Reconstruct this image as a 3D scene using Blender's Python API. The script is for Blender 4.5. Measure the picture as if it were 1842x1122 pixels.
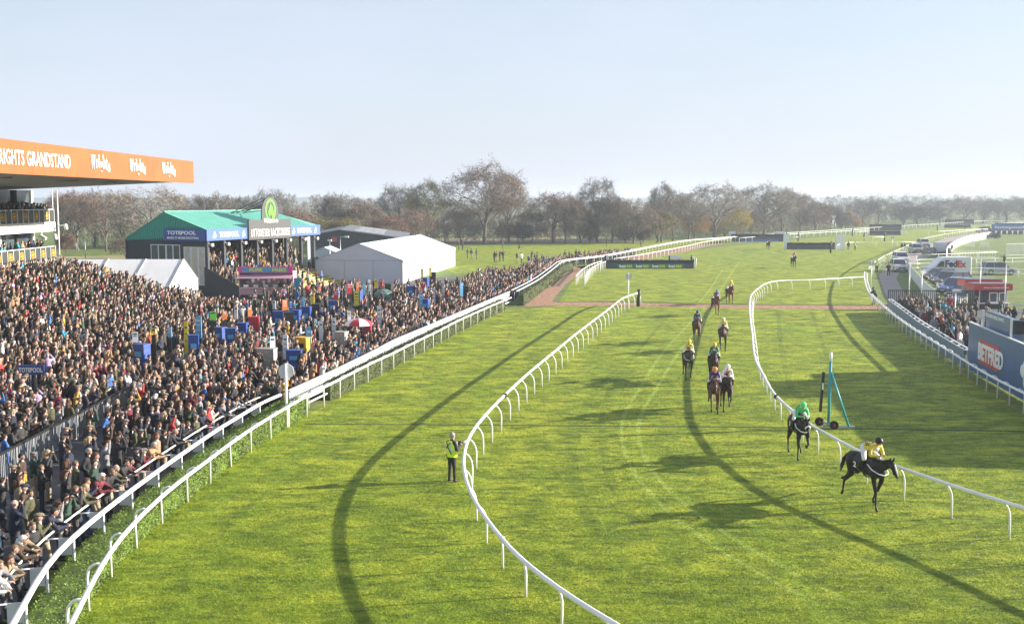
import bpy, bmesh, math, random
import numpy as np
from mathutils import Vector, Matrix, noise

for o in list(bpy.data.objects):
    bpy.data.objects.remove(o, do_unlink=True)
SC = bpy.context.scene
COL = SC.collection
R = random.Random(7)

# ---------------------------------------------------------------- camera
PXF, PCX, PCY, HOR, CAMZ = 2000.0, 921.0, 561.0, 359.5, 10.0
TH = math.atan((PCY - HOR) / PXF)
cam_d = bpy.data.cameras.new('camera')
cam = bpy.data.objects.new('camera', cam_d)
COL.objects.link(cam)
cam.location = (0, 0, CAMZ)
cam.rotation_euler = (math.pi / 2 - TH, 0, 0)
cam_d.sensor_width = 36.0
cam_d.lens = 36.0 * PXF / 1842.0
cam_d.clip_start = 0.5
cam_d.clip_end = 9000
SC.camera = cam

# ---------------------------------------------------------------- sky, sun, exposure
SUN_EL = math.radians(16.0)
SUN_AZ = math.radians(10.0)          # degrees forward of the +X axis
sdir = Vector((math.cos(SUN_AZ) * math.cos(SUN_EL), math.sin(SUN_AZ) * math.cos(SUN_EL), math.sin(SUN_EL)))
W = bpy.data.worlds.new('World')
SC.world = W
W.use_nodes = True
wn = W.node_tree.nodes
wl = W.node_tree.links
wn.clear()
sky = wn.new('ShaderNodeTexSky')
sky.sky_type = 'NISHITA'
sky.sun_disc = False
sky.sun_elevation = SUN_EL
sky.sun_rotation = math.pi / 2 - SUN_AZ
sky.altitude = 100
sky.air_density = 1.15
sky.dust_density = 1.2
sky.ozone_density = 2.5
bg = wn.new('ShaderNodeBackground')
bg.inputs['Strength'].default_value = 0.072
out = wn.new('ShaderNodeOutputWorld')
# thin high cloud veil, whiter towards the horizon and in soft wisps
tc = wn.new('ShaderNodeTexCoord')
sep = wn.new('ShaderNodeSeparateXYZ')
wl.new(tc.outputs['Generated'], sep.inputs[0])
mp = wn.new('ShaderNodeMapping')
mp.inputs['Scale'].default_value = (1.6, 1.6, 6.0)
wl.new(tc.outputs['Generated'], mp.inputs[0])
nz = wn.new('ShaderNodeTexNoise')
nz.inputs['Scale'].default_value = 1.7
nz.inputs['Detail'].default_value = 5
nz.inputs['Roughness'].default_value = 0.5
wl.new(mp.outputs[0], nz.inputs['Vector'])
cr = wn.new('ShaderNodeMapRange')
cr.inputs['From Min'].default_value = 0.42
cr.inputs['From Max'].default_value = 0.75
cr.inputs['To Min'].default_value = 0.40
cr.inputs['To Max'].default_value = 0.60
wl.new(nz.outputs['Fac'], cr.inputs['Value'])
el = wn.new('ShaderNodeMapRange')
el.inputs['From Min'].default_value = 0.0
el.inputs['From Max'].default_value = 0.30
el.inputs['To Min'].default_value = 0.45
el.inputs['To Max'].default_value = 0.0
wl.new(sep.outputs['Z'], el.inputs['Value'])
ad = wn.new('ShaderNodeMath'); ad.operation = 'ADD'; ad.use_clamp = True
wl.new(cr.outputs[0], ad.inputs[0]); wl.new(el.outputs[0], ad.inputs[1])
mix = wn.new('ShaderNodeMixRGB')
mix.inputs['Color2'].default_value = (4.2, 4.55, 5.4, 1)
wl.new(ad.outputs[0], mix.inputs['Fac'])
wl.new(sky.outputs[0], mix.inputs['Color1'])
wl.new(mix.outputs[0], bg.inputs['Color'])
wl.new(bg.outputs[0], out.inputs['Surface'])

sd = bpy.data.lights.new('sun', 'SUN')
sd.energy = 5.0
sd.angle = math.radians(0.55)
sd.color = (1.0, 0.91, 0.78)
sun = bpy.data.objects.new('sun', sd)
COL.objects.link(sun)
sun.rotation_euler = sdir.to_track_quat('Z', 'Y').to_euler()
sun.location = sdir * 60
vs = SC.view_settings
vs.view_transform = 'Standard'
try: vs.look = 'None'
except Exception: pass
vs.exposure = 1.42
vs.gamma = 1.0
vs.use_curve_mapping = False

# ---------------------------------------------------------------- helpers
def at(px, py, z=0.0):
    """point at height z seen at pixel (px, py) of the 1842x1122 photograph"""
    dx = (px - PCX) / PXF
    dv = -(py - PCY) / PXF
    dy = math.cos(TH) + dv * math.sin(TH)
    dz = -math.sin(TH) + dv * math.cos(TH)
    t = (z - CAMZ) / dz
    return Vector((dx * t, dy * t, z))

def atd(px, py, Y):
    """point at depth Y seen at pixel"""
    dx = (px - PCX) / PXF
    dv = -(py - PCY) / PXF
    dy = math.cos(TH) + dv * math.sin(TH)
    dz = -math.sin(TH) + dv * math.cos(TH)
    t = Y / dy
    return Vector((dx * t, Y, CAMZ + dz * t))

def proj(p):
    y = p[1] * math.cos(TH) - (p[2] - CAMZ) * math.sin(TH)
    v = p[1] * math.sin(TH) + (p[2] - CAMZ) * math.cos(TH)
    return PCX + PXF * p[0] / y, PCY - PXF * v / y

MATS = {}
def mat(name, col, rough=0.7, var=0.0, vscale=3.0, metal=0.0, bump=0.0, bscale=20.0, spec=None, trans=0.0, stretch=None):
    if name in MATS: return MATS[name]
    m = bpy.data.materials.new(name)
    m.use_nodes = True
    nt = m.node_tree; n = nt.nodes; l = nt.links
    b = n['Principled BSDF']
    b.inputs['Roughness'].default_value = rough
    b.inputs['Metallic'].default_value = metal
    if spec is not None: b.inputs['Specular IOR Level'].default_value = spec
    c = (col[0], col[1], col[2], 1)
    b.inputs['Base Color'].default_value = c
    m.diffuse_color = c
    if var > 0 or bump > 0:
        t = n.new('ShaderNodeTexCoord')
        v = t.outputs['Object']
        if stretch:
            mm = n.new('ShaderNodeMapping'); mm.inputs['Scale'].default_value = stretch
            l.new(v, mm.inputs[0]); v = mm.outputs[0]
    if var > 0:
        z = n.new('ShaderNodeTexNoise')
        z.inputs['Scale'].default_value = vscale
        z.inputs['Detail'].default_value = 4
        l.new(v, z.inputs['Vector'])
        r = n.new('ShaderNodeMapRange')
        r.inputs['From Min'].default_value = 0.3; r.inputs['From Max'].default_value = 0.7
        r.inputs['To Min'].default_value = 1 - var; r.inputs['To Max'].default_value = 1 + var
        l.new(z.outputs['Fac'], r.inputs['Value'])
        x = n.new('ShaderNodeVectorMath'); x.operation = 'SCALE'
        x.inputs[0].default_value = col
        l.new(r.outputs[0], x.inputs['Scale'])
        l.new(x.outputs[0], b.inputs['Base Color'])
    if bump > 0:
        z2 = n.new('ShaderNodeTexNoise')
        z2.inputs['Scale'].default_value = bscale
        z2.inputs['Detail'].default_value = 3
        l.new(v, z2.inputs['Vector'])
        bp = n.new('ShaderNodeBump')
        bp.inputs['Strength'].default_value = bump
        bp.inputs['Distance'].default_value = 0.05
        l.new(z2.outputs['Fac'], bp.inputs['Height'])
        l.new(bp.outputs[0], b.inputs['Normal'])
    if trans > 0:
        tr = n.new('ShaderNodeBsdfTranslucent'); tr.inputs[0].default_value = c
        ms = n.new('ShaderNodeMixShader'); ms.inputs[0].default_value = trans
        o = n['Material Output']
        l.new(b.outputs[0], ms.inputs[1]); l.new(tr.outputs[0], ms.inputs[2])
        l.new(ms.outputs[0], o.inputs['Surface'])
    MATS[name] = m
    return m

def tag(o, label=None, cat=None, group=None, kind=None):
    if label: o['label'] = label
    if cat: o['category'] = cat
    if group: o['group'] = group
    if kind: o['kind'] = kind
    return o

class MB:
    def __init__(s):
        s.v = []; s.f = []; s.m = []; s.sm = []
    def add(s, vs, fs, mi=0, smooth=False):
        b = len(s.v)
        s.v.extend([tuple(p) for p in vs])
        for f in fs:
            s.f.append(tuple(b + i for i in f)); s.m.append(mi); s.sm.append(smooth)
    def box(s, c, d, rz=0, mi=0, rot=None):
        hx, hy, hz = d[0] / 2, d[1] / 2, d[2] / 2
        vs = [Vector((x * hx, y * hy, z * hz)) for z in (-1, 1) for y in (-1, 1) for x in (-1, 1)]
        M = rot if rot is not None else Matrix.Rotation(rz, 3, 'Z')
        c = Vector(c)
        s.add([M @ p + c for p in vs], [(0, 2, 3, 1), (4, 5, 7, 6), (0, 1, 5, 4), (2, 6, 7, 3), (0, 4, 6, 2), (1, 3, 7, 5)], mi)
    def bar(s, a, b, w, h, mi=0, up=Vector((0, 0, 1))):
        """rectangular bar a->b, width w (sideways), height h (up)"""
        a = Vector(a); b = Vector(b)
        d = (b - a)
        if d.length < 1e-6: return
        d.normalize()
        sd_ = d.cross(up)
        if sd_.length < 1e-4: sd_ = Vector((1, 0, 0))
        sd_.normalize()
        u = sd_.cross(d).normalized()
        vs = []
        for p in (a, b):
            for (i, j) in ((-1, -1), (1, -1), (1, 1), (-1, 1)):
                vs.append(p + sd_ * (i * w / 2) + u * (j * h / 2))
        s.add(vs, [(0, 3, 2, 1), (4, 5, 6, 7), (0, 1, 5, 4), (1, 2, 6, 5), (2, 3, 7, 6), (3, 0, 4, 7)], mi)
    def tube(s, pts, r, n=6, mi=0, smooth=True, cap=True, flat=1.0):
        pts = [Vector(p) for p in pts]
        k = len(pts)
        rr = r if isinstance(r, (list, tuple)) else [r] * k
        vs = []
        prev = None
        for i, p in enumerate(pts):
            if i == 0: d = pts[1] - p
            elif i == k - 1: d = p - pts[i - 1]
            else: d = (pts[i + 1] - p).normalized() + (p - pts[i - 1]).normalized()
            if d.length < 1e-9: d = Vector((0, 0, 1))
            d.normalize()
            if prev is None:
                ref = Vector((0, 0, 1)) if abs(d.z) < 0.9 else Vector((1, 0, 0))
                u = d.cross(ref).normalized()
            else:
                u = prev - d * prev.dot(d)
                if u.length < 1e-5: u = d.cross(Vector((0, 0, 1)))
                u.normalize()
            prev = u
            w = d.cross(u)
            for j in range(n):
                a = 2 * math.pi * j / n
                vs.append(p + u * (math.cos(a) * rr[i] * flat) + w * (math.sin(a) * rr[i]))
        fs = []
        for i in range(k - 1):
            for j in range(n):
                j2 = (j + 1) % n
                fs.append((i * n + j, i * n + j2, (i + 1) * n + j2, (i + 1) * n + j))
        if cap:
            fs.append(tuple(range(n - 1, -1, -1)))
            fs.append(tuple((k - 1) * n + j for j in range(n)))
        s.add(vs, fs, mi, smooth)
    def disc(s, c, r, h, n=24, axis='Y', mi=0):
        c = Vector(c)
        ax = {'X': (Vector((0, 1, 0)), Vector((0, 0, 1)), Vector((1, 0, 0))), 'Y': (Vector((1, 0, 0)), Vector((0, 0, 1)), Vector((0, 1, 0))), 'Z': (Vector((1, 0, 0)), Vector((0, 1, 0)), Vector((0, 0, 1)))}[axis]
        vs = []
        for k in (-1, 1):
            for j in range(n):
                a = 2 * math.pi * j / n
                vs.append(c + ax[0] * math.cos(a) * r + ax[1] * math.sin(a) * r + ax[2] * k * h / 2)
        fs = [tuple(range(n)), tuple(range(2 * n - 1, n - 1, -1))]
        fs += [(j, (j + 1) % n, n + (j + 1) % n, n + j) for j in range(n)]
        s.add(vs, fs, mi)
    def prism(s, poly, axis_vec, mi=0):
        """poly: list of 3D points (planar), extruded by axis_vec"""
        n = len(poly)
        a = [Vector(p) for p in poly]; b = [p + Vector(axis_vec) for p in a]
        fs = [tuple(range(n - 1, -1, -1)), tuple(range(n, 2 * n))]
        fs += [(j, (j + 1) % n, n + (j + 1) % n, n + j) for j in range(n)]
        s.add(a + b, fs, mi)
    def ball(s, c, r, n=10, k=7, mi=0, rot=None):
        """ellipsoid, r = (rx, ry, rz)"""
        c = Vector(c)
        vs = [c + Vector((0, 0, -r[2]))]
        for i in range(1, k):
            a = -math.pi / 2 + math.pi * i / k
            for j in range(n):
                t = 2 * math.pi * j / n
                vs.append(c + Vector((math.cos(a) * math.cos(t) * r[0], math.cos(a) * math.sin(t) * r[1], math.sin(a) * r[2])))
        vs.append(c + Vector((0, 0, r[2])))
        if rot is not None: vs = [rot @ (p - c) + c for p in vs]
        fs = []
        for j in range(n):
            fs.append((0, 1 + (j + 1) % n, 1 + j))
        for i in range(k - 2):
            for j in range(n):
                fs.append((1 + i * n + j, 1 + i * n + (j + 1) % n, 1 + (i + 1) * n + (j + 1) % n, 1 + (i + 1) * n + j))
        b = 1 + (k - 2) * n
        for j in range(n):
            fs.append((b + j, b + (j + 1) % n, len(vs) - 1))
        s.add(vs, fs, mi, True)
    def mesh(s, name, mats):
        me = bpy.data.meshes.new(name)
        me.from_pydata(s.v, [], s.f)
        for m in (mats if isinstance(mats, (list, tuple)) else [mats]):
            me.materials.append(m)
        me.polygons.foreach_set('material_index', s.m)
        me.polygons.foreach_set('use_smooth', s.sm)
        me.update()
        return me
    def build(s, name, mats, parent=None, loc=None, rz=0):
        me = s.mesh(name, mats)
        return link(name, me, parent, loc, rz)

def link(name, me, parent=None, loc=None, rz=0):
    o = bpy.data.objects.new(name, me)
    COL.objects.link(o)
    if parent is not None: o.parent = parent
    if loc is not None: o.location = loc
    if rz: o.rotation_euler = (0, 0, rz)
    return o

def thing(name, loc, label, cat, group=None, rz=0):
    o = bpy.data.objects.new(name, None)
    o.empty_display_size = 0.3
    COL.objects.link(o)
    o.location = loc
    o.rotation_euler = (0, 0, rz)
    return tag(o, label, cat, group)

def wchild(name, mb, mats, root, label=None):
    """mesh written in world coordinates under an unrotated root"""
    o = mb.build(name, mats, root, loc=-Vector(root.location))
    if label: o['label'] = label
    return o

def copy_tree(o, parent=None):
    c = o.copy(); COL.objects.link(c)
    if parent is not None: c.parent = parent
    for ch in list(o.children): copy_tree(ch, c)
    return c

def text_mesh(name, s, size, depth, m, parent, loc, rot, width=None, height=None, shear=0.0, bold=0.0, align='LEFT', space=1.0):
    """text as a real mesh part; size = letter height"""
    cu = bpy.data.curves.new('tmp_text', 'FONT')
    cu.body = s; cu.size = 1.0; cu.extrude = depth / 2; cu.offset = bold; cu.shear = shear
    cu.resolution_u = 3
    cu.space_character = space
    o = bpy.data.objects.new('tmp_text', cu); COL.objects.link(o)
    dg = bpy.context.evaluated_depsgraph_get()
    me = bpy.data.meshes.new_from_object(o.evaluated_get(dg))
    bpy.data.objects.remove(o, do_unlink=True)
    xs = [v.co.x for v in me.vertices]; ys = [v.co.y for v in me.vertices]
    if not xs: return None
    x0, x1, y0, y1 = min(xs), max(xs), min(ys), max(ys)
    sx = (width / (x1 - x0)) if width else size
    sy = (height / (y1 - y0)) if height else size
    ox = -x0 if align == 'LEFT' else -(x0 + x1) / 2
    for v in me.vertices:
        v.co.x = (v.co.x + ox) * sx
        v.co.y = (v.co.y - y0) * sy
    me.materials.clear(); me.materials.append(m)
    ob = bpy.data.objects.new(name, me); COL.objects.link(ob)
    ob.parent = parent; ob.location = loc; ob.rotation_euler = rot
    return ob

def poly_sheet(name, pts, z, m, kind='structure'):
    me = bpy.data.meshes.new(name)
    bm = bmesh.new()
    vs = [bm.verts.new((p[0], p[1], z)) for p in pts]
    f = bm.faces.new(vs)
    if f.normal.z < 0: f.normal_flip()
    bmesh.ops.triangulate(bm, faces=[f])
    for f in bm.faces:
        f.normal_update()
        if f.normal.z < 0: f.normal_flip()
    bm.to_mesh(me); bm.free()
    me.materials.append(m)
    o = link(name, me)
    o['kind'] = kind
    return o

def resample(pts, step):
    """resample polyline (smoothed by Catmull-Rom) at equal arc steps"""
    P = [Vector(p) for p in pts]
    dense = []
    for i in range(len(P) - 1):
        p0 = P[max(i - 1, 0)]; p1 = P[i]; p2 = P[i + 1]; p3 = P[min(i + 2, len(P) - 1)]
        for k in range(12):
            t = k / 12
            dense.append(0.5 * ((2 * p1) + (p2 - p0) * t + (2 * p0 - 5 * p1 + 4 * p2 - p3) * t * t + (3 * p1 - p0 - 3 * p2 + p3) * t ** 3))
    dense.append(P[-1])
    outp = [dense[0].copy()]
    acc = 0
    for a, b in zip(dense[:-1], dense[1:]):
        L = (b - a).length
        while acc + L >= step:
            t = (step - acc) / L
            a = a + (b - a) * t
            outp.append(a.copy())
            L = (b - a).length; acc = 0
        acc += L
    return outp
def smooth_pts(pts, it=3):
    P = [Vector(p) for p in pts]
    for _ in range(it):
        Q = [P[0]]
        for i in range(1, len(P) - 1): Q.append((P[i - 1] + P[i] * 2 + P[i + 1]) / 4)
        Q.append(P[-1]); P = Q
    return P
def normals2d(P):
    N = []
    for i in range(len(P)):
        a = P[max(i - 1, 0)]; b = P[min(i + 1, len(P) - 1)]
        d = (b - a); d.z = 0; d.normalize()
        N.append(Vector((d.y, -d.x, 0)))      # right-hand side when walking along P
    return N
# ---------------------------------------------------------------- ground
def grass_material(name, base, dark, yellow, stripes=True, fine=1.0):
    m = bpy.data.materials.new(name); m.use_nodes = True
    nt = m.node_tree; n = nt.nodes; l = nt.links
    b = n['Principled BSDF']
    b.inputs['Roughness'].default_value = 0.75
    b.inputs['Specular IOR Level'].default_value = 0.25
    b.inputs['Sheen Weight'].default_value = 0.0
    t = n.new('ShaderNodeTexCoord'); v = t.outputs['Object']
    def noise_(scale, detail=3, rough=0.55, st=None, dist=0.0):
        vv = v
        if st:
            mm = n.new('ShaderNodeMapping'); mm.inputs['Scale'].default_value = st
            l.new(v, mm.inputs[0]); vv = mm.outputs[0]
        z = n.new('ShaderNodeTexNoise'); z.inputs['Scale'].default_value = scale
        z.inputs['Detail'].default_value = detail; z.inputs['Roughness'].default_value = rough
        z.inputs['Distortion'].default_value = dist
        l.new(vv, z.inputs['Vector']); return z.outputs['Fac']
    def rng(x, a, b_, c=0.0, d=1.0):
        r = n.new('ShaderNodeMapRange'); r.inputs['From Min'].default_value = a; r.inputs['From Max'].default_value = b_
        r.inputs['To Min'].default_value = c; r.inputs['To Max'].default_value = d
        l.new(x, r.inputs['Value']); return r.outputs[0]
    def mixc(f, c1, c2):
        x = n.new('ShaderNodeMixRGB')
        l.new(f, x.inputs['Fac'])
        for s_, c in ((x.inputs['Color1'], c1), (x.inputs['Color2'], c2)):
            if isinstance(c, tuple): s_.default_value = (*c, 1)
            else: l.new(c, s_)
        return x.outputs[0]
    c = mixc(rng(noise_(0.035, 3), 0.35, 0.65), base, yellow)
    # tufts: small dark gaps and pale tips, a little stretched sideways
    c = mixc(rng(noise_(2.2 * fine, 5, 0.7, (0.75, 1.0, 1.0), 0.3), 0.30, 0.52, 0.75, 0.0), c, dark)
    c = mixc(rng(noise_(5.5 * fine, 3, 0.7), 0.55, 0.75, 0.0, 0.7), c, (yellow[0] * 1.5, yellow[1] * 1.35, yellow[2] * 1.2))
    c = mixc(rng(noise_(0.35, 4, 0.6), 0.40, 0.72, 0.0, 0.45), c, (dark[0] * 1.2, dark[1] * 1.35, dark[2]))
    c = mixc(rng(noise_(2.6, 5, 0.72, (0.42, 1.0, 1.0), 0.5), 0.39, 0.56, 0.92, 0.0), c, (dark[0], dark[1], dark[2]))
    c = mixc(rng(noise_(0.9, 4, 0.6, (0.5, 1.0, 1.0), 0.3), 0.48, 0.64, 0.0, 0.75), c, (yellow[0] * 1.25, yellow[1] * 1.2, yellow[2] * 1.3))
    if stripes:
        # worn lines and wheel tracks running down the course
        c = mixc(rng(noise_(1.0, 3, 0.5, (1.1, 0.018, 1.0), 0.6), 0.52, 0.66, 0.0, 0.28), c, (base[0] * 0.8, base[1] * 1.05, base[2] * 1.5))
    l.new(c, b.inputs['Base Color'])
    h1 = noise_(3.2 * fine, 5, 0.75, (0.8, 1.0, 1.0))
    h2 = noise_(0.7, 3, 0.5)
    am = n.new('ShaderNodeMath'); am.operation = 'MULTIPLY_ADD'
    l.new(h2, am.inputs[0]); am.inputs[1].default_value = 0.8; l.new(h1, am.inputs[2])
    bp = n.new('ShaderNodeBump'); bp.inputs['Strength'].default_value = 1.0; bp.inputs['Distance'].default_value = 0.10
    l.new(am.outputs[0], bp.inputs['Height']); l.new(bp.outputs[0], b.inputs['Normal'])
    return m
G_BASE = (0.250, 0.325, 0.018); G_DARK = (0.055, 0.092, 0.006); G_YEL = (0.345, 0.380, 0.022)
m_grass = grass_material('course_grass', G_BASE, G_DARK, G_YEL)
m_field = grass_material('field_grass', (0.11, 0.20, 0.028), (0.07, 0.12, 0.02), (0.20, 0.22, 0.055), stripes=False, fine=0.3)
m_hedge_grass = mat('bank_grass', (0.13, 0.17, 0.02), 0.9, var=0.5, vscale=2.5, bump=0.9, bscale=6)
m_tarmac = mat('enclosure_tarmac', (0.085, 0.085, 0.088), 0.85, var=0.35, vscale=0.6, bump=0.3, bscale=30)
m_road = mat('road_tarmac', (0.30, 0.25, 0.235), 0.9, var=0.14, vscale=0.5, bump=0.2, bscale=20)
m_chip = mat('wood_chippings', (0.34, 0.18, 0.11), 0.95, var=0.6, vscale=3.0, bump=1.0, bscale=7)
m_mud = mat('dark_wheel_track', (0.10, 0.075, 0.055), 0.95, var=0.4, vscale=1.5, bump=0.6, bscale=6)

g = MB(); g.add([(-4000, -60, 0), (4000, -60, 0), (4000, 5000, 0), (-4000, 5000, 0)], [(0, 1, 2, 3)])
o = g.build('ground', m_field); o['kind'] = 'structure'

def P2(*pp): return [at(x, y) for x, y in pp]
# pixel polylines of the rails, measured along the top of each rail
RZ = 1.15
PX_R1 = [(-60, 1250), (25, 1122), (66, 1042), (109, 985.5), (166, 935.7), (212, 899), (275, 853), (331.7, 813), (400, 766.6), (440, 743.5), (472, 722.7), (513.8, 706.6)]
PX_R1B = [(520, 703), (574.8, 678.6), (605, 665), (642, 646.5), (680, 628), (709, 612), (761, 590.4), (797, 575), (855, 550.5), (888, 536.6), (917, 524.4)]
PX_R2 = [(60, 1250), (128, 1122), (186, 1009), (232, 949), (279, 902.6), (318, 869), (365, 834.6), (400, 808), (440, 779), (483, 751.6), (517, 732), (549, 713), (578, 698.6), (607, 684), (632.5, 671), (680, 647), (697.5, 640), (733, 622), (766, 606), (795, 592), (821, 578), (855, 562.7), (886, 549), (914, 537.5), (922, 534)]
PX_R3 = [(1147.7, 526.7), (1131, 532), (1119, 537), (1107, 546), (1085.6, 562.8), (1064, 579), (1037, 599.6), (1010.7, 621), (1000, 630), (967, 657), (938, 682), (905, 713), (878.6, 740), (853, 770.6), (837.8, 801), (833.7, 832), (837.8, 862.5), (853, 900), (868.4, 923.7), (892, 956), (926, 995), (970.5, 1032.6), (1031.8, 1076.8), (1103, 1120), (1190, 1170), (1300, 1230)]
PX_R4 = [(1554.5, 497.9), (1516, 500), (1467, 503), (1431, 504), (1393.5, 505.7), (1373.5, 512), (1356.8, 524.6), (1350, 534.6), (1348.5, 554.7), (1350, 577), (1353.4, 603.7), (1355.5, 630), (1361, 652.7), (1372.4, 672.8), (1382.4, 693), (1397, 713.6), (1431, 743.5), (1458, 764.6), (1491.4, 782.5), (1525, 801.4), (1558, 817), (1600.6, 835), (1643, 849), (1680, 861.6), (1720, 876), (1816, 905), (1842, 913), (1920, 940), (2060, 990), (2260, 1062), (2500, 1150)]
PX_R5 = [(1555, 489), (1554.9, 501), (1559.8, 519.9), (1567, 531), (1584, 547), (1602.6, 562.7), (1622.6, 578), (1644, 592.6), (1665, 605.5), (1685, 618), (1709.7, 633), (1742, 653), (1777, 674), (1811.6, 692), (1842, 707), (1900, 735), (1990, 778)]
PX_R5B = [(1562, 484), (1569.6, 474.6), (1592, 460), (1621, 447), (1656, 431), (1688, 423), (1720, 418.5), (1768.5, 412), (1842, 402.5), (1900, 397)]
PX_R6 = [(929, 524), (945, 516), (971.7, 501), (997.7, 481.4), (1012, 470.8), (1040, 466), (1087, 461), (1140, 451), (1200, 439), (1245, 432), (1290, 429), (1330, 425.5)]
def rail_line(px, step, z=RZ, it=2):
    return smooth_pts(resample([at(x, y, z) for x, y in px], step), it)

g3 = lambda P: [Vector((p.x, p.y, 0)) for p in P]
L_R1 = rail_line(PX_R1, 1.2); L_R1B = rail_line(PX_R1B, 1.2, 1.25); L_R2 = rail_line(PX_R2, 1.2); L_R6 = rail_line(PX_R6, 2.0)
L_R5 = rail_line(PX_R5, 1.5)
L_R5B = rail_line(PX_R5B, 3.0)

# the turf of the course: from the left running rail to the right-hand rails
left_edge = g3(L_R2) + [at(x, y) for x, y in ((1000, 552), (1050, 493), (1095, 483), (1200, 463), (1330, 440), (1560, 424), (1700, 411), (1842, 405))]
right_edge = [Vector((p.x + 0.8, p.y, 0)) for p in reversed(L_R5)] 
right_far = [Vector((p.x, p.y, 0)) for p in L_R5B]
course = [Vector((p.x - 0.45, p.y, 0)) for p in g3(L_R2)] + [at(x, y) for x, y in ((1000, 552), (1035, 497), (1060, 484), (1095, 478), (1200, 455), (1290, 445), (1420, 432), (1560, 420), (1700, 408), (1842, 400.5), (2400, 398))]
course += [at(2400, 430), at(1842, 411)] + list(reversed([Vector((p.x + 0.3, p.y, 0)) for p in L_R5B])) + [Vector((p.x + 0.6, p.y, 0)) for p in L_R5] + [Vector((60, 15, 0)), Vector((-9, 15, 0))]
poly_sheet('course_turf', course, 0.004, m_grass)

# enclosure tarmac on the left behind the crowd rail
encl = [Vector((-70, 15, 0)), Vector((-11.5, 15, 0))] + [Vector((p.x - 1.0, p.y, 0)) for p in L_R1] + [Vector((p.x - 0.3, p.y, 0)) for p in L_R1B] + [at(975, 512), at(1000, 492), at(880, 497), at(700, 500), at(560, 505), Vector((-70, 138, 0))]
poly_sheet('enclosure_paving', encl, 0.004, m_tarmac)
# grass strip between the crowd rail and the running rail
bank = [Vector((-14.5, 15, 0))] + [Vector((p.x - 1.9, p.y, 0)) for p in L_R1[:-1]] + [Vector((p.x - 0.5, p.y, 0)) for p in reversed(L_R2[:len(L_R1) + 6])] + [Vector((-9, 15, 0))]
bank = [Vector((-12.6, 15, 0))] + [Vector((p.x - 1.0, p.y, 0)) for p in L_R1] + [Vector((p.x - 0.46, p.y, 0)) for p in reversed([q for q in L_R2 if q.y < L_R1[-1].y])] + [Vector((-9, 15, 0))]
poly_sheet('rail_side_bank', bank, 0.012, m_hedge_grass)
# lawn between the chip path and the field (left of the far rail)
lawn = [at(820, 492), at(1000, 490)] + [Vector((p.x - 0.2, p.y, 0)) for p in L_R6] + [at(1300, 427), at(1100, 434), at(950, 439), at(800, 443), at(770, 470)]
poly_sheet('lawn', lawn, 0.008, m_grass)
# wood chip path beside the rail and the crossing over the course
chip = P2((925, 548), (931, 546), (962, 521), (990, 500), (1003, 490), (1015, 482), (1033, 480), (1048, 483), (1040, 494), (1018, 512), (1002, 530), (993, 542), (1110, 544), (1330, 549), (1480, 549), (1600, 551), (1640, 555), (1600, 558), (1480, 556), (1330, 555), (1110, 550), (1000, 550), (935, 551))
poly_sheet('wood_chip_path', chip, 0.012, m_chip)
poly_sheet('wood_chip_track', P2((1075, 480), (1130, 471), (1180, 462), (1230, 453), (1272, 443), (1316, 435), (1300, 433), (1240, 442.5), (1180, 452.5), (1120, 464), (1060, 477)), 0.008, m_chip)
for (a, b, c_, d) in (((990, 512), (996, 512), (1021, 487), (1017, 487)), ((998, 515), (1006, 515), (1033, 486), (1028, 485))):
    poly_sheet('wheel_rut', P2(a, b, c_, d), 0.016, m_mud)
# service road on the right
road = P2((1607, 556), (1590, 525), (1581, 495), (1600, 478), (1622, 458), (1645, 446), (1670, 440), (1700, 428), (1740, 421), (1790, 416), (1842, 413), (1842, 417), (1790, 421), (1745, 427), (1720, 434), (1700, 442), (1680, 458), (1650, 470), (1618, 490), (1612, 500), (1622, 520), (1640, 545), (1650, 556))
poly_sheet('service_road', road, 0.012, m_road)
poly_sheet('viewing_paving', P2((1607, 556), (1650, 552), (1760, 556), (1842, 556), (2000, 556), (2300, 700), (1990, 760), (1900, 718), (1842, 684), (1700, 610)), 0.016, m_tarmac)
# pale wheel tracks and bands of rolled turf, lying along the course
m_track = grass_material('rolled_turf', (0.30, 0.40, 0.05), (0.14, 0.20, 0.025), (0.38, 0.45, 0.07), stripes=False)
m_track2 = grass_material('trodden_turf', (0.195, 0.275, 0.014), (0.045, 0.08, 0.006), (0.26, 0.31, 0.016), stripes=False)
BZ = [0.0044]
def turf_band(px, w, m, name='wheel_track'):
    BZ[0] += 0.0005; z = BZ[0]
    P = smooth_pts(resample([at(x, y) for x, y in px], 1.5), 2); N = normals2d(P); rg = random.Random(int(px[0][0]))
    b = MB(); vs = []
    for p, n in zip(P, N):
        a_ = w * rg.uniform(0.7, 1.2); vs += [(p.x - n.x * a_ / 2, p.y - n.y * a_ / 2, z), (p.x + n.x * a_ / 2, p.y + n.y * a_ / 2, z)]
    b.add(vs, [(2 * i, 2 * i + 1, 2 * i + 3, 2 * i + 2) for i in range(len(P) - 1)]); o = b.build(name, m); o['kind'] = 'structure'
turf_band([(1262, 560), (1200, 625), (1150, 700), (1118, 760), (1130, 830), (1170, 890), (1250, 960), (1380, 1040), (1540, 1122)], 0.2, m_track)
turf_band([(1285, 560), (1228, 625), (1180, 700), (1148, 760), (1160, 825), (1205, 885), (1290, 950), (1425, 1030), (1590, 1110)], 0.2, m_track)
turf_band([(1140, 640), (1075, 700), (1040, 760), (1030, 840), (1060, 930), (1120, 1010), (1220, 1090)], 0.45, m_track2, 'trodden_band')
turf_band([(1210, 560), (1140, 640), (1090, 720), (1085, 800), (1105, 880), (1160, 960), (1260, 1040), (1360, 1110)], 0.3, m_track2, 'trodden_band')
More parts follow.
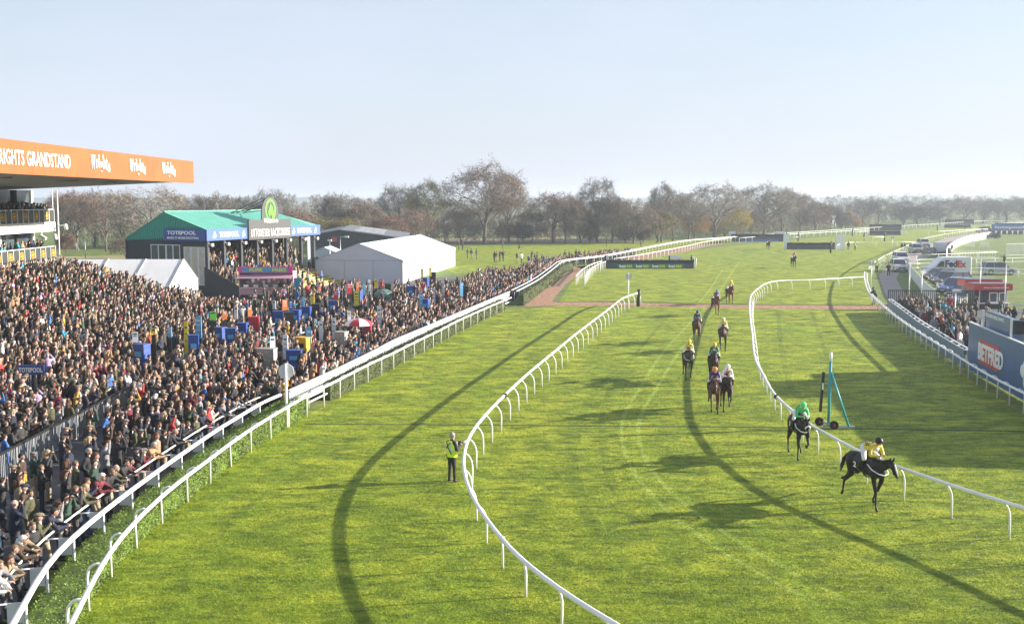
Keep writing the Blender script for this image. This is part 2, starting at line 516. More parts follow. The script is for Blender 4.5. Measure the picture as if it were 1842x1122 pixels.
turf_band([(1460, 560), (1480, 620), (1500, 680), (1480, 700)], 0.35, m_track2, 'trodden_band')
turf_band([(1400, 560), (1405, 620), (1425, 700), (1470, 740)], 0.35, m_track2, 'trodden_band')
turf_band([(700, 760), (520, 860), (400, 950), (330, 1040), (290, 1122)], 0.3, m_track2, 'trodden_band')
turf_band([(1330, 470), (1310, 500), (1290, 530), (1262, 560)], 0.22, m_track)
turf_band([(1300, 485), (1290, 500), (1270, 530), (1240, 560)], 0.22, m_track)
# hoof cuts
rgx = random.Random(77); hm_ = MB()
for _ in range(900):
    u_ = rgx.random(); yy_ = 1 / (1 / 27 + u_ * (1 / 120 - 1 / 27)); xx_ = rgx.gauss(0.10, 0.2) * yy_
    if abs(xx_) > 0.47 * yy_: continue
    s_ = rgx.uniform(0.02, 0.055); k_ = rgx.uniform(0.5, 1.6); a0 = rgx.uniform(0, 6.28)
    hm_.add([(xx_ + math.cos(a0 + t) * s_ * k_ * rgx.uniform(0.6, 1.2), yy_ + math.sin(a0 + t) * s_ * rgx.uniform(0.6, 1.2), 0.018) for t in (0, 1.05, 2.1, 3.14, 4.2, 5.25)], [(0, 1, 2, 3, 4, 5)])
o = hm_.build('hoof_marks', mat('torn_earth', (0.075, 0.070, 0.02), 0.95)); o['kind'] = 'stuff'; o['label'] = 'small dark hoof cuts scattered over the turf'
# long dark joint lines across the turf
m_line = mat('worn_turf_line', (0.030, 0.055, 0.010), 0.95, var=0.4, vscale=1.0)
poly_sheet('worn_line', P2((547, 763), (548, 761.8), (870, 763.6), (1400, 767.6), (1842, 775), (1842, 777), (1400, 769.6), (870, 765.3)), 0.0110, m_line)
poly_sheet('worn_line', P2((995, 543.2), (1110, 543.5), (1330, 548), (1600, 550.5), (1600, 549.3), (1330, 546.8), (1110, 542.2), (995, 542.2)), 0.016, m_line)
# ---------------------------------------------------------------- white rails
m_white = mat('white_plastic', (0.80, 0.80, 0.79), 0.35, var=0.05, vscale=2.0)
m_white2 = mat('white_paint', (0.72, 0.73, 0.74), 0.5, var=0.12, vscale=1.2)
m_black = mat('black_plastic', (0.012, 0.012, 0.014), 0.5, var=0.3)
m_board = mat('grey_white_board', (0.55, 0.57, 0.60), 0.5, var=0.1, vscale=1.0)

def goose_mesh():
    b = MB()
    z = RZ
    b.tube([(0.36, 0, -0.05), (0.36, 0, 0.72 * z), (0.345, 0, 0.84 * z), (0.30, 0, 0.93 * z), (0.22, 0, 1.0 * z), (0.11, 0, 1.025 * z), (0.0, 0, 1.0 * z)], 0.034, 8)
    return b.mesh('goose_post', m_white)
GOOSE = goose_mesh()
b = MB(); z = RZ
b.tube([(0.27, 0, -0.05), (0.27, 0, 0.46 * z), (0.26, 0, 0.60 * z), (0.225, 0, 0.73 * z), (0.155, 0, 0.85 * z), (0.07, 0, 0.93 * z), (0.0, 0, 0.97 * z)], 0.034, 8)
QUARTER = b.mesh('curved_post', m_white)
sp_ = MB(); sp_.tube([(0.0, 0, -0.02), (0.0, 0, RZ)], 0.04, 6)
STRAIGHT = sp_.mesh('straight_post', m_white)

def running_rail(label, P, side, spacing, group='white running rails', goose=True, r=0.062, post_label=None, n=8, rr=None):
    root = thing('running_rail', (P[0].x, P[0].y, 0), label, 'rail', group)
    b = MB(); b.tube(P, r, n)
    wchild('top_rail', b, m_white, root)
    Q = resample(P, spacing)
    N = normals2d(Q)
    rgj = random.Random(int(P[0].x * 10))
    for i_, (q, nn) in enumerate(zip(Q, N)):
        s = nn * side
        ang = math.atan2(s.y, s.x)
        o = link('post', (GOOSE if goose is True else goose) if goose else STRAIGHT, root, loc=(q.x - root.location.x, q.y - root.location.y, 0), rz=ang)
        o.rotation_euler = (rgj.uniform(-0.025, 0.025), rgj.uniform(-0.02, 0.02), ang)
        if i_ % 3 == 1 and i_ + 1 < len(Q):
            dq = (Q[i_ + 1] - q).normalized(); b = MB(); b.tube([q + dq * 0.9, q + dq * 1.02], r + 0.006, n); wchild('joint_collar', b, m_board, root)
    return root

# left running rail in front of the hedge, walking away from the camera: crowd side is left (-1)
running_rail('white running rail with arched posts in front of the clipped hedge, nearest the crowd', L_R2, -1, 2.45)
L_R3 = rail_line(PX_R3, 0.8)
running_rail('curved white running rail in the middle of the course, beside the photographer', L_R3, -1, 2.3, goose=QUARTER)
L_R4 = rail_line(PX_R4, 0.8)
running_rail('curved white running rail that the two leading horses pass, right of centre', L_R4, -1, 2.3, goose=QUARTER)
running_rail('white running rail along the foot of the blue advertising hoarding', L_R5, -1, 2.0)
# mesh-filled bend where the two right rails meet
running_rail('white rail running up the right side of the far course beside the service road', L_R5B, 1, 2.6, r=0.06, n=6)

# black joint sleeves on rails are parts of those rails in the photo: small collars
def collar(px, py, root_label):
    for o in COL.objects:
        if o.get('label') == root_label:
            p = at(px, py, RZ); b = MB(); b.ball(p, (0.12, 0.12, 0.11), 10, 6)
            wchild('joint_sleeve', b, m_black, o); return
collar(1396.7, 713.6, 'curved white running rail that the two leading horses pass, right of centre')
collar(909, 711, 'curved white running rail in the middle of the course, beside the photographer')

# padded black post at the far end of the middle rail
b = MB(); p = at(1148, 551)
b.tube([(p.x, p.y, 0), (p.x, p.y + 0.02, 0.7), (p.x + 0.08, p.y, 1.15), (p.x + 0.05, p.y, 1.62)], [0.16, 0.17, 0.13, 0.15], 9)
tag(b.build('padded_post', m_black), 'black padded post at the far end of the middle running rail', 'post')

# ---- crowd rail, near section: thin leaning rail, thick rail, square brackets, low edging rail
root = thing('crowd_rail', (L_R1[3].x, L_R1[3].y, 0), 'thick white crowd rail with square bracket plates and a thin leaning rail', 'rail')
b = MB(); b.tube(L_R1, 0.072, 8); wchild('top_rail', b, m_white, root)
N1 = normals2d(L_R1)
thin = [Vector((p.x - n.x * 0.75, p.y - n.y * 0.75, 1.12)) for p, n in zip(L_R1, N1)]
b = MB(); b.tube(thin, 0.032, 6); wchild('leaning_rail', b, m_white, root)
low = [Vector((p.x + n.x * 0.22, p.y + n.y * 0.22, 0.42)) for p, n in zip(L_R1, N1)]
b = MB(); b.tube(low, 0.045, 6); wchild('edging_rail', b, m_white, root)
Q = resample(L_R1, 2.4); NQ = normals2d(Q)
for q, nn in zip(Q, NQ):
    ang = math.atan2(nn.y, nn.x)
    pb = MB()
    pb.tube([(0, 0, -0.02), (0, 0, RZ)], 0.035, 6)
    pb.box((-0.22, 0.0, RZ - 0.24), (0.34, 0.03, 0.46))
    pb.tube([(-0.38, 0, RZ - 0.03), (-0.75, 0, RZ - 0.05)], 0.022, 5)
    o = pb.build('bracket_post', m_board, root, loc=(q.x - root.location.x, q.y - root.location.y, 0), rz=ang)

# ---- crowd rail, far section: white slatted fence
root = thing('slatted_crowd_fence', (L_R1B[0].x, L_R1B[0].y, 0), 'white slatted fence holding back the crowd beyond the round disc', 'fence')
b = MB()
for a, c in zip(L_R1B[:-1], L_R1B[1:]): b.bar(a, c, 0.16, 0.09)
wchild('top_rail', b, m_white, root)
for k in range(8):
    b = MB()
    zz = 1.10 - k * 0.085
    b.tube([Vector((p.x, p.y, zz)) for p in L_R1B], 0.029, 4, smooth=False)
    wchild('slat', b, m_white2, root)
b = MB(); b.tube([Vector((p.x + 0.18, p.y, 0.36)) for p in L_R1B], 0.05, 5)
wchild('bottom_rail', b, m_white, root)
pm = MB(); pm.box((0, 0, 0.6), (0.07, 0.07, 1.24)); pm = pm.mesh('fence_post', m_white)
for q in resample(L_R1B, 2.4):
    link('post', pm, root, loc=(q.x - root.location.x, q.y - root.location.y, 0))

# ---- crowd rail far up the course, over the hedge
Q6 = L_R6
root = thing('far_crowd_rail', (Q6[0].x, Q6[0].y, 0), 'white double rail above the hedge beside the wood chip path', 'rail')
b = MB(); b.tube(Q6, 0.07, 6); wchild('top_rail', b, m_white, root)
b = MB(); b.tube([Vector((p.x - 0.5, p.y, 1.25)) for p in Q6], 0.05, 5); wchild('rear_rail', b, m_white, root)
for q in resample(Q6, 3.0): link('post', STRAIGHT, root, loc=(q.x - root.location.x - 0.2, q.y - root.location.y, 0))

# ---- more far rails; px polyline, z, spacing
sm = MB(); sm.tube([(0.0, 0, -0.02), (0.0, 0, 1.15)], 0.045, 4); FARPOST = sm.mesh('far_post', m_white)
def far_rail(label, px, spacing, two=False, z=1.15, r=0.06, group='white rails far down the course', ind=True, drop=0.0):
    P = [at(x, y, z) for x, y in px]
    if len(P) > 2: P = smooth_pts(resample(P, 4.0), 1)
    root = thing('far_rail', (P[0].x, P[0].y, 0), label, 'rail', group)
    b = MB(); b.tube(P, r, 5); wchild('top_rail', b, m_white, root)
    if two:
        b = MB(); b.tube([Vector((p.x, p.y, z * 0.5)) for p in P], r * 0.7, 4); wchild('lower_rail', b, m_white, root)
    L = sum((a - c).length for a, c in zip(P[:-1], P[1:]))
    if ind and L / spacing < 90:
        for q in resample(P, spacing): link('post', FARPOST, root, loc=(q.x - root.location.x, q.y - root.location.y, 0))
    else:
        b = MB()
        for q in resample(P, spacing): b.box((q.x, q.y, z / 2), (0.09, 0.09, z))
        o = wchild('posts', b, m_white, root); o['kind'] = 'stuff'
    return root
far_rail('white rail curving up to the left end of the nearest black birch fence', [(1036, 496), (1046, 486), (1060, 477), (1075, 471.5), (1090, 468)], 2.4)
far_rail('inner white rail beside it, curving to the nearest black birch fence', [(1052, 497), (1058, 488), (1068, 479), (1080, 474), (1090, 470)], 2.4)
far_rail('white rail behind the nearest black fence, running to the second fence', [(1105, 465), (1130, 462), (1180, 453), (1230, 443.5), (1272, 434), (1316, 427.5)], 3.0)
far_rail('long white rail under the far trees from the second fence to the upper right', [(1316, 426), (1400, 420), (1480, 415), (1565, 409.5), (1640, 405), (1699, 401.5), (1760, 397.5), (1842, 397), (1920, 396.5)], 4.5)
far_rail('second long white rail just below it under the far trees', [(1330, 428), (1420, 421.5), (1500, 417), (1565, 412)], 4.0)
far_rail('short white rail between the black hurdle posts', [(1554, 426.5), (1591, 426)], 2.6)
far_rail('white rail crossing the course behind the two stewards', [(1505, 441), (1520, 436.5), (1545, 435.3), (1620, 435.5), (1660, 434.5)], 4.5)
far_rail('short white rail left of the distant double fence', [(1533, 417.5), (1565, 415.5)], 3.0)
far_rail('white rail right of the distant double fence', [(1631, 415.5), (1690, 416), (1752, 412.5), (1790, 412)], 6.0)
far_rail('short white rail at the right end of the second black fence', [(1418, 426.5), (1436, 426.5)], 2.5)
far_rail('faint white rail beyond the furthest black fence', [(1754, 405), (1842, 404)], 8.0)
far_rail('white rail at the head of the middle field on the far right', [(1775, 401.5), (1842, 400.2)], 8.0)
# rails and barriers in the right field
far_rail('white rail across the field above the delivery van', [(1648, 458.5), (1700, 457), (1735, 455.5), (1790, 453.5), (1808, 452.8)], 5.0, two=False)
far_rail('white rail just above the van roof, running right', [(1630, 468.5), (1655, 466), (1700, 466), (1760, 465.5), (1842, 463.5), (1900, 462)], 3.4, two=True)
far_rail('grey-white rail between the van and the estate car', [(1745, 481), (1842, 484.5), (1900, 486)], 6.0, two=True)
far_rail('white gate rails left of the van beside the road', [(1631, 474), (1655, 474)], 2.0, two=True)
far_rail('white rail below the red kiosks on the right edge', [(1812, 546), (1842, 548), (1900, 552)], 3.0, two=True)

def panel_fence(label, pts, h, z0=0.0, m=None, step=2.4, name='panel_fence', board=True):
    """fence of separate white boards standing on the ground; pts are ground pixels"""
    P = [at(x, y) for x, y in pts]
    P = resample(P, step) if len(P) > 2 else resample([P[0], (P[0] + P[1]) / 2, P[1]], step)
    root = thing(name, (P[0].x, P[0].y, 0), label, 'fence')
    for a, c in zip(P[:-1], P[1:]):
        b = MB(); d = (c - a) * 0.985
        b.bar(Vector((a.x, a.y, z0 + h / 2)), Vector((a.x + d.x, a.y + d.y, z0 + h / 2)), 0.05, h)
        wchild('panel', b, m or m_white, root)
    b = MB(); b.tube([Vector((p.x, p.y, h + z0 + 0.03)) for p in P], 0.05, 5); wchild('top_rail', b, m_white, root)
    return root
panel_fence('white boarded fence sweeping up from the road to the distant blue banner', [(1702, 466), (1706, 456), (1722, 444), (1745, 435), (1765, 431.5), (1782, 427)], 1.5, step=6)
panel_fence('tall white boarded fence between the road and the parked cars', [(1682, 547), (1665, 532), (1652, 515), (1640, 500), (1632, 487)], 1.3, m=m_white2, step=2.0)
# slatted white barriers in the field
def barrier(label, x0, y0, x1, y1, h, name='white_barrier', n=10, m=None, cat='barrier', group=None, zbar=True):
    a = at(x0, y0); c = at(x1, y1)
    root = thing(name, (a.x, a.y, 0), label, cat, group)
    b = MB()
    b.bar(a + Vector((0, 0, h)), c + Vector((0, 0, h)), 0.06, 0.07); b.bar(a + Vector((0, 0, 0.15)), c + Vector((0, 0, 0.15)), 0.05, 0.06)
    b.bar(a, a + Vector((0, 0, h)), 0.07, 0.07); b.bar(c, c + Vector((0, 0, h)), 0.07, 0.07)
    wchild('frame', b, m or m_white, root)
    bm_ = MB(); bm_.box((0, 0, h / 2 + 0.07), (0.05, 0.05, h - 0.16)); me = bm_.mesh('barrier_bar', m or m_white)
    for k in range(1, n):
        p = a.lerp(c, k / n); link('bar', me, root, loc=p - root.location)
    return root
barrier('white barred gate panel standing alone on the field, left of its pair', 1736, 445, 1753, 445, 1.3)
barrier('white barred gate panel standing alone on the field, right of its pair', 1763, 445.5, 1780, 445.5, 1.3)
barrier('long white hurdle beyond the van, right of the boarded fence', 1712, 465, 1790, 463.5, 1.2, n=16)
barrier('dense white picket gate at the right edge of the field', 1810, 461, 1842, 460, 2.2, n=16)
m_blackmetal = mat('black_metal', (0.015, 0.015, 0.017), 0.4)
barrier('black railed fence across the end of the viewing enclosure', 1597, 556, 1684, 557, 1.75, name='black_railings', n=24, m=m_blackmetal, cat='fence')
barrier('second bay of black railings, in front of the red kiosks', 1684, 557, 1752, 557, 1.75, name='black_railings', n=18, m=m_blackmetal, cat='fence')

# ---- inner grey barrier in the crowd
m_galv = mat('galvanised_steel', (0.42, 0.44, 0.46), 0.45, metal=0.4, var=0.15)
a = at(-40, 838, 1.15); c = at(258, 682, 1.15)
root = thing('crowd_barrier', (a.x, a.y, 0), 'long grey barred barrier with a dark handrail dividing the crowd', 'barrier')
b = MB(); b.bar(a, c, 0.10, 0.06); wchild('handrail', b, m_black, root)
b = MB(); b.bar(Vector((a.x, a.y, 0.15)), Vector((c.x, c.y, 0.15)), 0.04, 0.05); wchild('bottom_rail', b, m_galv, root)
bm_ = MB(); bm_.box((0, 0, 0.62), (0.02, 0.035, 0.98)); me = bm_.mesh('barrier_bar', m_galv)
n_ = int((c - a).length / 0.14)
for k in range(min(n_, 260)):
    p = a.lerp(c, (k + 0.5) / n_); link('bar', me, root, loc=(p.x - a.x, p.y - a.y, 0))
bm_ = MB(); bm_.box((0, 0, 0.57), (0.07, 0.07, 1.12)); me = bm_.mesh('barrier_post', m_galv)
for k in range(0, 13):
    p = a.lerp(c, k / 12); link('post', me, root, loc=(p.x - a.x, p.y - a.y, 0))
# ---------------------------------------------------------------- grandstand
m_orange = mat('orange_fascia', (0.37, 0.098, 0.023), 0.5, var=0.10, vscale=0.5)
m_soffit = mat('grey_green_soffit', (0.22, 0.23, 0.19), 0.8, var=0.08, vscale=0.3)
m_wall = mat('white_render', (0.74, 0.74, 0.68), 0.7, var=0.08, vscale=0.5)
m_letter = mat('white_lettering', (0.82, 0.82, 0.80), 0.6)
m_glass = mat('dark_glass', (0.06, 0.08, 0.09), 0.08, spec=0.8, var=0.5, vscale=0.5)
m_panel = mat('dark_green_banner', (0.035, 0.045, 0.04), 0.6, var=0.3, vscale=1.0)
m_gold = mat('gold_print', (0.72, 0.42, 0.05), 0.6)
m_concrete = mat('concrete', (0.30, 0.29, 0.27), 0.9, var=0.2, vscale=0.7)
m_dark = mat('dark_interior', (0.02, 0.021, 0.023), 0.8)
GX = -28.7
BX = -41.2
root = thing('grandstand', (BX, 70, 0), 'grandstand with orange roof fascia, white balcony decks and a stepped terrace', 'grandstand')
Yn, Ye = 36.0, 100.0
# roof: thin wedge rising to the front
b = MB()
zf0, zb0 = 11.62, 10.72
b.add([(GX - 0.05, Yn, zf0), (GX - 0.05, Ye, zf0), (-58, Ye, zb0 - 0.4), (-58, Yn, zb0 - 0.4), (GX - 0.05, Yn, 13.2), (GX - 0.05, Ye, 13.2), (-58, Ye, 12.6), (-58, Yn, 12.6)],
      [(0, 1, 2, 3), (7, 6, 5, 4), (1, 5, 6, 2), (3, 7, 4, 0), (2, 6, 7, 3)])
wchild('roof', b, m_soffit, root)
b = MB()
for yy in (62, 72, 83, 91): b.box((-33.5, yy, zf0 - 0.17), (2.6, 0.35, 0.12))
wchild('soffit_vent', b, mat('brown_vent', (0.12, 0.06, 0.04), 0.7), root)
b = MB(); b.box((GX + 0.06, (Yn + Ye) / 2 + 0.2, (11.48 + 13.42) / 2), (0.16, Ye - Yn + 0.6, 1.94))
fas = wchild('fascia', b, m_orange, root)
for k in range(11):
    b = MB(); b.box((GX + 0.142, Ye + 0.4 - k * 5.6, 12.45), (0.006, 0.035, 1.92)); wchild('fascia_seam', b, mat('seam_orange', (0.36, 0.10, 0.03), 0.6), root)
rot = (math.pi / 2, 0, math.pi / 2)
def fascia_text(s, y0, y1, z0, h, sp=1.08):
    return text_mesh('lettering', s, 1, 0.03, m_letter, root, Vector((GX + 0.17, y0, z0)) - root.location, rot, width=y1 - y0, height=h, bold=0.012, space=sp)
fascia_text('WRIGHTS GRANDSTAND', 61.3, 72.4, 12.0, 0.86)
for (y0, y1) in ((76.0, 79.6), (83.7, 87.3), (91.4, 95.0)):
    # bouncy hand drawn word: letters stepping up and down
    w = 'Wrights'
    ws = [1.5, .75, .45, .95, .9, .7, .75]; tot = sum(ws); x = y0
    offs = [0.10, 0.16, 0.2, 0.0, 0.16, 0.05, -0.05]
    hs = [0.95, 0.62, 0.9, 0.85, 0.95, 0.85, 0.62]
    for ch, w_, of, hh in zip(w, ws, offs, hs):
        wd = (y1 - y0) * w_ / tot
        z = 12.0 + of - (0.22 if ch == 'g' else 0)
        text_mesh('lettering', ch, 1, 0.03, m_letter, root, Vector((GX + 0.17, x, z)) - root.location, rot, width=wd * 0.82, height=hh, bold=0.02)
        x += wd
# terrace steps
STEP, RISE, NST = 0.85, 0.215, 15
b = MB()
for k in range(NST):
    x1 = -28.0 - k * STEP
    b.box(((x1 - 41.6) / 2, (58 + 101.2) / 2, k * RISE + RISE / 2 + 0.004), (x1 + 41.6, 43.2, RISE))
wchild('terrace', b, m_concrete, root)
def terr_z(x, y):
    if x > -28.0 or y > 101 or y < 58: return 0.0
    k = int((-28.0 - x) / STEP)
    return min(k + 1, NST) * RISE
# decks
for (zt, zb, nm) in ((8.03, 7.2, 'upper_deck'), (4.72, 4.0, 'lower_deck')):
    b = MB(); b.box(((BX - 58) / 2, (Yn + 100.6) / 2, (zt + zb) / 2), (58 + BX, 100.6 - Yn, zt - zb))
    wchild(nm, b, m_wall, root)
b = MB(); b.box((BX - 0.3, (Yn + 100.3) / 2, 1.99), (0.3, 100.3 - Yn, 4.0)); wchild('front_wall', b, m_wall, root)
# fascia joints on the white edge
b = MB()
for k in range(12): b.box((BX + 0.005, 98 - k * 4.2, 7.62), (0.02, 0.06, 0.84))
wchild('deck_joint', b, mat('joint_grey', (0.3, 0.3, 0.3), 0.8), root)
# back wall glazing on both decks
for (z0, z1) in ((4.72, 7.2), (8.03, 10.85)):
    for k in range(18):
        y = 100.2 - k * 3.3
        b = MB(); b.box((-43.3, y - 1.55, (z0 + z1) / 2), (0.08, 2.9, z1 - z0)); wchild('window', b, m_glass, root)
        b = MB(); b.box((-43.2, y + 0.1, (z0 + z1) / 2), (0.3, 0.38, z1 - z0)); wchild('mullion', b, m_wall if k % 2 == 0 else m_dark, root)
# balcony panels (banner between white posts), alternately printed with a gold figure
for (z0, z1) in ((8.06, 9.12), (4.76, 5.84)):
    pan = MB(); pan.box((0, 0, 0.53), (0.04, 0.98, 1.04)); pan = pan.mesh('banner', m_panel)
    pst = MB(); pst.box((0.01, 0, 0.56), (0.07, 0.06, 1.16)); pst = pst.mesh('banner_post', m_white)
    fig = MB()
    for (cy, cz, r_) in ((-0.13, 0.66, 0.17), (0.13, 0.66, 0.17), (-0.13, 0.40, 0.17), (0.13, 0.40, 0.17)):
        pts = [(0.03, cy + r_ * math.cos(a_) , cz + r_ * math.sin(a_) ) for a_ in np.linspace(0, 2 * math.pi, 13)]
        fig.tube(pts, 0.035, 4)
    fig = fig.mesh('emblem', m_gold)
    for k in range(48):
        y = 99.6 - k * 1.06
        link('banner', pan, root, loc=Vector((BX + 0.06, y, z0)) - root.location)
        link('post', pst, root, loc=Vector((BX + 0.08, y + 0.53, z0)) - root.location)
        if k % 2 == (0 if z0 < 6 else 1): link('emblem', fig, root, loc=Vector((BX + 0.07, y, z0)) - root.location)
    b = MB(); b.box((BX + 0.05, (99.9 + Yn) / 2, z1 + 0.03), (0.14, 99.9 - Yn, 0.05)); wchild('balcony_rail', b, m_white, root)
# end post, drain pipe and cameras
b = MB(); b.tube([(BX + 0.2, 100.75, 3.0), (BX + 0.2, 100.75, 10.9)], 0.06, 8); b.tube([(BX - 0.3, 100.9, 8), (BX - 0.3, 100.9, 10.9)], 0.04, 6)
wchild('end_post', b, m_white, root)
b = MB()
for (x, z) in ((0.7, 7.7), (-0.3, 6.8)):
    b.tube([(BX + 0.2, 100.8, z), (BX + 0.2 + x, 100.6, z)], 0.05, 6); b.tube([(BX + 0.2 + x, 100.6, z + 0.05), (BX + 0.4 + x, 100.3, z - 0.3)], 0.16, 8)
wchild('security_camera', b, m_wall, root)
b = MB()
for yy in (97.6, 87.5, 78): b.box((BX + 0.1, yy, 6.75), (0.6, 0.3, 0.22), rot=Matrix.Rotation(0.5, 3, 'Y')); b.tube([(BX, yy, 6.5), (BX, yy, 7.2)], 0.04, 5)
wchild('floodlight', b, m_wall, root)

# ---------------------------------------------------------------- racecourse stand (green roof)
m_green = mat('green_cladding', (0.03, 0.30, 0.22), 0.55, var=0.06, vscale=0.6)
m_greenroof = mat('green_roof_sheet', (0.17, 0.50, 0.40), 0.42, var=0.06, vscale=0.5)
m_navy = mat('navy_cladding', (0.022, 0.026, 0.036), 0.5, var=0.2)
m_blue = mat('blue_signboard', (0.03, 0.075, 0.28), 0.5, var=0.05)
m_lblue = mat('pale_blue_signboard', (0.08, 0.15, 0.40), 0.35, var=0.05)
m_greysign = mat('grey_signboard', (0.055, 0.058, 0.062), 0.5)
m_lime = mat('lime_emblem', (0.10, 0.46, 0.02), 0.5)
m_blind = mat('cream_blind', (0.50, 0.47, 0.36), 0.8, var=0.15, vscale=2.0)
m_yellow = mat('yellow_edging', (0.75, 0.55, 0.03), 0.6, var=0.15)
c0 = atd(370, 411.4, 115.0)           # front left corner, top of the sign band
c1 = atd(569, 401.9, 136.0)           # front right corner
ang = math.atan2(c1.y - c0.y, c1.x - c0.x)
Lf = math.hypot(c1.x - c0.x, c1.y - c0.y)
ZB, ZT = 5.78, 6.98
root = thing('racecourse_stand', (c0.x, c0.y, 0), 'dark covered stand with turquoise pitched roof and racecourse name board', 'stand', rz=ang)
# local frame: x along the front (away), y = into the building (left), front faces -y
DW = 10.2
def lw(name, mb, m): return mb.build(name, m, root)
b = MB()
ridge = 8.75; eave = 6.95
yb, yf, ym = DW, -0.15, DW / 2
th = 0.12
b.add([(-0.1, yf, eave), (-0.1, ym, ridge), (Lf + 0.1 - 3.0, ym, ridge), (Lf + 0.1, yf, eave)], [(0, 3, 2, 1)])
b.add([(-0.1, yb, eave - 1.1), (-0.1, ym, ridge), (Lf - 2.9, ym, ridge), (Lf + 0.1, yb, eave - 1.1)], [(0, 1, 2, 3)])
b.add([(Lf + 0.1, yf, eave), (Lf - 2.9, ym, ridge), (Lf + 0.1, yb, eave - 1.1)], [(0, 2, 1)])
lw('roof', b, m_greenroof)
b = MB()
for k in range(1, 42):
    x = -0.1 + k * 0.5
    if x < Lf - 3.0: b.bar((x, yf, eave + 0.02), (x, ym, ridge + 0.02), 0.04, 0.04)
    else:
        t = (Lf + 0.1 - x) / 3.0; b.bar((x, yf, eave + 0.02), (x, yf + (ym - yf) * t, eave + (ridge - eave) * t + 0.02), 0.04, 0.04)
lw('roof_rib', b, m_greenroof)
b = MB(); b.bar((-0.1, ym, ridge + 0.05), (Lf - 2.9, ym, ridge + 0.05), 0.3, 0.08); lw('ridge_cap', b, m_greenroof)
# gable on the camera side: vertical ribbed green cladding over navy wall
b = MB()
zl = 5.75
b.prism([(0, 0.0, zl + 0.5), (0, 0, eave), (0, ym, ridge - 0.02), (0, yb, eave - 1.0), (0, yb, zl)], (0.08, 0, 0)); lw('gable', b, m_green)
for k in range(int(DW / 0.3)):
    y = 0.15 + k * 0.3
    zt = eave + (ridge - eave) * (y / ym) if y < ym else ridge + (eave - 1.0 - ridge) * ((y - ym) / (yb - ym))
    b = MB(); b.box((-0.03, y, (zl + zt) / 2), (0.05, 0.10, zt - zl - 0.05)); lw('cladding_rib', b, m_green)
b = MB(); b.box((0.15, DW / 2, zl / 2), (0.2, DW, zl)); lw('side_wall', b, m_navy)
b = MB(); b.box((Lf - 0.1, DW / 2 + 2.3, zl / 2), (0.2, DW - 4.6, zl)); b.box((Lf / 2, DW - 0.1, zl / 2), (Lf, 0.2, zl)); lw('rear_wall', b, m_navy)
b = MB(); b.box((Lf / 2, DW / 2, zl + 0.15), (Lf - 0.1, DW - 0.5, 0.1)); lw('ceiling', b, m_dark)
# side windows
for (y0, y1, z0, z1, mm) in ((6.0, 6.9, 3.6, 5.3, m_glass), (5.05, 5.95, 3.6, 5.3, m_glass), (4.15, 4.95, 2.9, 5.3, m_glass), (3.3, 4.1, 2.9, 5.3, m_glass), (1.95, 2.75, 1.2, 5.1, m_blind), (1.05, 1.85, 1.2, 5.1, m_blind), (0.2, 0.95, 1.2, 5.1, m_blind)):
    b = MB(); b.box((0.035, (y0 + y1) / 2, (z0 + z1) / 2), (0.05, y1 - y0, z1 - z0)); w = lw('window', b, mm)
    fr = MB()
    for yy in (y0, y1): fr.box((0.02, yy, (z0 + z1) / 2), (0.09, 0.07, z1 - z0 + 0.1))
    for zz in (z0, z1): fr.box((0.02, (y0 + y1) / 2, zz), (0.09, y1 - y0, 0.07))
    fr.build('frame', m_white2, w)
# sign band
b = MB(); b.box((-0.35, 2.35, (ZB + ZT) / 2), (0.12, 5.1, ZT - ZB)); s1 = lw('side_signboard', b, m_blue)
b = MB(); b.box((Lf / 2 - 0.1, -0.35, (ZB + ZT) / 2), (Lf + 0.6, 0.12, ZT - ZB)); s2 = lw('front_signboard', b, m_lblue)
rs = (math.pi / 2, 0, -math.pi / 2)
text_mesh('lettering', 'TOTEPOOL', 1, 0.02, m_letter, root, (-0.43, 4.5, ZB + 0.62), rs, width=3.6, height=0.40, bold=0.03)
text_mesh('lettering', 'MAKE IT MORE EXCITING', 1, 0.02, m_letter, root, (-0.43, 4.5, ZB + 0.17), rs, width=3.9, height=0.24, bold=0.02)
rf = (math.pi / 2, 0, 0)
def hexmark(x, z):
    q = MB(); pts = [(x - 0.3, z - 0.3), (x + 0.0, z - 0.38), (x + 0.3, z - 0.2), (x + 0.25, z + 0.1), (x + 0.05, z + 0.38), (x - 0.1, z + 0.1)]
    q.prism([(a_, -0.42, c_) for a_, c_ in pts], (0, -0.02, 0)); lw('emblem', q, m_letter)
for (x0, x1, e0, e1) in ((1.8, 5.3, 0.85, 6.15), (17.2, 20.5, 16.4, 21.4)):
    text_mesh('lettering', 'TOTEPOOL', 1, 0.02, m_letter, root, (x0, -0.42, ZB + 0.32), rf, width=x1 - x0, height=0.56, bold=0.03)
    hexmark(e0, ZB + 0.6); hexmark(e1, ZB + 0.6)
b = MB(); b.box((11.3, -0.5, 6.72), (8.6, 0.16, 2.15)); lw('name_board', b, m_greysign)
text_mesh('lettering', 'UTTOXETER RACECOURSE', 1, 0.03, m_letter, root, (7.4, -0.6, 5.95), rf, width=7.9, height=0.86, bold=0.0, space=1.14)
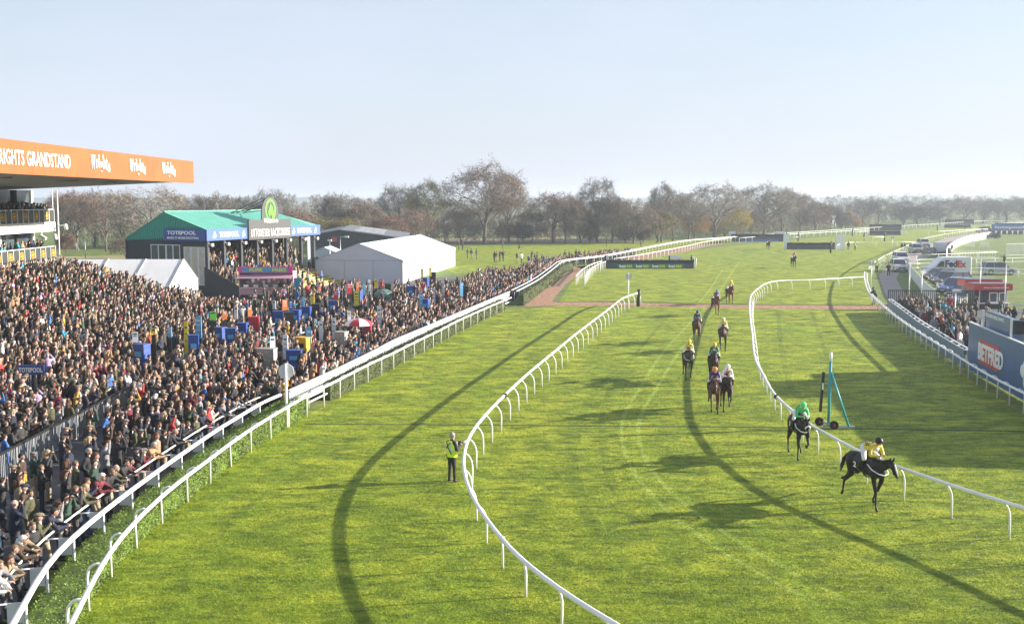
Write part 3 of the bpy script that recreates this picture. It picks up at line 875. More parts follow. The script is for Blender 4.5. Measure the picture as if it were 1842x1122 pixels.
# arched crest above with a lime ring and horse head
b = MB()
arc = [(11.35 + 1.70 * math.cos(a_), -0.42, 8.6 + 1.75 * math.sin(a_)) for a_ in np.linspace(0, math.pi, 20)]
b.prism([(13.05, -0.42, 7.75)] + arc + [(9.65, -0.42, 7.75)], (0, -0.12, 0)); lw('crest_board', b, m_greysign)
b = MB(); n_ = 28
ring_o = [(11.35 + 1.05 * math.cos(t), -0.58, 8.85 + 1.25 * math.sin(t)) for t in np.linspace(0, 2 * math.pi, n_, endpoint=False)]
ring_i = [(11.35 + 0.78 * math.cos(t), -0.58, 8.85 + 0.98 * math.sin(t)) for t in np.linspace(0, 2 * math.pi, n_, endpoint=False)]
b.add(ring_o + ring_i, [(i, (i + 1) % n_, n_ + (i + 1) % n_, n_ + i) for i in range(n_)]); lw('crest_ring', b, m_lime)
b = MB(); b.prism([(11.35 + x, -0.57, 8.3 + z) for x, z in ((-0.35, -0.2), (-0.5, 0.3), (-0.2, 0.9), (0.0, 1.35), (0.12, 1.1), (0.4, 0.9), (0.62, 0.3), (0.66, -0.1), (0.35, -0.55), (0.2, -0.5), (0.25, -0.1), (0.0, 0.1), (-0.1, -0.05))], (0, -0.03, 0)); lw('horse_head_emblem', b, m_lime)
text_mesh('lettering', 'Welcome to', 1, 0.02, m_letter, root, (9.9, -0.62, 7.45), rf, width=2.9, height=0.5, shear=0.3, bold=0.03)
for (dx, zz) in ((-1.2, 10.2), (-1.2, 9.2), (1.2, 10.0), (1.2, 9.0), (0, 10.2)):
    b = MB(); b.tube([(11.35 + dx, -0.35, zz), (11.35 + dx, 3.9, 8.5)], 0.045, 5); lw('stay', b, m_blackmetal)
# columns with lamps along the front
colx = [0.15, 3.05, 6.2, 9.3, 12.35, 15.4, 18.7, 21.6]
for x in colx:
    if x > Lf: continue
    b = MB(); b.box((x, 0.0, 2.9), (0.34, 0.34, 5.8)); lw('column', b, m_navy)
    b = MB(); b.box((x + 0.35, -0.35, 5.35), (0.35, 0.25, 0.3)); b.tube([(x, -0.1, 5.5), (x + 0.3, -0.3, 5.45)], 0.04, 5); lw('lamp', b, m_wall)
b = MB(); b.box((21.2, 0.3, 3.6), (1.0, 0.12, 4.2)); lw('white_panel', b, m_white2)
# stepped terrace inside, running out in front as yellow edged steps
ST_N, ST_D, ST_R = 15, 0.62, 0.235
def stand_z(ly):          # ly local depth, terrace starts 4 m in front
    k = int((ly + 4.0) / ST_D)
    return max(0, min(k, ST_N)) * ST_R
for k in range(ST_N):
    y0 = -4.0 + (k) * ST_D
    b = MB(); b.box((Lf / 2 + 0.2, (y0 + DW - 0.3) / 2, k * ST_R + ST_R / 2), (Lf - 0.5, DW - 0.3 - y0, ST_R)); lw('step', b, m_concrete)
    if k < 9:
        b = MB(); b.box((Lf / 2 + 0.2, y0 + 0.05, (k + 1) * ST_R + 0.012), (Lf - 0.5, 0.16, 0.02)); b.box((Lf / 2 + 0.2, y0 - 0.006, (k + 1) * ST_R - 0.05), (Lf - 0.5, 0.01, 0.1)); lw('step_edging', b, m_yellow)
# sloping dark side walls of the terrace
for x in (-0.15, Lf + 0.1):
    b = MB(); b.prism([(x, -4.3, 0), (x, -4.3, 1.0), (x, 0.2, 3.1), (x, 0.2, 0)], (0.16, 0, 0)); lw('wing_wall', b, m_navy)
for (x0) in (3.4, 12.3, 16.6):
    b = MB()
    for (ya, yb_) in ((-3.2, 0.0), (1.0, 3.5)):
        za = stand_z(ya); zb_ = stand_z(yb_)
        b.tube([(x0, ya, za), (x0, ya, za + 0.95), (x0, yb_, zb_ + 0.95), (x0, yb_, zb_)], 0.035, 5)
    lw('handrail', b, m_white)
STAND_ROOT = root; STAND_ANG = ang; STAND_O = (c0.x, c0.y); STAND_L = Lf
def stand_world(lx, ly):
    ca, sa = math.cos(ang0), math.sin(ang0)
    return STAND_O[0] + lx * ca - ly * sa, STAND_O[1] + lx * sa + ly * ca
ang0 = ang

# ---------------------------------------------------------------- marquees
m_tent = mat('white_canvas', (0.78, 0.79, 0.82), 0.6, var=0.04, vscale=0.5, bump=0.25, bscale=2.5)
m_tentside = mat('grey_white_canvas', (0.55, 0.58, 0.64), 0.6, var=0.05, vscale=0.5)  # white canvas greyed so gable shade is in the colour; also tent windows
m_seam = mat('canvas_seam', (0.45, 0.47, 0.50), 0.7)
def marquee(label, A, B, L, eave, ridge_, bays, name='marquee', front_panels=3, side_windows=False):
    """A, B: ground ends of the gable facing the camera (left, right); L length away"""
    A = Vector((A.x, A.y, 0)); B = Vector((B.x, B.y, 0))
    wv = (B - A); Wd = wv.length; a = math.atan2(wv.y, wv.x)
    root = thing(name, A, label, 'marquee', rz=a)
    n_ = bays
    for k in range(n_):
        y0 = L * k / n_; y1 = L * (k + 1) / n_
        for s in (0, 1):
            b = MB()
            xe = 0 if s == 0 else Wd
            xo = -0.12 if s == 0 else Wd + 0.12
            b.add([(xo, y0, eave - 0.02), (xo, y1, eave - 0.02), (Wd / 2, y1, ridge_), (Wd / 2, y0, ridge_), (xe + (xo - xe), y0, eave - 0.25), (xe + (xo - xe), y1, eave - 0.25)],
                  [(0, 1, 2, 3), (4, 5, 1, 0)] if s == 1 else [(3, 2, 1, 0), (0, 1, 5, 4)])
            b.build('roof_panel', m_tent, root)
        b = MB(); b.box((Wd, (y0 + y1) / 2, eave / 2), (0.05, (y1 - y0) - 0.12, eave - 0.04)); b.build('side_panel', m_tent, root)
        b = MB(); b.box((0, (y0 + y1) / 2, eave / 2), (0.05, (y1 - y0) - 0.12, eave - 0.04)); b.build('side_panel', m_tent, root)
        if side_windows and k % 2 == 0:
            b = MB(); b.box((Wd + 0.03, (y0 + y1) / 2, eave * 0.5), (0.03, (y1 - y0) * 0.55, eave * 0.5)); b.build('window', m_tentside, root)
    for k in range(n_ + 1):
        rm = MB(); y = L * k / n_
        for (xa, xb) in ((-0.12, Wd / 2), (Wd + 0.12, Wd / 2)):
            rm.bar((xa, y, eave + 0.02), (xb, y, ridge_ + 0.04), 0.10, 0.05)
        rm.box((Wd + 0.02, y, eave / 2), (0.09, 0.10, eave)); rm.box((-0.02, y, eave / 2), (0.09, 0.10, eave))
        rm.build('rib', m_seam, root)
    for yy in (0, L):
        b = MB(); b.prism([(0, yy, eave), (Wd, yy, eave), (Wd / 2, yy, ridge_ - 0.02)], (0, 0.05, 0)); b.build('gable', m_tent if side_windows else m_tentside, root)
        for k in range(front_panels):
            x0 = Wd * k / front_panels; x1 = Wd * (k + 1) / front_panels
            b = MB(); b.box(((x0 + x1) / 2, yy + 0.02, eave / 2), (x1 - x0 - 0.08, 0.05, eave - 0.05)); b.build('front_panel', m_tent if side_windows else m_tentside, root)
            b = MB(); b.box((x1, yy - 0.02, eave / 2), (0.10, 0.06, eave)); b.build('pole', m_seam, root)
    return root
B = at(724, 510.0); A = Vector((B.x - 10.7 * 0.992, B.y + 10.7 * 0.124, 0))
marquee('large white marquee with a grey shaded gable, right of the stand', A, B, 36.0, 2.75, 4.75, 9, front_panels=3)
A = Vector((-30.6, 99.0, 0)); B2 = Vector((-30.6, 108.0, 0))
# small tent lies across: its gable faces the course
marquee('small white marquee behind the terrace crowd, ridge running left', A, B2, 10.5, 2.3, 4.5, 3, front_panels=6, side_windows=True)
b = MB(); p = atd(190, 0, 0)
# low white tent roof beyond the stand
A = at(565, 489); B = at(600, 489)
marquee('low white tent just visible between the stand and the large marquee', Vector((A.x - 1, A.y, 0)), Vector((B.x + 1.0, B.y, 0)), 6.0, 2.4, 3.4, 2, front_panels=2)

# ---------------------------------------------------------------- dark shed
m_shed = mat('dark_green_shed_wall', (0.05, 0.06, 0.055), 0.7, var=0.1)
m_shedroof = mat('grey_shed_roof', (0.14, 0.15, 0.16), 0.6, var=0.15)
a = at(560, 482); root = thing('shed', (a.x, a.y, 0), 'dark green shed with a low grey roof and pale skylights behind the marquee', 'shed', rz=math.radians(5))
Ws, Ls = 14.0, 30.0
b = MB(); b.prism([(0, 0, 0), (Ws, 0, 0), (Ws, 0, 4.2), (Ws * 0.3, 0, 5.5), (0, 0, 4.8)], (0, Ls, 0)); b.build('wall', m_shed, root)
b = MB(); b.prism([(-0.4, -0.3, 4.8), (Ws * 0.3, -0.3, 5.68), (Ws + 0.4, -0.3, 4.3), (Ws + 0.4, -0.3, 4.15), (Ws * 0.3, -0.3, 5.52), (-0.4, -0.3, 4.65)], (0, Ls + 0.6, 0)); b.build('roof', m_shedroof, root)
for k in range(5):
    y = 3 + k * 5.2; sl = (5.68 - 4.3) / (Ws * 0.7 + 0.4)
    x0, x1 = Ws * 0.45, Ws * 0.75
    b = MB(); b.bar((x0, y, 5.74 - sl * (x0 - Ws * .3)), (x1, y, 5.74 - sl * (x1 - Ws * .3)), 1.6, 0.04); b.build('skylight', m_white2, root)
b = MB(); b.box((2.2, -0.05, 1.5), (3.0, 0.1, 3.0)); b.build('door', mat('blue_grey_shutter', (0.10, 0.13, 0.16), 0.6), root)
b = MB(); b.box((3.4, -0.05, 4.2), (0.8, 0.06, 0.7)); b.build('red_sign', mat('faded_red_sign', (0.45, 0.10, 0.08), 0.6), root)
def lamp_post(label, px, py, h, arm=0.0, name='lamp_post'):
    p = at(px, py); r = thing(name, p, label, 'lamp post')
    b = MB(); b.tube([(0, 0, 0), (0, 0, h)], [0.07, 0.05], 6); b.build('pole', m_galv, r)
    b = MB(); b.box((arm, 0, h), (0.5, 0.35, 0.22)); b.tube([(0, 0, h), (arm, 0, h)], 0.03, 5) if arm else None
    b.build('lamp_head', m_wall, r)
lamp_post('grey lamp post left of the large marquee in front of the shed', 594, 494, 4.6)
lamp_post('second grey lamp post nearer the marquee ridge, lamp arm to the right', 613, 492, 5.0, 0.9)

# ---------------------------------------------------------------- food trailer
m_pink = mat('magenta_sign', (0.62, 0.03, 0.28), 0.45)
m_tblue = mat('turquoise_print', (0.04, 0.30, 0.45), 0.5)
m_txty = mat('yellow_print', (0.78, 0.62, 0.08), 0.6)
m_pinkpale = mat('pale_pink_panel', (0.50, 0.28, 0.36), 0.5)
m_steel = mat('steel_counter', (0.55, 0.56, 0.58), 0.3, metal=0.7)
a = at(430, 537); c = at(527.5, 537)
Lx = (c - a).length; root = thing('food_trailer', a, 'pink food trailer with PORK and FRIES sign in front of the stand steps', 'trailer', rz=math.atan2(c.y - a.y, c.x - a.x))
b = MB(); b.box((Lx / 2, 2.05, 1.4), (Lx, 0.1, 2.5)); b.box((0.05, 1.05, 1.4), (0.1, 2.0, 2.5)); b.box((Lx - 0.05, 1.05, 1.4), (0.1, 2.0, 2.5)); b.box((Lx / 2, 1.05, 0.45), (Lx - 0.2, 1.95, 0.1)); b.build('body', m_pinkpale, root)
b = MB(); b.box((Lx / 2, 1.05, 2.7), (Lx, 2.2, 0.08)); b.build('roof', m_white2, root)
b = MB(); b.box((Lx / 2, 0.02, 0.75), (Lx - 0.2, 0.06, 0.7)); b.build('front_panel', m_pinkpale, root)
b = MB(); b.box((Lx / 2, -0.25, 1.15), (Lx * 0.9, 0.55, 0.06)); b.build('counter', m_steel, root)
b = MB(); b.bar((0.02, -0.5, 2.25), (Lx - 0.02, -0.5, 2.25), 1.1, 0.05, up=Vector((0, -0.25, 1))); b.build('awning_flap', m_pinkpale, root)
b = MB(); b.box((Lx / 2, 0.0, 2.93), (Lx, 0.12, 0.62)); b.build('signboard', m_pink, root)
b = MB(); b.box((Lx / 2, -0.07, 2.93), (Lx * 0.84, 0.03, 0.5)); b.build('sign_print', m_tblue, root)
text_mesh('lettering', 'PORK', 1, 0.02, m_txty, root, (Lx * 0.21, -0.10, 2.75), rf, width=Lx * 0.25, height=0.36, bold=0.03)
text_mesh('lettering', 'FRIES', 1, 0.02, m_txty, root, (Lx * 0.63, -0.10, 2.75), rf, width=Lx * 0.26, height=0.36, bold=0.03)
b = MB()
for k in range(9): b.box((0.5 + k * 0.55, 1.9, 1.5 + 0.2 * (k % 3)), (0.3, 0.2, 0.3 + 0.1 * (k % 2)))
for k in range(5): b.box((0.7 + k * 1.0, 0.35, 1.3), (0.5, 0.4, 0.22))
b.build('equipment', m_steel, root)
b = MB()
for xx in (Lx * 0.4, Lx * 0.55): b.disc((xx, 0.1, 0.3), 0.3, 0.2, 14, 'Y')
b.build('wheel', m_black, root)
b = MB(); p = Vector((Lx + 0.45, 0.1, 1.35)); b.box(p, (0.75, 0.06, 1.5)); b.build('menu_board', m_tblue, root)
b = MB(); p = at(365, 533)
r = thing('toilets_sign', p, 'small white TOILETS sign on a post left of the stand', 'sign')
b.box((0, 0, 2.9), (0.85, 0.05, 0.75)); b.build('board', m_white2, r)
text_mesh('lettering', 'TOILETS', 1, 0.01, m_black, r, (-0.36, -0.04, 3.0), rf, width=0.72, height=0.18, bold=0.02)
b = MB(); b.prism([(-0.15, -0.035, 2.72), (0.0, -0.035, 2.62), (0.0, -0.035, 2.68), (0.2, -0.035, 2.68), (0.2, -0.035, 2.76), (0, -0.035, 2.76), (0, -0.035, 2.82)], (0, -0.01, 0)); b.build('arrow', m_black, r)
b = MB(); b.box((0, 0.05, 1.4), (0.06, 0.05, 2.9)); b.build('post', m_galv, r)

# ---------------------------------------------------------------- blue hoardings on the right
m_hblue = mat('deep_blue_hoarding', (0.035, 0.11, 0.30), 0.4, var=0.08, vscale=0.8)
m_hblue2 = mat('grey_blue_panel', (0.10, 0.17, 0.29), 0.45, var=0.08, vscale=0.8)
m_redp = mat('red_print', (0.55, 0.06, 0.06), 0.5)
a = at(1741, 664); c = at(1842, 722)
d = (c - a).normalized()
c2 = a + d * 21.0
HH = 2.75
aa = math.atan2(d.y, d.x)
root = thing('betting_hoarding', (a.x, a.y, 0), 'tall blue BETFRED hoarding at the right edge, lower front board', 'hoarding', rz=aa)
# local x along hoarding towards the camera; course side is -y?
n_ = 7; seg = 21.0 / n_
for k in range(n_):
    b = MB(); b.box((seg * (k + 0.5), 0, HH / 2 + 0.06), (seg - 0.015, 0.08, HH)); b.build('panel', m_hblue, root)
b = MB(); b.box((10.5, 0, HH + 0.09), (21.0, 0.14, 0.05)); b.build('top_edge', m_white2, root)
# course side: direction to the left of walking a->c2 is (-d.y, d.x); choose the side facing the course
left = Vector((-math.sin(aa), math.cos(aa), 0))
face = -1 if (left.x > 0) else 1
hrot = (math.pi / 2, 0, 0) if face < 0 else (math.pi / 2, 0, math.pi)
# measured in pixels: BETFRED from x 1762 to 1808
def along(px, py_):      # distance along hoarding for a pixel column
    # intersect view ray column with the line
    k_ = (px - PCX) / PXF
    # x = k*y' ; use ground approx
    best = min((abs(proj((a.x + d.x * t, a.y + d.y * t, 1.3))[0] - px), t) for t in [i * 0.05 for i in range(0, 420)])
    return best[1]
t0 = along(1762, 0); t1 = along(1807, 0)
b = MB(); b.box(((t0 + t1) / 2 - 0.35, face * 0.055, 1.45), ((t1 - t0) * 0.8, 0.02, 1.35)); b.build('red_flash', m_redp, root)
text_mesh('lettering', 'BETFRED', 1, 0.03, m_letter, root, (t0 if face < 0 else t1, face * 0.075, 0.98), hrot, width=(t1 - t0), height=0.95, bold=0.04)
t2 = along(1838, 0)
b = MB()
b.ball((t2 + 0.9, face * 0.05, 1.55), (0.75, 0.04, 0.55), 14, 8); b.ball((t2 + 0.35, face * 0.05, 1.5), (0.45, 0.04, 0.33), 12, 7); b.ball((t2 + 1.3, face * 0.05, 1.0), (0.9, 0.04, 0.5), 12, 7)
b.build('printed_cloud', m_letter, root)
# upper box with a sign (viewing platform of the winning post camera)
t3 = along(1759, 0); t4 = along(1803, 0)
r2 = thing('commentary_box', (a.x, a.y, 0), 'small blue raised box with a builders sign behind the BETFRED hoarding', 'box', rz=aa)
yo = -face * 0.6
b = MB(); b.box(((t3 + t4) / 2 + 0.2, yo, 2.85), (t4 - t3 + 0.1, 0.5, 1.6)); b.build('body', m_hblue2, r2)
b = MB(); b.box((t4 + 0.4, yo, 3.35), (0.5, 0.6, 0.7)); b.build('equipment_case', m_black, r2)
b = MB(); b.box(((t3 + t4) / 2 + 0.2, yo + face * 0.3, 3.5), (t4 - t3 + 0.1, 0.06, 0.5)); b.build('signboard', mat('slate_blue_sign', (0.14, 0.20, 0.28), 0.5), r2)
text_mesh('lettering', 'BUILDERS MERCHANTS', 1, 0.02, m_letter, r2, (t3 + 0.3 if face < 0 else t4, yo + face * 0.345, 3.42), hrot, width=(t4 - t3) * 0.75, height=0.2, bold=0.02)
b = MB()
for tt in (t3 + 0.05, t4 + 0.55): b.box((tt, yo + face * 0.38, 1.9), (0.10, 0.10, 3.7))
b.build('post', m_white, r2)
# rest of the enclosure furniture further right, casting the broad shade over the turf
r3 = thing('hoarding_stand', (a.x + d.x * 21, a.y + d.y * 21, 0), 'blue-backed raised viewing stand just outside the right edge', 'stand', rz=aa)
b = MB(); b.box((-9.0, -face * 4.5, 2.3), (8.0, 5.0, 4.6)); b.build('body', m_hblue2, r3)
b = MB(); b.box((-9.0, -face * 4.5, 4.75), (8.6, 5.6, 0.2)); b.build('roof', m_white2, r3)
r3.location = r3.location + left * (-face) * 6 + d * 4

# low blue hoarding with a white capped counter rail
LB = [(1597, 562), (1620, 581), (1650, 606), (1680, 627), (1705, 645), (1741, 668)]
P = resample([at(x, y) for x, y in LB], 2.0)
root = thing('low_blue_hoarding', (P[0].x, P[0].y, 0), 'low blue advertising boards along the viewing enclosure with white capping', 'hoarding')
for p, q in zip(P[:-1], P[1:]):
    b = MB(); b.bar(Vector((p.x, p.y, 0.62)), Vector((q.x, q.y, 0.62)), 0.06, 1.02); wchild('panel', b, m_hblue2, root)
cap = [Vector((p.x + 0.35, p.y + 0.15, 1.17)) for p in P]
b = MB()
for p, q in zip(cap[:-1], cap[1:]): b.bar(p, q, 0.10, 0.05)
b.tube([Vector((p.x, p.y, 1.15)) for p in P], 0.035, 5)
for p, q in zip(P, cap): b.bar(Vector((p.x, p.y, 1.16)), q, 0.10, 0.05)
wchild('capping', b, m_white, root)
pa, pb = at(1727, 655), at(1741, 665)
dd = (pb - pa); an = math.atan2(dd.y, dd.x)
text_mesh('lettering', 'BETFRED', 1, 0.02, m_letter, root, (pa - root.location) + Vector((-0.1, 0.0, 0.45)), (math.pi / 2, 0, an), width=dd.length, height=0.4, bold=0.03)

# red kiosks
m_red = mat('red_kiosk', (0.52, 0.03, 0.035), 0.45, var=0.05)
def kiosk(label, x0, x1, yb, h, deep, windows):
    a = at(x0, yb); c = at(x1, yb); L = (c - a).length
    r = thing('ticket_kiosk', a, label, 'kiosk')
    b = MB(); b.box((L / 2, deep / 2 + 0.3, h * 0.4), (L - 0.3, deep, h * 0.8)); b.build('body', m_navy, r)
    b = MB(); b.box((L / 2, deep / 2 + 0.1, h * 0.88), (L + 0.3, deep + 0.7, h * 0.24)); b.build('canopy', m_red, r)
    b = MB(); b.box((L / 2, deep / 2 + 0.1, h + 0.03), (L + 0.1, deep + 0.5, 0.07)); b.build('roof', m_shedroof, r)
    for (u, v) in windows:
        b = MB(); b.box(((u + v) / 2 * L, 0.27, h * 0.46), ((v - u) * L, 0.05, h * 0.38)); w = b.build('window', m_glass, r)
        f = MB()
        for xx in (u * L, v * L): f.box((xx, 0.24, h * 0.46), (0.09, 0.06, h * 0.42))
        for zz in (0.27, 0.65): f.box(((u + v) / 2 * L, 0.24, h * zz), ((v - u) * L, 0.06, 0.09))
        f.build('frame', m_white, w)
    b = MB(); b.box((L / 2, -0.05, h * 0.24), (L, 0.5, 0.06)); b.build('counter', m_white2, r)
    return r, L
k1, Lk = kiosk('red topped kiosk with two white framed windows, nearer of the two', 1752, 1815, 556, 2.3, 1.4, ((0.46, 0.68), (0.74, 0.95)))
text_mesh('lettering', 'Welcome to Grandstand and Paddock', 1, 0.02, m_letter, k1, (Lk * 0.22, -0.28, 1.93), rf, width=Lk * 0.72, height=0.16, bold=0.02)
kiosk('red topped kiosk partly hidden behind the nearer one', 1736, 1797, 548, 2.4, 1.2, ((0.1, 0.3),))
# ---------------------------------------------------------------- figures: one continuous body surface
def capsule(mb, a, b, ra, rb, sx=1.0, n=12):
    a = Vector(a); b = Vector(b); d = b - a; L = d.length
    if L < 1e-5: d = Vector((0, 0, 1)); L = 1e-5
    d = d.normalized()
    ref = Vector((1, 0, 0)) if abs(d.x) < 0.85 else Vector((0, 1, 0))
    u = (ref - d * ref.dot(d)).normalized(); w = d.cross(u)
    rings = []
    for t in (-0.96, -0.7, -0.35, 0): rings.append((a + d * (t * ra), ra * math.sqrt(max(0.02, 1 - t * t))))
    for t in (0, 0.35, 0.7, 0.96): rings.append((b + d * (t * rb), rb * math.sqrt(max(0.02, 1 - t * t))))
    vs = []
    for c, r in rings:
        for j in range(n):
            t = 2 * math.pi * j / n
            vs.append(c + u * (math.cos(t) * r * sx) + w * (math.sin(t) * r))
    fs = []
    for i in range(len(rings) - 1):
        for j in range(n):
            fs.append((i * n + j, i * n + (j + 1) % n, (i + 1) * n + (j + 1) % n, (i + 1) * n + j))
    fs.append(tuple(range(n - 1, -1, -1))); fs.append(tuple((len(rings) - 1) * n + j for j in range(n)))
    mb.add(vs, fs)

def figure_mesh(name, prims, voxel, ratio, mats, extra=None, smooth=3, rule=None):
    """prims: (a, b, ra, rb, cls[, sx]); union of tapered limbs -> single skin"""
    mb = MB()
    for p in prims: capsule(mb, p[0], p[1], p[2], p[3], p[5] if len(p) > 5 else 1.0)
    me = bpy.data.meshes.new('tmp'); me.from_pydata(mb.v, [], mb.f); me.update()
    o = bpy.data.objects.new('tmp', me); COL.objects.link(o)
    r = o.modifiers.new('r', 'REMESH'); r.mode = 'VOXEL'; r.voxel_size = voxel; r.use_smooth_shade = True
    s = o.modifiers.new('s', 'SMOOTH'); s.factor = 0.5; s.iterations = smooth
    if ratio < 1:
        d = o.modifiers.new('d', 'DECIMATE'); d.ratio = ratio
    dg = bpy.context.evaluated_depsgraph_get()
    me2 = bpy.data.meshes.new_from_object(o.evaluated_get(dg))
    bpy.data.objects.remove(o, do_unlink=True)
    n = len(me2.polygons)
    vc = np.empty(len(me2.vertices) * 3); me2.vertices.foreach_get('co', vc); vc = vc.reshape(-1, 3)
    cen = np.empty(n * 3); me2.polygons.foreach_get('center', cen); cen = cen.reshape(-1, 3)
    best = np.full(n, 1e9); cls = np.zeros(n, int)
    for p in prims:
        a = np.array(p[0], float); b = np.array(p[1], float); ab = b - a
        t = np.clip(((cen - a) @ ab) / max(1e-9, ab @ ab), 0, 1)
        q = a + t[:, None] * ab
        rr = p[2] + (p[3] - p[2]) * t
        dd = cen - q
        if len(p) > 5 and abs(ab[0]) < 0.6 * np.linalg.norm(ab) + 1e-6: dd = dd / np.array([p[5], 1, 1])
        dist = np.linalg.norm(dd, axis=1) / rr
        m_ = dist < best
        best[m_] = dist[m_]; cls[m_] = p[4]
    if rule: cls = rule(cen, cls)
    verts = [tuple(v) for v in vc]; faces = [tuple(p.vertices) for p in me2.polygons]; mi = list(cls); smv = [True] * n
    bpy.data.meshes.remove(me2)
    if extra is not None:
        base = len(verts)
        verts += extra.v; faces += [tuple(base + i for i in f) for f in extra.f]; mi += extra.m; smv += extra.sm
    out_ = bpy.data.meshes.new(name)
    out_.from_pydata(verts, [], faces)
    for m in mats: out_.materials.append(m)
    out_.polygons.foreach_set('material_index', [int(i) for i in mi])
    out_.polygons.foreach_set('use_smooth', smv)
    out_.update()
    return out_

# person classes: 0 coat, 1 trousers, 2 skin, 3 shoes, 4 shirt
m_skin = mat('skin', (0.55, 0.32, 0.23), 0.6, var=0.08, vscale=8)
m_eye = mat('eye_dark', (0.03, 0.02, 0.02), 0.4)
m_lip = mat('lip', (0.35, 0.12, 0.10), 0.6)
def hand(ex, wrist, dirv, curl, side, s=1.0):
    """palm plus four unequal bent fingers and a thumb"""
    w = Vector(wrist); d = Vector(dirv).normalized()
    ref = Vector((side, 0, 0)); lat = (ref - d * ref.dot(d))
    if lat.length < 0.1: lat = Vector((0, 1, 0)) - d * d.y
    lat.normalize(); nrm = d.cross(lat)
    pc = w + d * 0.075 * s
    lens = (0.062, 0.072, 0.068, 0.052)
    for i in range(4):
        o_ = (i - 1.5) * 0.019 * s
        p0 = pc + lat * o_ * -side
        p1 = p0 + (d * math.cos(curl) + nrm * math.sin(curl)) * lens[i] * 0.5 * s
        p2 = p1 + (d * math.cos(2.0 * curl) + nrm * math.sin(2.0 * curl)) * lens[i] * 0.5 * s
        ex.tube([p0, p1, p2], [0.0095 * s, 0.009 * s, 0.007 * s], 4, 2)
    p0 = w + d * 0.03 * s + lat * 0.03 * s * side * -1
    ex.tube([p0, p0 + (d * 0.6 - lat * side * 0.7 + nrm * 0.4).normalized() * 0.035 * s, p0 + (d * 1.0 - lat * side * 0.4 + nrm * 0.5).normalized() * 0.06 * s], [0.011 * s, 0.0105 * s, 0.008 * s], 4, 2)

def face_extra(ex, hc, yaw_pitch=0.0, r=0.1):
    """hc head centre; the face looks along +Y"""
    h = Vector(hc); cp, sp = math.cos(yaw_pitch), math.sin(yaw_pitch)
    def q(x, y, z): return h + Vector((x, y * cp - z * sp, y * sp + z * cp))
    ex.add([q(-0.015, 0.085, -0.015), q(0.015, 0.085, -0.015), q(0, 0.107, -0.02), q(0, 0.088, 0.03), q(0, 0.085, -0.03)], [(0, 2, 3), (1, 3, 2), (0, 4, 2), (1, 2, 4)], 2, True)
    for s in (-1, 1):
        ex.ball(q(s * 0.033, 0.083, 0.018), (0.012, 0.008, 0.008), 6, 4, 5)
        ex.box(q(s * 0.033, 0.092, 0.037), (0.03, 0.008, 0.007), 0, 5)
        ex.ball(q(s * 0.083, 0.0, 0.0), (0.012, 0.02, 0.03), 6, 4, 2)
    ex.box(q(0, 0.088, -0.05), (0.04, 0.012, 0.008), 0, 6)

def arm(pr, sh, el, wr, hd, cls=0, sleeve=True, thick=1.0):
    pr.append((sh, el, 0.074 * thick, 0.06 * thick, cls)); pr.append((el, wr, 0.06 * thick, 0.046 * thick, cls))
    pr.append((wr, hd, 0.033, 0.036, 2, 1.0))

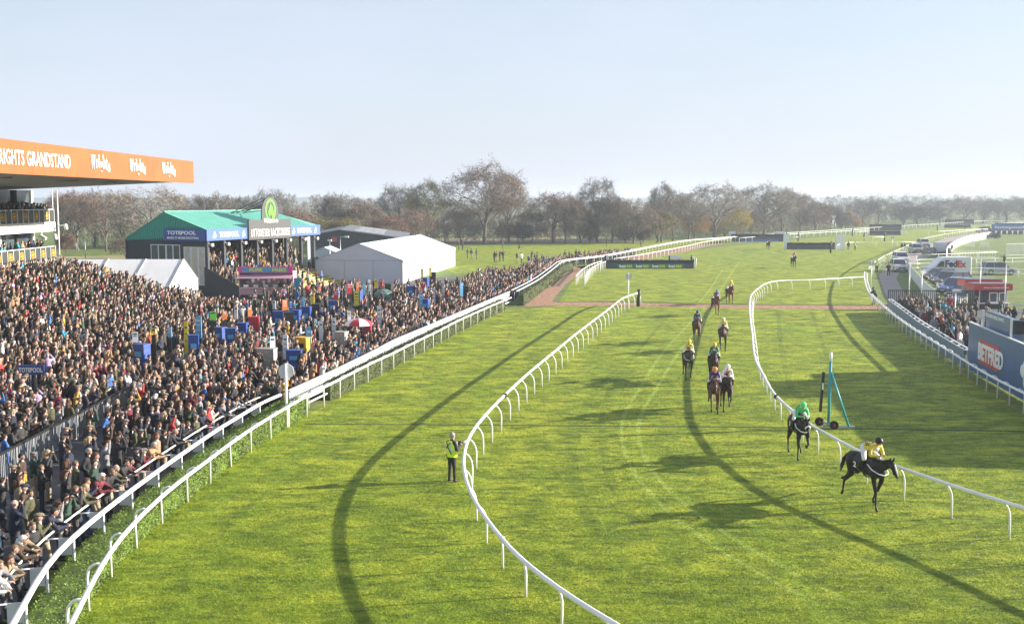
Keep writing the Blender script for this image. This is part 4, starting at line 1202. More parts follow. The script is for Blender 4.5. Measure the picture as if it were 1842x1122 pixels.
def person_prims(pose, female=False, longcoat=False):
    pr = []; ex = MB()
    lean = {'lean': 0.42, 'point': 0.05}.get(pose, 0.03)
    sw = 0.175 if not female else 0.155
    pel = Vector((0, 0, 0.95))
    if pose == 'lean': pel = Vector((0, -0.16, 0.93))
    def up(z, x=0, y=0):
        dz = z - 0.95
        return Vector((pel.x + x, pel.y + y * math.cos(lean) + dz * math.sin(lean), pel.z + dz * math.cos(lean) - y * math.sin(lean)))
    # torso
    pr.append((up(0.90), up(1.12), 0.152 if not female else 0.145, 0.138 if not female else 0.125, 0, 1.28))
    pr.append((up(1.12), up(1.36), 0.138 if not female else 0.125, 0.138 if not female else 0.125, 0, 1.38 if not female else 1.25))
    pr.append((up(1.375, -sw * 0.85), up(1.375, sw * 0.85), 0.09, 0.09, 0)); pr.append((up(1.40), up(1.455), 0.105, 0.075, 0, 1.2))
    pr.append((up(1.44, 0, 0.03), up(1.47, 0, 0.03), 0.055, 0.055, 4))
    hc = up(1.615, 0, 0.02) if pose != 'lean' else up(1.59, 0, 0.04) 
    pr.append((up(1.5, 0, 0.005), hc - Vector((0, 0, 0.04)), 0.052, 0.055, 2))
    pr.append((hc + Vector((0, -0.012, 0.03)), hc + Vector((0, 0.01, 0.005)), 0.096, 0.085, 2, 0.86))
    pr.append((hc + Vector((0, 0.02, 0.0)), hc + Vector((0, 0.045, -0.062)), 0.078, 0.042, 2, 0.9))
    face_extra(ex, hc)
    if female:
        pr.append((up(1.27, -0.07, 0.1), up(1.27, 0.07, 0.1), 0.065, 0.065, 0))
    # legs
    st = 0.03
    for s in (-1, 1):
        hip = pel + Vector((s * 0.085, 0, -0.03)); yk = 0.03 if s > 0 else -0.01
        knee = Vector((s * 0.105, pel.y * 0.4 + yk, 0.5)); ank = Vector((s * 0.12, -0.03 + (0.06 if s > 0 else 0), 0.09))
        pr.append((hip, knee, 0.105, 0.066, 1)); pr.append((knee, ank, 0.064, 0.05, 1))
        pr.append((ank + Vector((0, -0.02, -0.045)), ank + Vector((s * 0.02, 0.15, -0.05)), 0.045, 0.038, 3, 1.1))
    if longcoat:
        pr.append((pel + Vector((0, 0, 0.05)), pel + Vector((0, -0.01, -0.28)), 0.16, 0.175, 0, 1.2))
    else:
        pr.append((pel + Vector((0, 0, 0.05)), pel + Vector((0, 0, -0.06)), 0.15, 0.152, 0, 1.25))
    S = [up(1.39, -sw), up(1.39, sw)]
    def setarm(i, el, wr, curl=0.5):
        s = -1 if i == 0 else 1
        el = Vector(el); wr = Vector(wr); hd = wr + (wr - el).normalized() * 0.07
        arm(pr, S[i], el, wr, hd)
        hand(ex, wr, (wr - el), curl, s)
    if pose == 'down':
        setarm(0, (-0.26, -0.03, 1.12), (-0.25, 0.08, 0.88)); setarm(1, (0.26, -0.03, 1.12), (0.25, 0.08, 0.88))
    elif pose == 'pockets':
        setarm(0, (-0.30, -0.08, 1.14), (-0.19, 0.06, 0.98)); setarm(1, (0.30, -0.08, 1.14), (0.19, 0.06, 0.98))
    elif pose == 'shade':
        setarm(0, (-0.26, -0.02, 1.12), (-0.22, 0.12, 0.90)); setarm(1, (0.33, 0.14, 1.40), (0.13, 0.17, 1.66), 0.1)
    elif pose == 'binoc':
        setarm(0, (-0.27, 0.16, 1.30), (-0.075, 0.20, 1.58), 0.7); setarm(1, (0.27, 0.16, 1.30), (0.075, 0.20, 1.58), 0.7)
        for s in (-1, 1): ex.tube([hc + Vector((s * 0.032, 0.10, 0.015)), hc + Vector((s * 0.036, 0.22, 0.02))], [0.022, 0.032], 6, 3)
    elif pose == 'folded':
        setarm(0, (-0.27, 0.05, 1.13), (0.04, 0.19, 1.17), 0.3); setarm(1, (0.27, 0.05, 1.15), (-0.04, 0.17, 1.22), 0.3)
    elif pose == 'hold':
        setarm(0, (-0.26, -0.04, 1.12), (-0.23, 0.10, 0.9)); setarm(1, (0.25, 0.02, 1.13), (0.14, 0.27, 1.2), 1.0)
        ex.box((0.12, 0.36, 1.25), (0.10, 0.02, 0.16), 0, 4)
    elif pose == 'phone':
        setarm(0, (-0.24, 0.10, 1.22), (-0.04, 0.30, 1.40), 0.8); setarm(1, (0.24, 0.10, 1.22), (0.05, 0.30, 1.40), 0.8)
        ex.box((0.0, 0.38, 1.46), (0.075, 0.012, 0.14), 0, 3)
    elif pose == 'lean':
        setarm(0, (-0.27, 0.20, 1.13), (-0.08, 0.42, 1.13), 0.5); setarm(1, (0.27, 0.20, 1.13), (0.10, 0.44, 1.14), 0.5)
    elif pose == 'shoot':
        setarm(0, (-0.20, 0.14, 1.20), (-0.04, 0.36, 1.32), 0.9); setarm(1, (0.24, 0.06, 1.16), (0.09, 0.30, 1.28), 0.9)
    elif pose == 'point':
        setarm(0, (-0.26, -0.03, 1.12), (-0.25, 0.08, 0.88)); setarm(1, (0.45, 0.05, 1.36), (0.70, 0.10, 1.40), 0.1)
    return pr, ex, hc

HAIRC = {}
def hair_mesh(kind, hc):
    b = MB(); h = Vector(hc) + Vector((0, -0.012, 0.035))
    def shell(r, zc, back, front_cut=0.03, n=14, k=9, thick=1.0):
        vs = []; fs = []
        # cap of an ellipsoid cut along a hairline
        for i in range(k):
            a = math.pi / 2 - (i / (k - 1)) * (math.pi * 0.5 + back)
            for j in range(n):
                t = 2 * math.pi * j / n
                y = math.sin(t)
                aa_ = a
                lim = 0.35 if y > 0.35 else (-0.1 if y > -0.2 else -back)
                if aa_ < lim: aa_ = lim
                wob = 1 + 0.05 * math.sin(5 * t + i * 1.7)
                vs.append(h + Vector((math.cos(aa_) * math.cos(t) * r[0] * wob, math.cos(aa_) * math.sin(t) * r[1] * wob, math.sin(aa_) * r[2])))
        for i in range(k - 1):
            for j in range(n): fs.append((i * n + j, (i + 1) * n + j, (i + 1) * n + (j + 1) % n, i * n + (j + 1) % n))
        b.add(vs, fs, 0, True)
    if kind == 'short': shell((0.097, 0.113, 0.103), 0, 0.55)
    elif kind == 'bald': shell((0.0935, 0.106, 0.05), 0, 0.7)
    elif kind == 'long':
        shell((0.103, 0.118, 0.108), 0, 0.8)
        b.tube([h + Vector((0, -0.06, 0.02)), h + Vector((0, -0.085, -0.10)), h + Vector((0, -0.09, -0.22)), h + Vector((0, -0.085, -0.30))], [0.09, 0.088, 0.075, 0.03], 10, flat=1.15)
        for s in (-1, 1): b.tube([h + Vector((s * 0.07, -0.02, 0.02)), h + Vector((s * 0.082, -0.02, -0.11)), h + Vector((s * 0.08, 0.0, -0.24))], [0.035, 0.034, 0.015], 6)
    elif kind == 'bob':
        shell((0.105, 0.118, 0.108), 0, 0.8)
        b.tube([h + Vector((0, -0.05, 0.0)), h + Vector((0, -0.07, -0.09)), h + Vector((0, -0.07, -0.15))], [0.095, 0.095, 0.06], 10, flat=1.1)
    elif kind == 'flat_cap':
        b.ball(h + Vector((0, 0.012, 0.055)), (0.112, 0.135, 0.052), 14, 8)
        b.ball(h + Vector((0, 0.115, 0.028)), (0.07, 0.06, 0.014), 10, 5)
    elif kind == 'woolly_hat':
        b.ball(h + Vector((0, -0.005, 0.045)), (0.102, 0.115, 0.10), 12, 8); b.ball(h + Vector((0, -0.01, 0.165)), (0.04, 0.04, 0.04), 8, 6)
    elif kind == 'hood':
        b.ball(h + Vector((0, -0.02, 0.02)), (0.12, 0.125, 0.125), 12, 8)
    return b.mesh(kind, [m_eye])

P_MATS = [mat('coat_black', (0.02, 0.02, 0.023), 0.8), mat('denim', (0.05, 0.08, 0.14), 0.85), m_skin, mat('shoe_black', (0.015, 0.013, 0.012), 0.5), mat('shirt_white', (0.6, 0.6, 0.6), 0.8), m_eye, m_lip]
POSES = {}
for nm, fem, lc in (('down', 0, 0), ('pockets', 0, 0), ('shade', 0, 0), ('binoc', 0, 0), ('folded', 0, 0), ('hold', 1, 0), ('phone', 1, 0), ('lean', 0, 0), ('pockets', 0, 1), ('shade', 1, 1), ('folded', 1, 1)):
    pr, ex, hc = person_prims(nm, bool(fem), bool(lc))
    POSES[(nm, fem, lc)] = (figure_mesh('person_' + nm, pr, 0.026, 0.55, P_MATS, ex), hc)
HAIRMESH = {}
def get_hair(kind, hc):
    k = (kind, tuple(round(c, 3) for c in hc))
    if k not in HAIRMESH: HAIRMESH[k] = hair_mesh(kind, hc)
    return HAIRMESH[k]

COATS = {'black': (0.012, 0.011, 0.011), 'navy': (0.013, 0.018, 0.038), 'charcoal': (0.032, 0.031, 0.032), 'dark brown': (0.055, 0.032, 0.02), 'olive': (0.075, 0.072, 0.035),
         'grey': (0.20, 0.20, 0.21), 'camel': (0.33, 0.20, 0.10), 'burgundy': (0.13, 0.018, 0.03), 'cream': (0.58, 0.52, 0.42), 'blue': (0.04, 0.12, 0.34), 'red': (0.42, 0.03, 0.035),
         'dark green': (0.025, 0.055, 0.035), 'lilac': (0.33, 0.25, 0.42), 'white': (0.66, 0.66, 0.66), 'mustard': (0.45, 0.27, 0.04), 'turquoise': (0.03, 0.25, 0.38), 'pink': (0.5, 0.25, 0.27), 'tan checked': (0.25, 0.19, 0.12)}
COATW = {'black': 34, 'navy': 18, 'charcoal': 14, 'dark brown': 11, 'olive': 4, 'grey': 4, 'camel': 2.5, 'burgundy': 3, 'cream': 3, 'blue': 2, 'red': 1.6, 'dark green': 5, 'lilac': 0.7, 'white': 2, 'mustard': 1, 'turquoise': 1, 'pink': 1, 'tan checked': 2}
TROU = {'blue jeans': (0.05, 0.085, 0.16), 'black trousers': (0.02, 0.02, 0.022), 'dark grey trousers': (0.055, 0.055, 0.06), 'beige trousers': (0.30, 0.25, 0.17), 'navy trousers': (0.02, 0.025, 0.045)}
HAIRS = {'short brown hair': ('short', (0.045, 0.025, 0.015)), 'short dark hair': ('short', (0.018, 0.013, 0.01)), 'short grey hair': ('short', (0.32, 0.31, 0.30)), 'short sandy hair': ('short', (0.13, 0.085, 0.05)),
         'balding grey head': ('bald', (0.36, 0.27, 0.21)), 'long blonde hair': ('long', (0.36, 0.26, 0.14)), 'long brown hair': ('long', (0.085, 0.04, 0.02)), 'long dark hair': ('long', (0.02, 0.014, 0.011)),
         'auburn bobbed hair': ('bob', (0.14, 0.045, 0.02)), 'white bobbed hair': ('bob', (0.55, 0.53, 0.50)), 'tweed flat cap': ('flat_cap', (0.20, 0.17, 0.11)), 'grey flat cap': ('flat_cap', (0.17, 0.17, 0.17)), 'navy flat cap': ('flat_cap', (0.03, 0.04, 0.07)), 'cream woolly hat': ('woolly_hat', (0.5, 0.46, 0.38)), 'dark woolly hat': ('woolly_hat', (0.03, 0.03, 0.035))}
HAIRW = {'short brown hair': 10, 'short dark hair': 10, 'short grey hair': 7, 'short sandy hair': 5, 'balding grey head': 4, 'long blonde hair': 3, 'long brown hair': 5, 'long dark hair': 3, 'auburn bobbed hair': 2, 'white bobbed hair': 1.5, 'tweed flat cap': 5, 'grey flat cap': 3, 'navy flat cap': 2, 'cream woolly hat': 0.7, 'dark woolly hat': 1.2}
SKINS = [(0.40, 0.24, 0.18), (0.34, 0.20, 0.15), (0.43, 0.28, 0.22), (0.29, 0.165, 0.12), (0.37, 0.22, 0.17)]
def cm(prefix, key, col, rough=0.85): return mat(prefix + '_' + key.replace(' ', '_'), col, rough, var=0.18, vscale=6.0, bump=0.9 if prefix != 'head' else 0.5, bscale=9.0 if prefix != 'head' else 30.0)
def wchoice(rng, d):
    t = rng.random() * sum(d.values())
    for k, w in d.items():
        t -= w
        if t <= 0: return k
    return k
POSETXT = {'down': 'arms down', 'pockets': 'hands in pockets', 'shade': 'shading eyes', 'binoc': 'using binoculars', 'folded': 'arms folded', 'hold': 'holding a racecard', 'phone': 'raising a phone', 'lean': 'leaning forward', 'shoot': 'holding a camera', 'point': 'one arm out'}
def add_person(x, y, z, face, pose, coat, trou, hair, skin=0, scale=1.0, label=None, group=None, coatcol=None, hcol=None):
    me, hc = POSES[pose]
    o = bpy.data.objects.new('person', me); COL.objects.link(o)
    o.location = (x, y, z); o.rotation_euler = (0, 0, face - math.pi / 2); o.scale = (scale, scale, scale)
    cc = coatcol or COATS[coat]
    ms = [cm('coat', coat, cc), cm('trousers', trou, TROU[trou]), mat('skin_%d' % skin, SKINS[skin], 0.6, var=0.06, vscale=8), P_MATS[3]]
    for i, m in enumerate(ms):
        o.material_slots[i].link = 'OBJECT'; o.material_slots[i].material = m
    kind, hcl = HAIRS[hair]
    hm = get_hair(kind, hc)
    h = bpy.data.objects.new('hair' if kind in ('short', 'long', 'bob', 'bald') else kind, hm); COL.objects.link(h)
    h.parent = o
    h.material_slots[0].link = 'OBJECT'; h.material_slots[0].material = cm('head', hair, hcl)
    tag(o, label, 'person', group)
    return o
# ---------------------------------------------------------------- horses and jockeys
def horse_prims(ph, turn=0.0):
    """forward = +Y.  ph picks the gait phase"""
    pr = []
    A = lambda a, b, ra, rb, c=0, sx=1.0: pr.append((Vector(a), Vector(b), ra, rb, c, sx))
    A((0, -0.78, 1.36), (0, -0.55, 1.36), 0.24, 0.27, 0, 0.98)
    A((0, -0.55, 1.34), (0, 0.05, 1.28), 0.27, 0.30, 0, 0.90)
    A((0, 0.05, 1.28), (0, 0.48, 1.26), 0.31, 0.29, 0, 0.84)
    A((0, 0.30, 1.48), (0, 0.05, 1.46), 0.14, 0.12, 0, 0.7)       # withers
    A((0, 0.52, 1.24), (0, 0.66, 1.22), 0.26, 0.18, 0, 0.85)       # breast
    tx = turn
    n1 = (tx * 0.25, 0.94, 1.50); n2 = (tx * 0.7, 1.27, 1.64); hd = (tx * 1.0, 1.42, 1.59); mz = (tx * 1.45, 1.70, 1.31)
    if ph == 3: n1 = (tx * 0.25, 0.92, 1.56); n2 = (tx * 0.7, 1.20, 1.76); hd = (tx * 1.0, 1.36, 1.72); mz = (tx * 1.45, 1.60, 1.42)
    A((0, 0.55, 1.36), n1, 0.22, 0.155, 0, 0.62); A(n1, n2, 0.15, 0.115, 0, 0.62); A(n2, hd, 0.105, 0.105, 0, 0.75)
    mid = tuple((Vector(hd) + Vector(mz)) / 2)
    A(hd, mid, 0.108, 0.078, 0, 0.72); A(mid, mz, 0.074, 0.052, 1, 0.8)
    A((hd[0], hd[1] + 0.02, hd[2] - 0.08), (mid[0], mid[1] - 0.07, mid[2] - 0.03), 0.07, 0.05, 0, 0.6)   # jaw
    def fore(s, el, kn, ft, hf):
        A((s * 0.16, 0.50, 1.22), el, 0.15, 0.095, 0, 0.7); A(el, kn, 0.085, 0.048, 0); A(kn, ft, 0.043, 0.034, 1); A(ft, hf, 0.038, 0.052, 1)
    def hind(s, st, hk, ft, hf):
        A((s * 0.15, -0.66, 1.28), st, 0.215, 0.135, 0, 0.7); A(st, hk, 0.115, 0.055, 0); A(hk, ft, 0.046, 0.036, 1); A(ft, hf, 0.040, 0.054, 1)
    if ph == 0:     # extended: near fore planted, off fore lifting, hinds stretched behind
        fore(-1, (-0.17, 0.52, 0.92), (-0.16, 0.34, 0.55), (-0.16, 0.14, 0.27), (-0.16, 0.16, 0.13))
        fore(1, (0.17, 0.62, 0.92), (0.17, 0.72, 0.52), (0.17, 0.74, 0.18), (0.17, 0.80, 0.04))
        hind(-1, (-0.18, -0.78, 0.95), (-0.20, -1.22, 0.72), (-0.22, -1.58, 0.52), (-0.22, -1.68, 0.46))
        hind(1, (0.16, -0.62, 0.93), (0.16, -1.00, 0.58), (0.16, -1.05, 0.24), (0.16, -1.10, 0.12))
    elif ph == 1:   # gathered: fores folded, hinds under
        fore(-1, (-0.16, 0.66, 0.98), (-0.15, 0.86, 0.70), (-0.15, 0.62, 0.50), (-0.15, 0.52, 0.56))
        fore(1, (0.16, 0.56, 0.92), (0.17, 0.62, 0.52), (0.17, 0.56, 0.18), (0.17, 0.62, 0.04))
        hind(-1, (-0.17, -0.50, 0.92), (-0.17, -0.62, 0.52), (-0.18, -0.40, 0.22), (-0.18, -0.32, 0.12))
        hind(1, (0.17, -0.66, 0.92), (0.17, -0.98, 0.56), (0.17, -0.92, 0.20), (0.17, -0.86, 0.04))
    elif ph == 2:   # lead fore reaching, other planted back
        fore(-1, (-0.17, 0.48, 0.92), (-0.17, 0.42, 0.50), (-0.17, 0.26, 0.18), (-0.17, 0.30, 0.04))
        fore(1, (0.16, 0.72, 1.00), (0.16, 0.96, 0.72), (0.16, 1.04, 0.40), (0.16, 1.10, 0.28))
        hind(-1, (-0.17, -0.62, 0.92), (-0.17, -0.92, 0.54), (-0.17, -0.76, 0.20), (-0.17, -0.68, 0.06))
        hind(1, (0.17, -0.72, 0.94), (0.18, -1.12, 0.62), (0.20, -1.32, 0.36), (0.20, -1.42, 0.34))
    else:           # cantering upright
        fore(-1, (-0.17, 0.54, 0.92), (-0.16, 0.58, 0.50), (-0.16, 0.50, 0.18), (-0.16, 0.56, 0.04))
        fore(1, (0.16, 0.64, 0.96), (0.16, 0.78, 0.62), (0.16, 0.62, 0.36), (0.16, 0.56, 0.30))
        hind(-1, (-0.16, -0.62, 0.92), (-0.16, -0.90, 0.54), (-0.16, -0.82, 0.20), (-0.16, -0.76, 0.05))
        hind(1, (0.16, -0.54, 0.92), (0.16, -0.74, 0.52), (0.16, -0.56, 0.22), (0.16, -0.48, 0.12))
    return pr, hd, mz, n1, n2

def jockey_prims(up_=0.0):
    pr = []; ex = MB()
    A = lambda a, b, ra, rb, c=0, sx=1.0: pr.append((Vector(a), Vector(b), ra, rb, c, sx))
    # 0 silks, 1 breeches, 2 skin, 3 boots, 4 sleeve accent
    hipz = 1.86; shz = 1.98 + up_ * 1.4; shy = 0.40 - up_ * 0.5
    A((0, -0.16, hipz), (0, 0.02, hipz + 0.06), 0.13, 0.125, 1, 1.2)
    A((0, 0.02, hipz + 0.07), (0, shy - 0.04, shz - 0.03), 0.125, 0.125, 0, 1.3)
    A((-0.13, shy, shz), (0.13, shy, shz), 0.085, 0.085, 0)
    A((0, shy + 0.06, shz + 0.06), (0, shy + 0.12, shz + 0.10), 0.055, 0.055, 2)
    hc = Vector((0, shy + 0.17, shz + 0.16))
    A(hc + Vector((0, -0.01, 0.03)), hc + Vector((0, 0.01, 0)), 0.095, 0.085, 2, 0.88)
    A(hc + Vector((0, 0.02, 0)), hc + Vector((0, 0.05, -0.06)), 0.075, 0.045, 2, 0.9)
    for s in (-1, 1):
        A((s * 0.09, -0.12, hipz - 0.02), (s * 0.27, 0.20, 1.56), 0.105, 0.072, 1)
        A((s * 0.27, 0.20, 1.56), (s * 0.30, -0.06, 1.24), 0.066, 0.05, 3)
        A((s * 0.30, -0.07, 1.17), (s * 0.30, 0.09, 1.15), 0.042, 0.038, 3)
        el = Vector((s * 0.24, shy + 0.06, shz - 0.27)); wr = Vector((s * 0.08, shy + 0.30, 1.74))
        A((s * 0.17, shy, shz), el, 0.062, 0.052, 4); A(el, wr, 0.05, 0.036, 4)
        A(wr, wr + (wr - el).normalized() * 0.07, 0.034, 0.036, 2)
        hand(ex, wr, (wr - el), 1.0, s)
    face_extra(ex, hc)
    return pr, ex, hc

m_white_bree = mat('white_breeches', (0.75, 0.75, 0.74), 0.7)
m_boot = mat('black_boot', (0.012, 0.011, 0.011), 0.25)
HORSE_MESH = {}
JOCKEY = {}
H_MATS = [mat('horse_bay', (0.09, 0.035, 0.014), 0.45), mat('horse_black_points', (0.012, 0.010, 0.010), 0.45)]
def get_horse(ph, turn):
    k = (ph, turn)
    if k not in HORSE_MESH:
        pr, hd, mz, n1, n2 = horse_prims(ph, turn)
        ex = MB()
        hd = Vector(hd); mz = Vector(mz); n2 = Vector(n2)
        d = (mz - hd).normalized()
        for s in (-1, 1):
            ex.tube([n2 + Vector((s * 0.05, 0.04, 0.06)), n2 + Vector((s * 0.065, 0.07, 0.15)), n2 + Vector((s * 0.06, 0.09, 0.21))], [0.035, 0.028, 0.006], 6, 0)
            ex.ball(hd + Vector((s * 0.078, 0.05, -0.01)), (0.012, 0.02, 0.018), 8, 5, 2)
            ex.ball(mz + Vector((s * 0.035, 0.03, 0.0)), (0.010, 0.014, 0.014), 6, 4, 2)
        me = figure_mesh('horse_body', pr, 0.032, 0.6, H_MATS + [m_eye], ex, smooth=4)
        HORSE_MESH[k] = (me, hd, mz, Vector(n1), n2)
    return HORSE_MESH[k]
def get_jockey(u):
    if u not in JOCKEY:
        pr, ex, hc = jockey_prims(u)
        JOCKEY[u] = (figure_mesh('jockey_body', pr, 0.022, 0.6, P_MATS, ex, smooth=3), hc)
    return JOCKEY[u]

def add_rider(px, py, face_deg, ph, coat, points, silk, sleeve, cap, hlabel, jlabel, cloth=(0.02, 0.02, 0.03), turn=0.0, blaze=False, nose=None, scale=1.0, up_=0.0, zoff=0.0, mark=None, girth=True, apron=None, body2=None):
    p = at(px, py)
    rz = math.radians(face_deg) - math.pi / 2
    me, hd, mz, n1, n2 = get_horse(ph, turn)
    h = bpy.data.objects.new('racehorse', me); COL.objects.link(h)
    h.location = (p.x, p.y, zoff); h.rotation_euler = (0, 0, rz); h.scale = (scale,) * 3
    ck = '_'.join('%02d' % int(c * 100) for c in coat)
    hm = mat('horse_coat_' + ck, coat, 0.5, var=0.15, vscale=3.0, spec=0.2); pm = mat('horse_points_' + '_'.join('%02d' % int(c * 100) for c in points), points, 0.5, spec=0.2)
    for i, m in enumerate((hm, pm)):
        h.material_slots[i].link = 'OBJECT'; h.material_slots[i].material = m
    tag(h, hlabel, 'horse')
    m_leather = mat('tack_leather', (0.03, 0.015, 0.008), 0.4)
    # mane, tail
    b = MB(); n0 = Vector((0, 0.42, 1.58))
    for i in range(10):
        t = i / 9; q = n0.lerp(Vector((n1.x, n1.y - 0.06, n1.z + 0.13)), min(1, t * 2)) if t < 0.5 else Vector((n1.x, n1.y - 0.06, n1.z + 0.13)).lerp(n2 + Vector((0, -0.03, 0.10)), (t - 0.5) * 2)
        b.tube([q, q + Vector((0.07, -0.03, -0.02)), q + Vector((0.10, -0.05, -0.12))], [0.03, 0.025, 0.006], 5)
    b.build('mane', pm, h)
    b = MB()
    b.tube([(0, -0.98, 1.44), (0, -1.10, 1.40), (0.02, -1.24, 1.22), (0.03, -1.34, 0.98), (0.03, -1.40, 0.78)], [0.045, 0.055, 0.07, 0.06, 0.012], 8)
    b.build('tail', pm, h)
    # saddle cloth, saddle, girth, bridle, reins
    b = MB(); rows = []
    for y in (-0.36, -0.12, 0.16):
        row = []
        for a_ in np.linspace(-1.25, 1.25, 9):
            row.append((math.sin(a_) * 0.298, y, 1.29 + math.cos(a_) * 0.325))
        rows += row
    fs = [(i * 9 + j, i * 9 + j + 1, (i + 1) * 9 + j + 1, (i + 1) * 9 + j) for i in range(2) for j in range(8)]
    b.add(rows, fs, 0, True)
    sc_ = b.build('saddle_cloth', mat('cloth_' + '_'.join('%02d' % int(c * 100) for c in cloth), cloth, 0.7), h)
    if mark:
        for s in (-1, 1):
            text_mesh('number', mark, 1, 0.006, m_letter, sc_, (s * 0.305, -0.32 if s > 0 else -0.08, 1.20), (math.pi / 2, 0, math.pi / 2 if s > 0 else -math.pi / 2), width=0.16, height=0.18, bold=0.03)
    b = MB(); b.tube([(0, -0.22, 1.66), (0, -0.05, 1.63), (0, 0.12, 1.68)], [0.10, 0.09, 0.07], 8, flat=1.5); b.build('saddle', m_leather, h)
    b = MB(); b.tube([(math.sin(a_) * 0.285, 0.12, 1.27 + math.cos(a_) * 0.33) for a_ in np.linspace(0, 2 * math.pi, 17)], 0.022, 4); b.build('girth', m_leather, h)
    if girth:
        b = MB(); b.tube([(-0.26, 0.36, 1.42), (-0.27, 0.62, 1.30), (-0.16, 0.85, 1.20), (0, 0.90, 1.16), (0.16, 0.85, 1.20), (0.27, 0.62, 1.30), (0.26, 0.36, 1.42)], 0.020, 5); b.build('breast_girth', m_white_bree if mark else m_leather, h)
    b = MB(); ax_ = (mz - hd).normalized(); u_ = Vector((1, 0, 0)); w_ = ax_.cross(u_).normalized()
    for (t_, r_) in ((0.05, 0.112), (0.55, 0.083)):
        c_ = hd.lerp(mz, t_)
        b.tube([c_ + u_ * (math.cos(a_) * r_ * 0.80) + w_ * (math.sin(a_) * r_) for a_ in np.linspace(0, 2 * math.pi, 13)], 0.011, 4)
    for s in (-1, 1):
        b.tube([hd + Vector((s * 0.085, 0, 0.02)), hd.lerp(mz, 0.8) + Vector((s * 0.062, -0.03, -0.01))], 0.010, 4)
        b.tube([hd.lerp(mz, 0.8) + Vector((s * 0.062, -0.03, -0.01)), Vector((s * 0.16, 0.95, 1.56)), Vector((s * 0.08, 0.70, 1.72))], 0.008, 4)
    b.build('bridle', m_leather, h)
    if nose:
        b = MB(); c_ = hd.lerp(mz, 0.42)
        b.tube([c_ + u_ * (math.cos(a_) * 0.085) + w_ * (math.sin(a_) * 0.105) for a_ in np.linspace(0, 2 * math.pi, 13)], 0.030, 6)
        b.build('noseband', mat('sheepskin', nose, 0.9), h)
    if blaze:
        b = MB(); nrm = -w_ if w_.z < 0 else w_
        f0 = hd.lerp(mz, 0.05) + nrm * 0.112; f1 = hd.lerp(mz, 0.5) + nrm * 0.094; f2 = hd.lerp(mz, 0.92) + nrm * 0.070
        b.tube([f0, f1, f2], [0.028, 0.026, 0.018], 6, flat=1.0); b.build('blaze', m_white_bree, h)
    # jockey
    jm, hc = get_jockey(up_)
    j = bpy.data.objects.new('person', jm); COL.objects.link(j)
    j.location = h.location; j.rotation_euler = h.rotation_euler; j.scale = h.scale
    nm = lambda c, pre: mat(pre + '_'.join('%02d' % int(v * 100) for v in c), c, 0.5)
    for i, m in enumerate((nm(silk, 'silk_'), m_white_bree, m_skin, m_boot, nm(sleeve, 'silk_'))):
        j.material_slots[i].link = 'OBJECT'; j.material_slots[i].material = m
    tag(j, jlabel, 'jockey')
    b = MB(); hh = Vector(hc) + Vector((0, -0.012, 0.045))
    b.ball(hh, (0.118, 0.135, 0.118), 16, 10); b.ball(hh + Vector((0, 0.125, -0.02)), (0.075, 0.06, 0.014), 10, 5)
    b.build('helmet', nm(cap, 'cap_'), j)
    b = MB(); b.tube([Vector(hc) + Vector((math.cos(a_) * 0.088, math.sin(a_) * 0.102 + 0.0, 0.025)) for a_ in np.linspace(0.25, math.pi - 0.25, 9)], 0.020, 5); b.build('goggles', m_glass, j)
    if apron:
        b = MB(); b.ball((0, 0.46, 1.90 + up_), (0.09, 0.035, 0.08), 8, 6); b.build('silk_panel', nm(apron, 'silk_'), j)
    if body2:
        # printed spots or checks on the silks, as small raised cloth patches
        b = MB(); rg = random.Random(int(px))
        for i in range(26):
            a_ = rg.uniform(-1.5, 1.5); t_ = rg.uniform(0, 1)
            c_ = Vector((0, 0.02, 1.93)).lerp(Vector((0, 0.34 - up_ * .5, 1.95 + up_)), t_)
            c_ += Vector((math.sin(a_) * 0.168, -0.03, math.cos(a_) * 0.128))
            b.ball(c_, (0.026, 0.030, 0.010), 6, 4)
        for s in (-1, 1):
            for i in range(5):
                q = Vector((s * 0.17, 0.40, 1.98)).lerp(Vector((s * 0.24, 0.46, 1.71)), i / 4); b.ball(q + Vector((s * 0.042, 0.02, 0.01)), (0.014, 0.022, 0.022), 6, 4)
        b.build('silk_pattern', nm(body2, 'silk_'), j)
    return h

BLK = (0.014, 0.011, 0.011); BAY = (0.115, 0.042, 0.018); DBAY = (0.035, 0.017, 0.011); CHN = (0.15, 0.05, 0.02)
YEL = (0.75, 0.60, 0.05); PYEL = (0.68, 0.62, 0.22)
add_rider(1558, 908, -73, 0, BLK, BLK, YEL, YEL, BLK, 'leading black racehorse with a white blaze, nearest the camera at the right rail', 'jockey in yellow silks with black sleeves and black cap on the leading horse', turn=0.10, blaze=True, scale=1.04, mark='2', apron=(0.6, 0.6, 0.62), body2=BLK)
add_rider(1436, 822, -90, 1, BLK, BLK, (0.06, 0.55, 0.16), (0.06, 0.55, 0.16), (0.10, 0.75, 0.25), 'second dark racehorse wearing a white sheepskin noseband, beside the curved rail', 'jockey in bright green silks with dark checks and a green cap', turn=0.06, nose=(0.8, 0.8, 0.78), mark='5', body2=BLK)
add_rider(1284, 743, -98, 2, BAY, DBAY, (0.07, 0.02, 0.16), (0.07, 0.02, 0.16), (0.85, 0.20, 0.02), 'bay racehorse ridden by the jockey in the orange cap', 'jockey in purple silks and orange cap', nose=None)
add_rider(1306, 737, -96, 1, DBAY, BLK, (0.70, 0.70, 0.72), (0.70, 0.70, 0.72), (0.75, 0.75, 0.75), 'dark bay racehorse just behind the orange-capped rider, on the right', 'jockey in black and white checked silks with a red collar and white cap', turn=-0.03, body2=BLK, apron=(0.5, 0.04, 0.05))
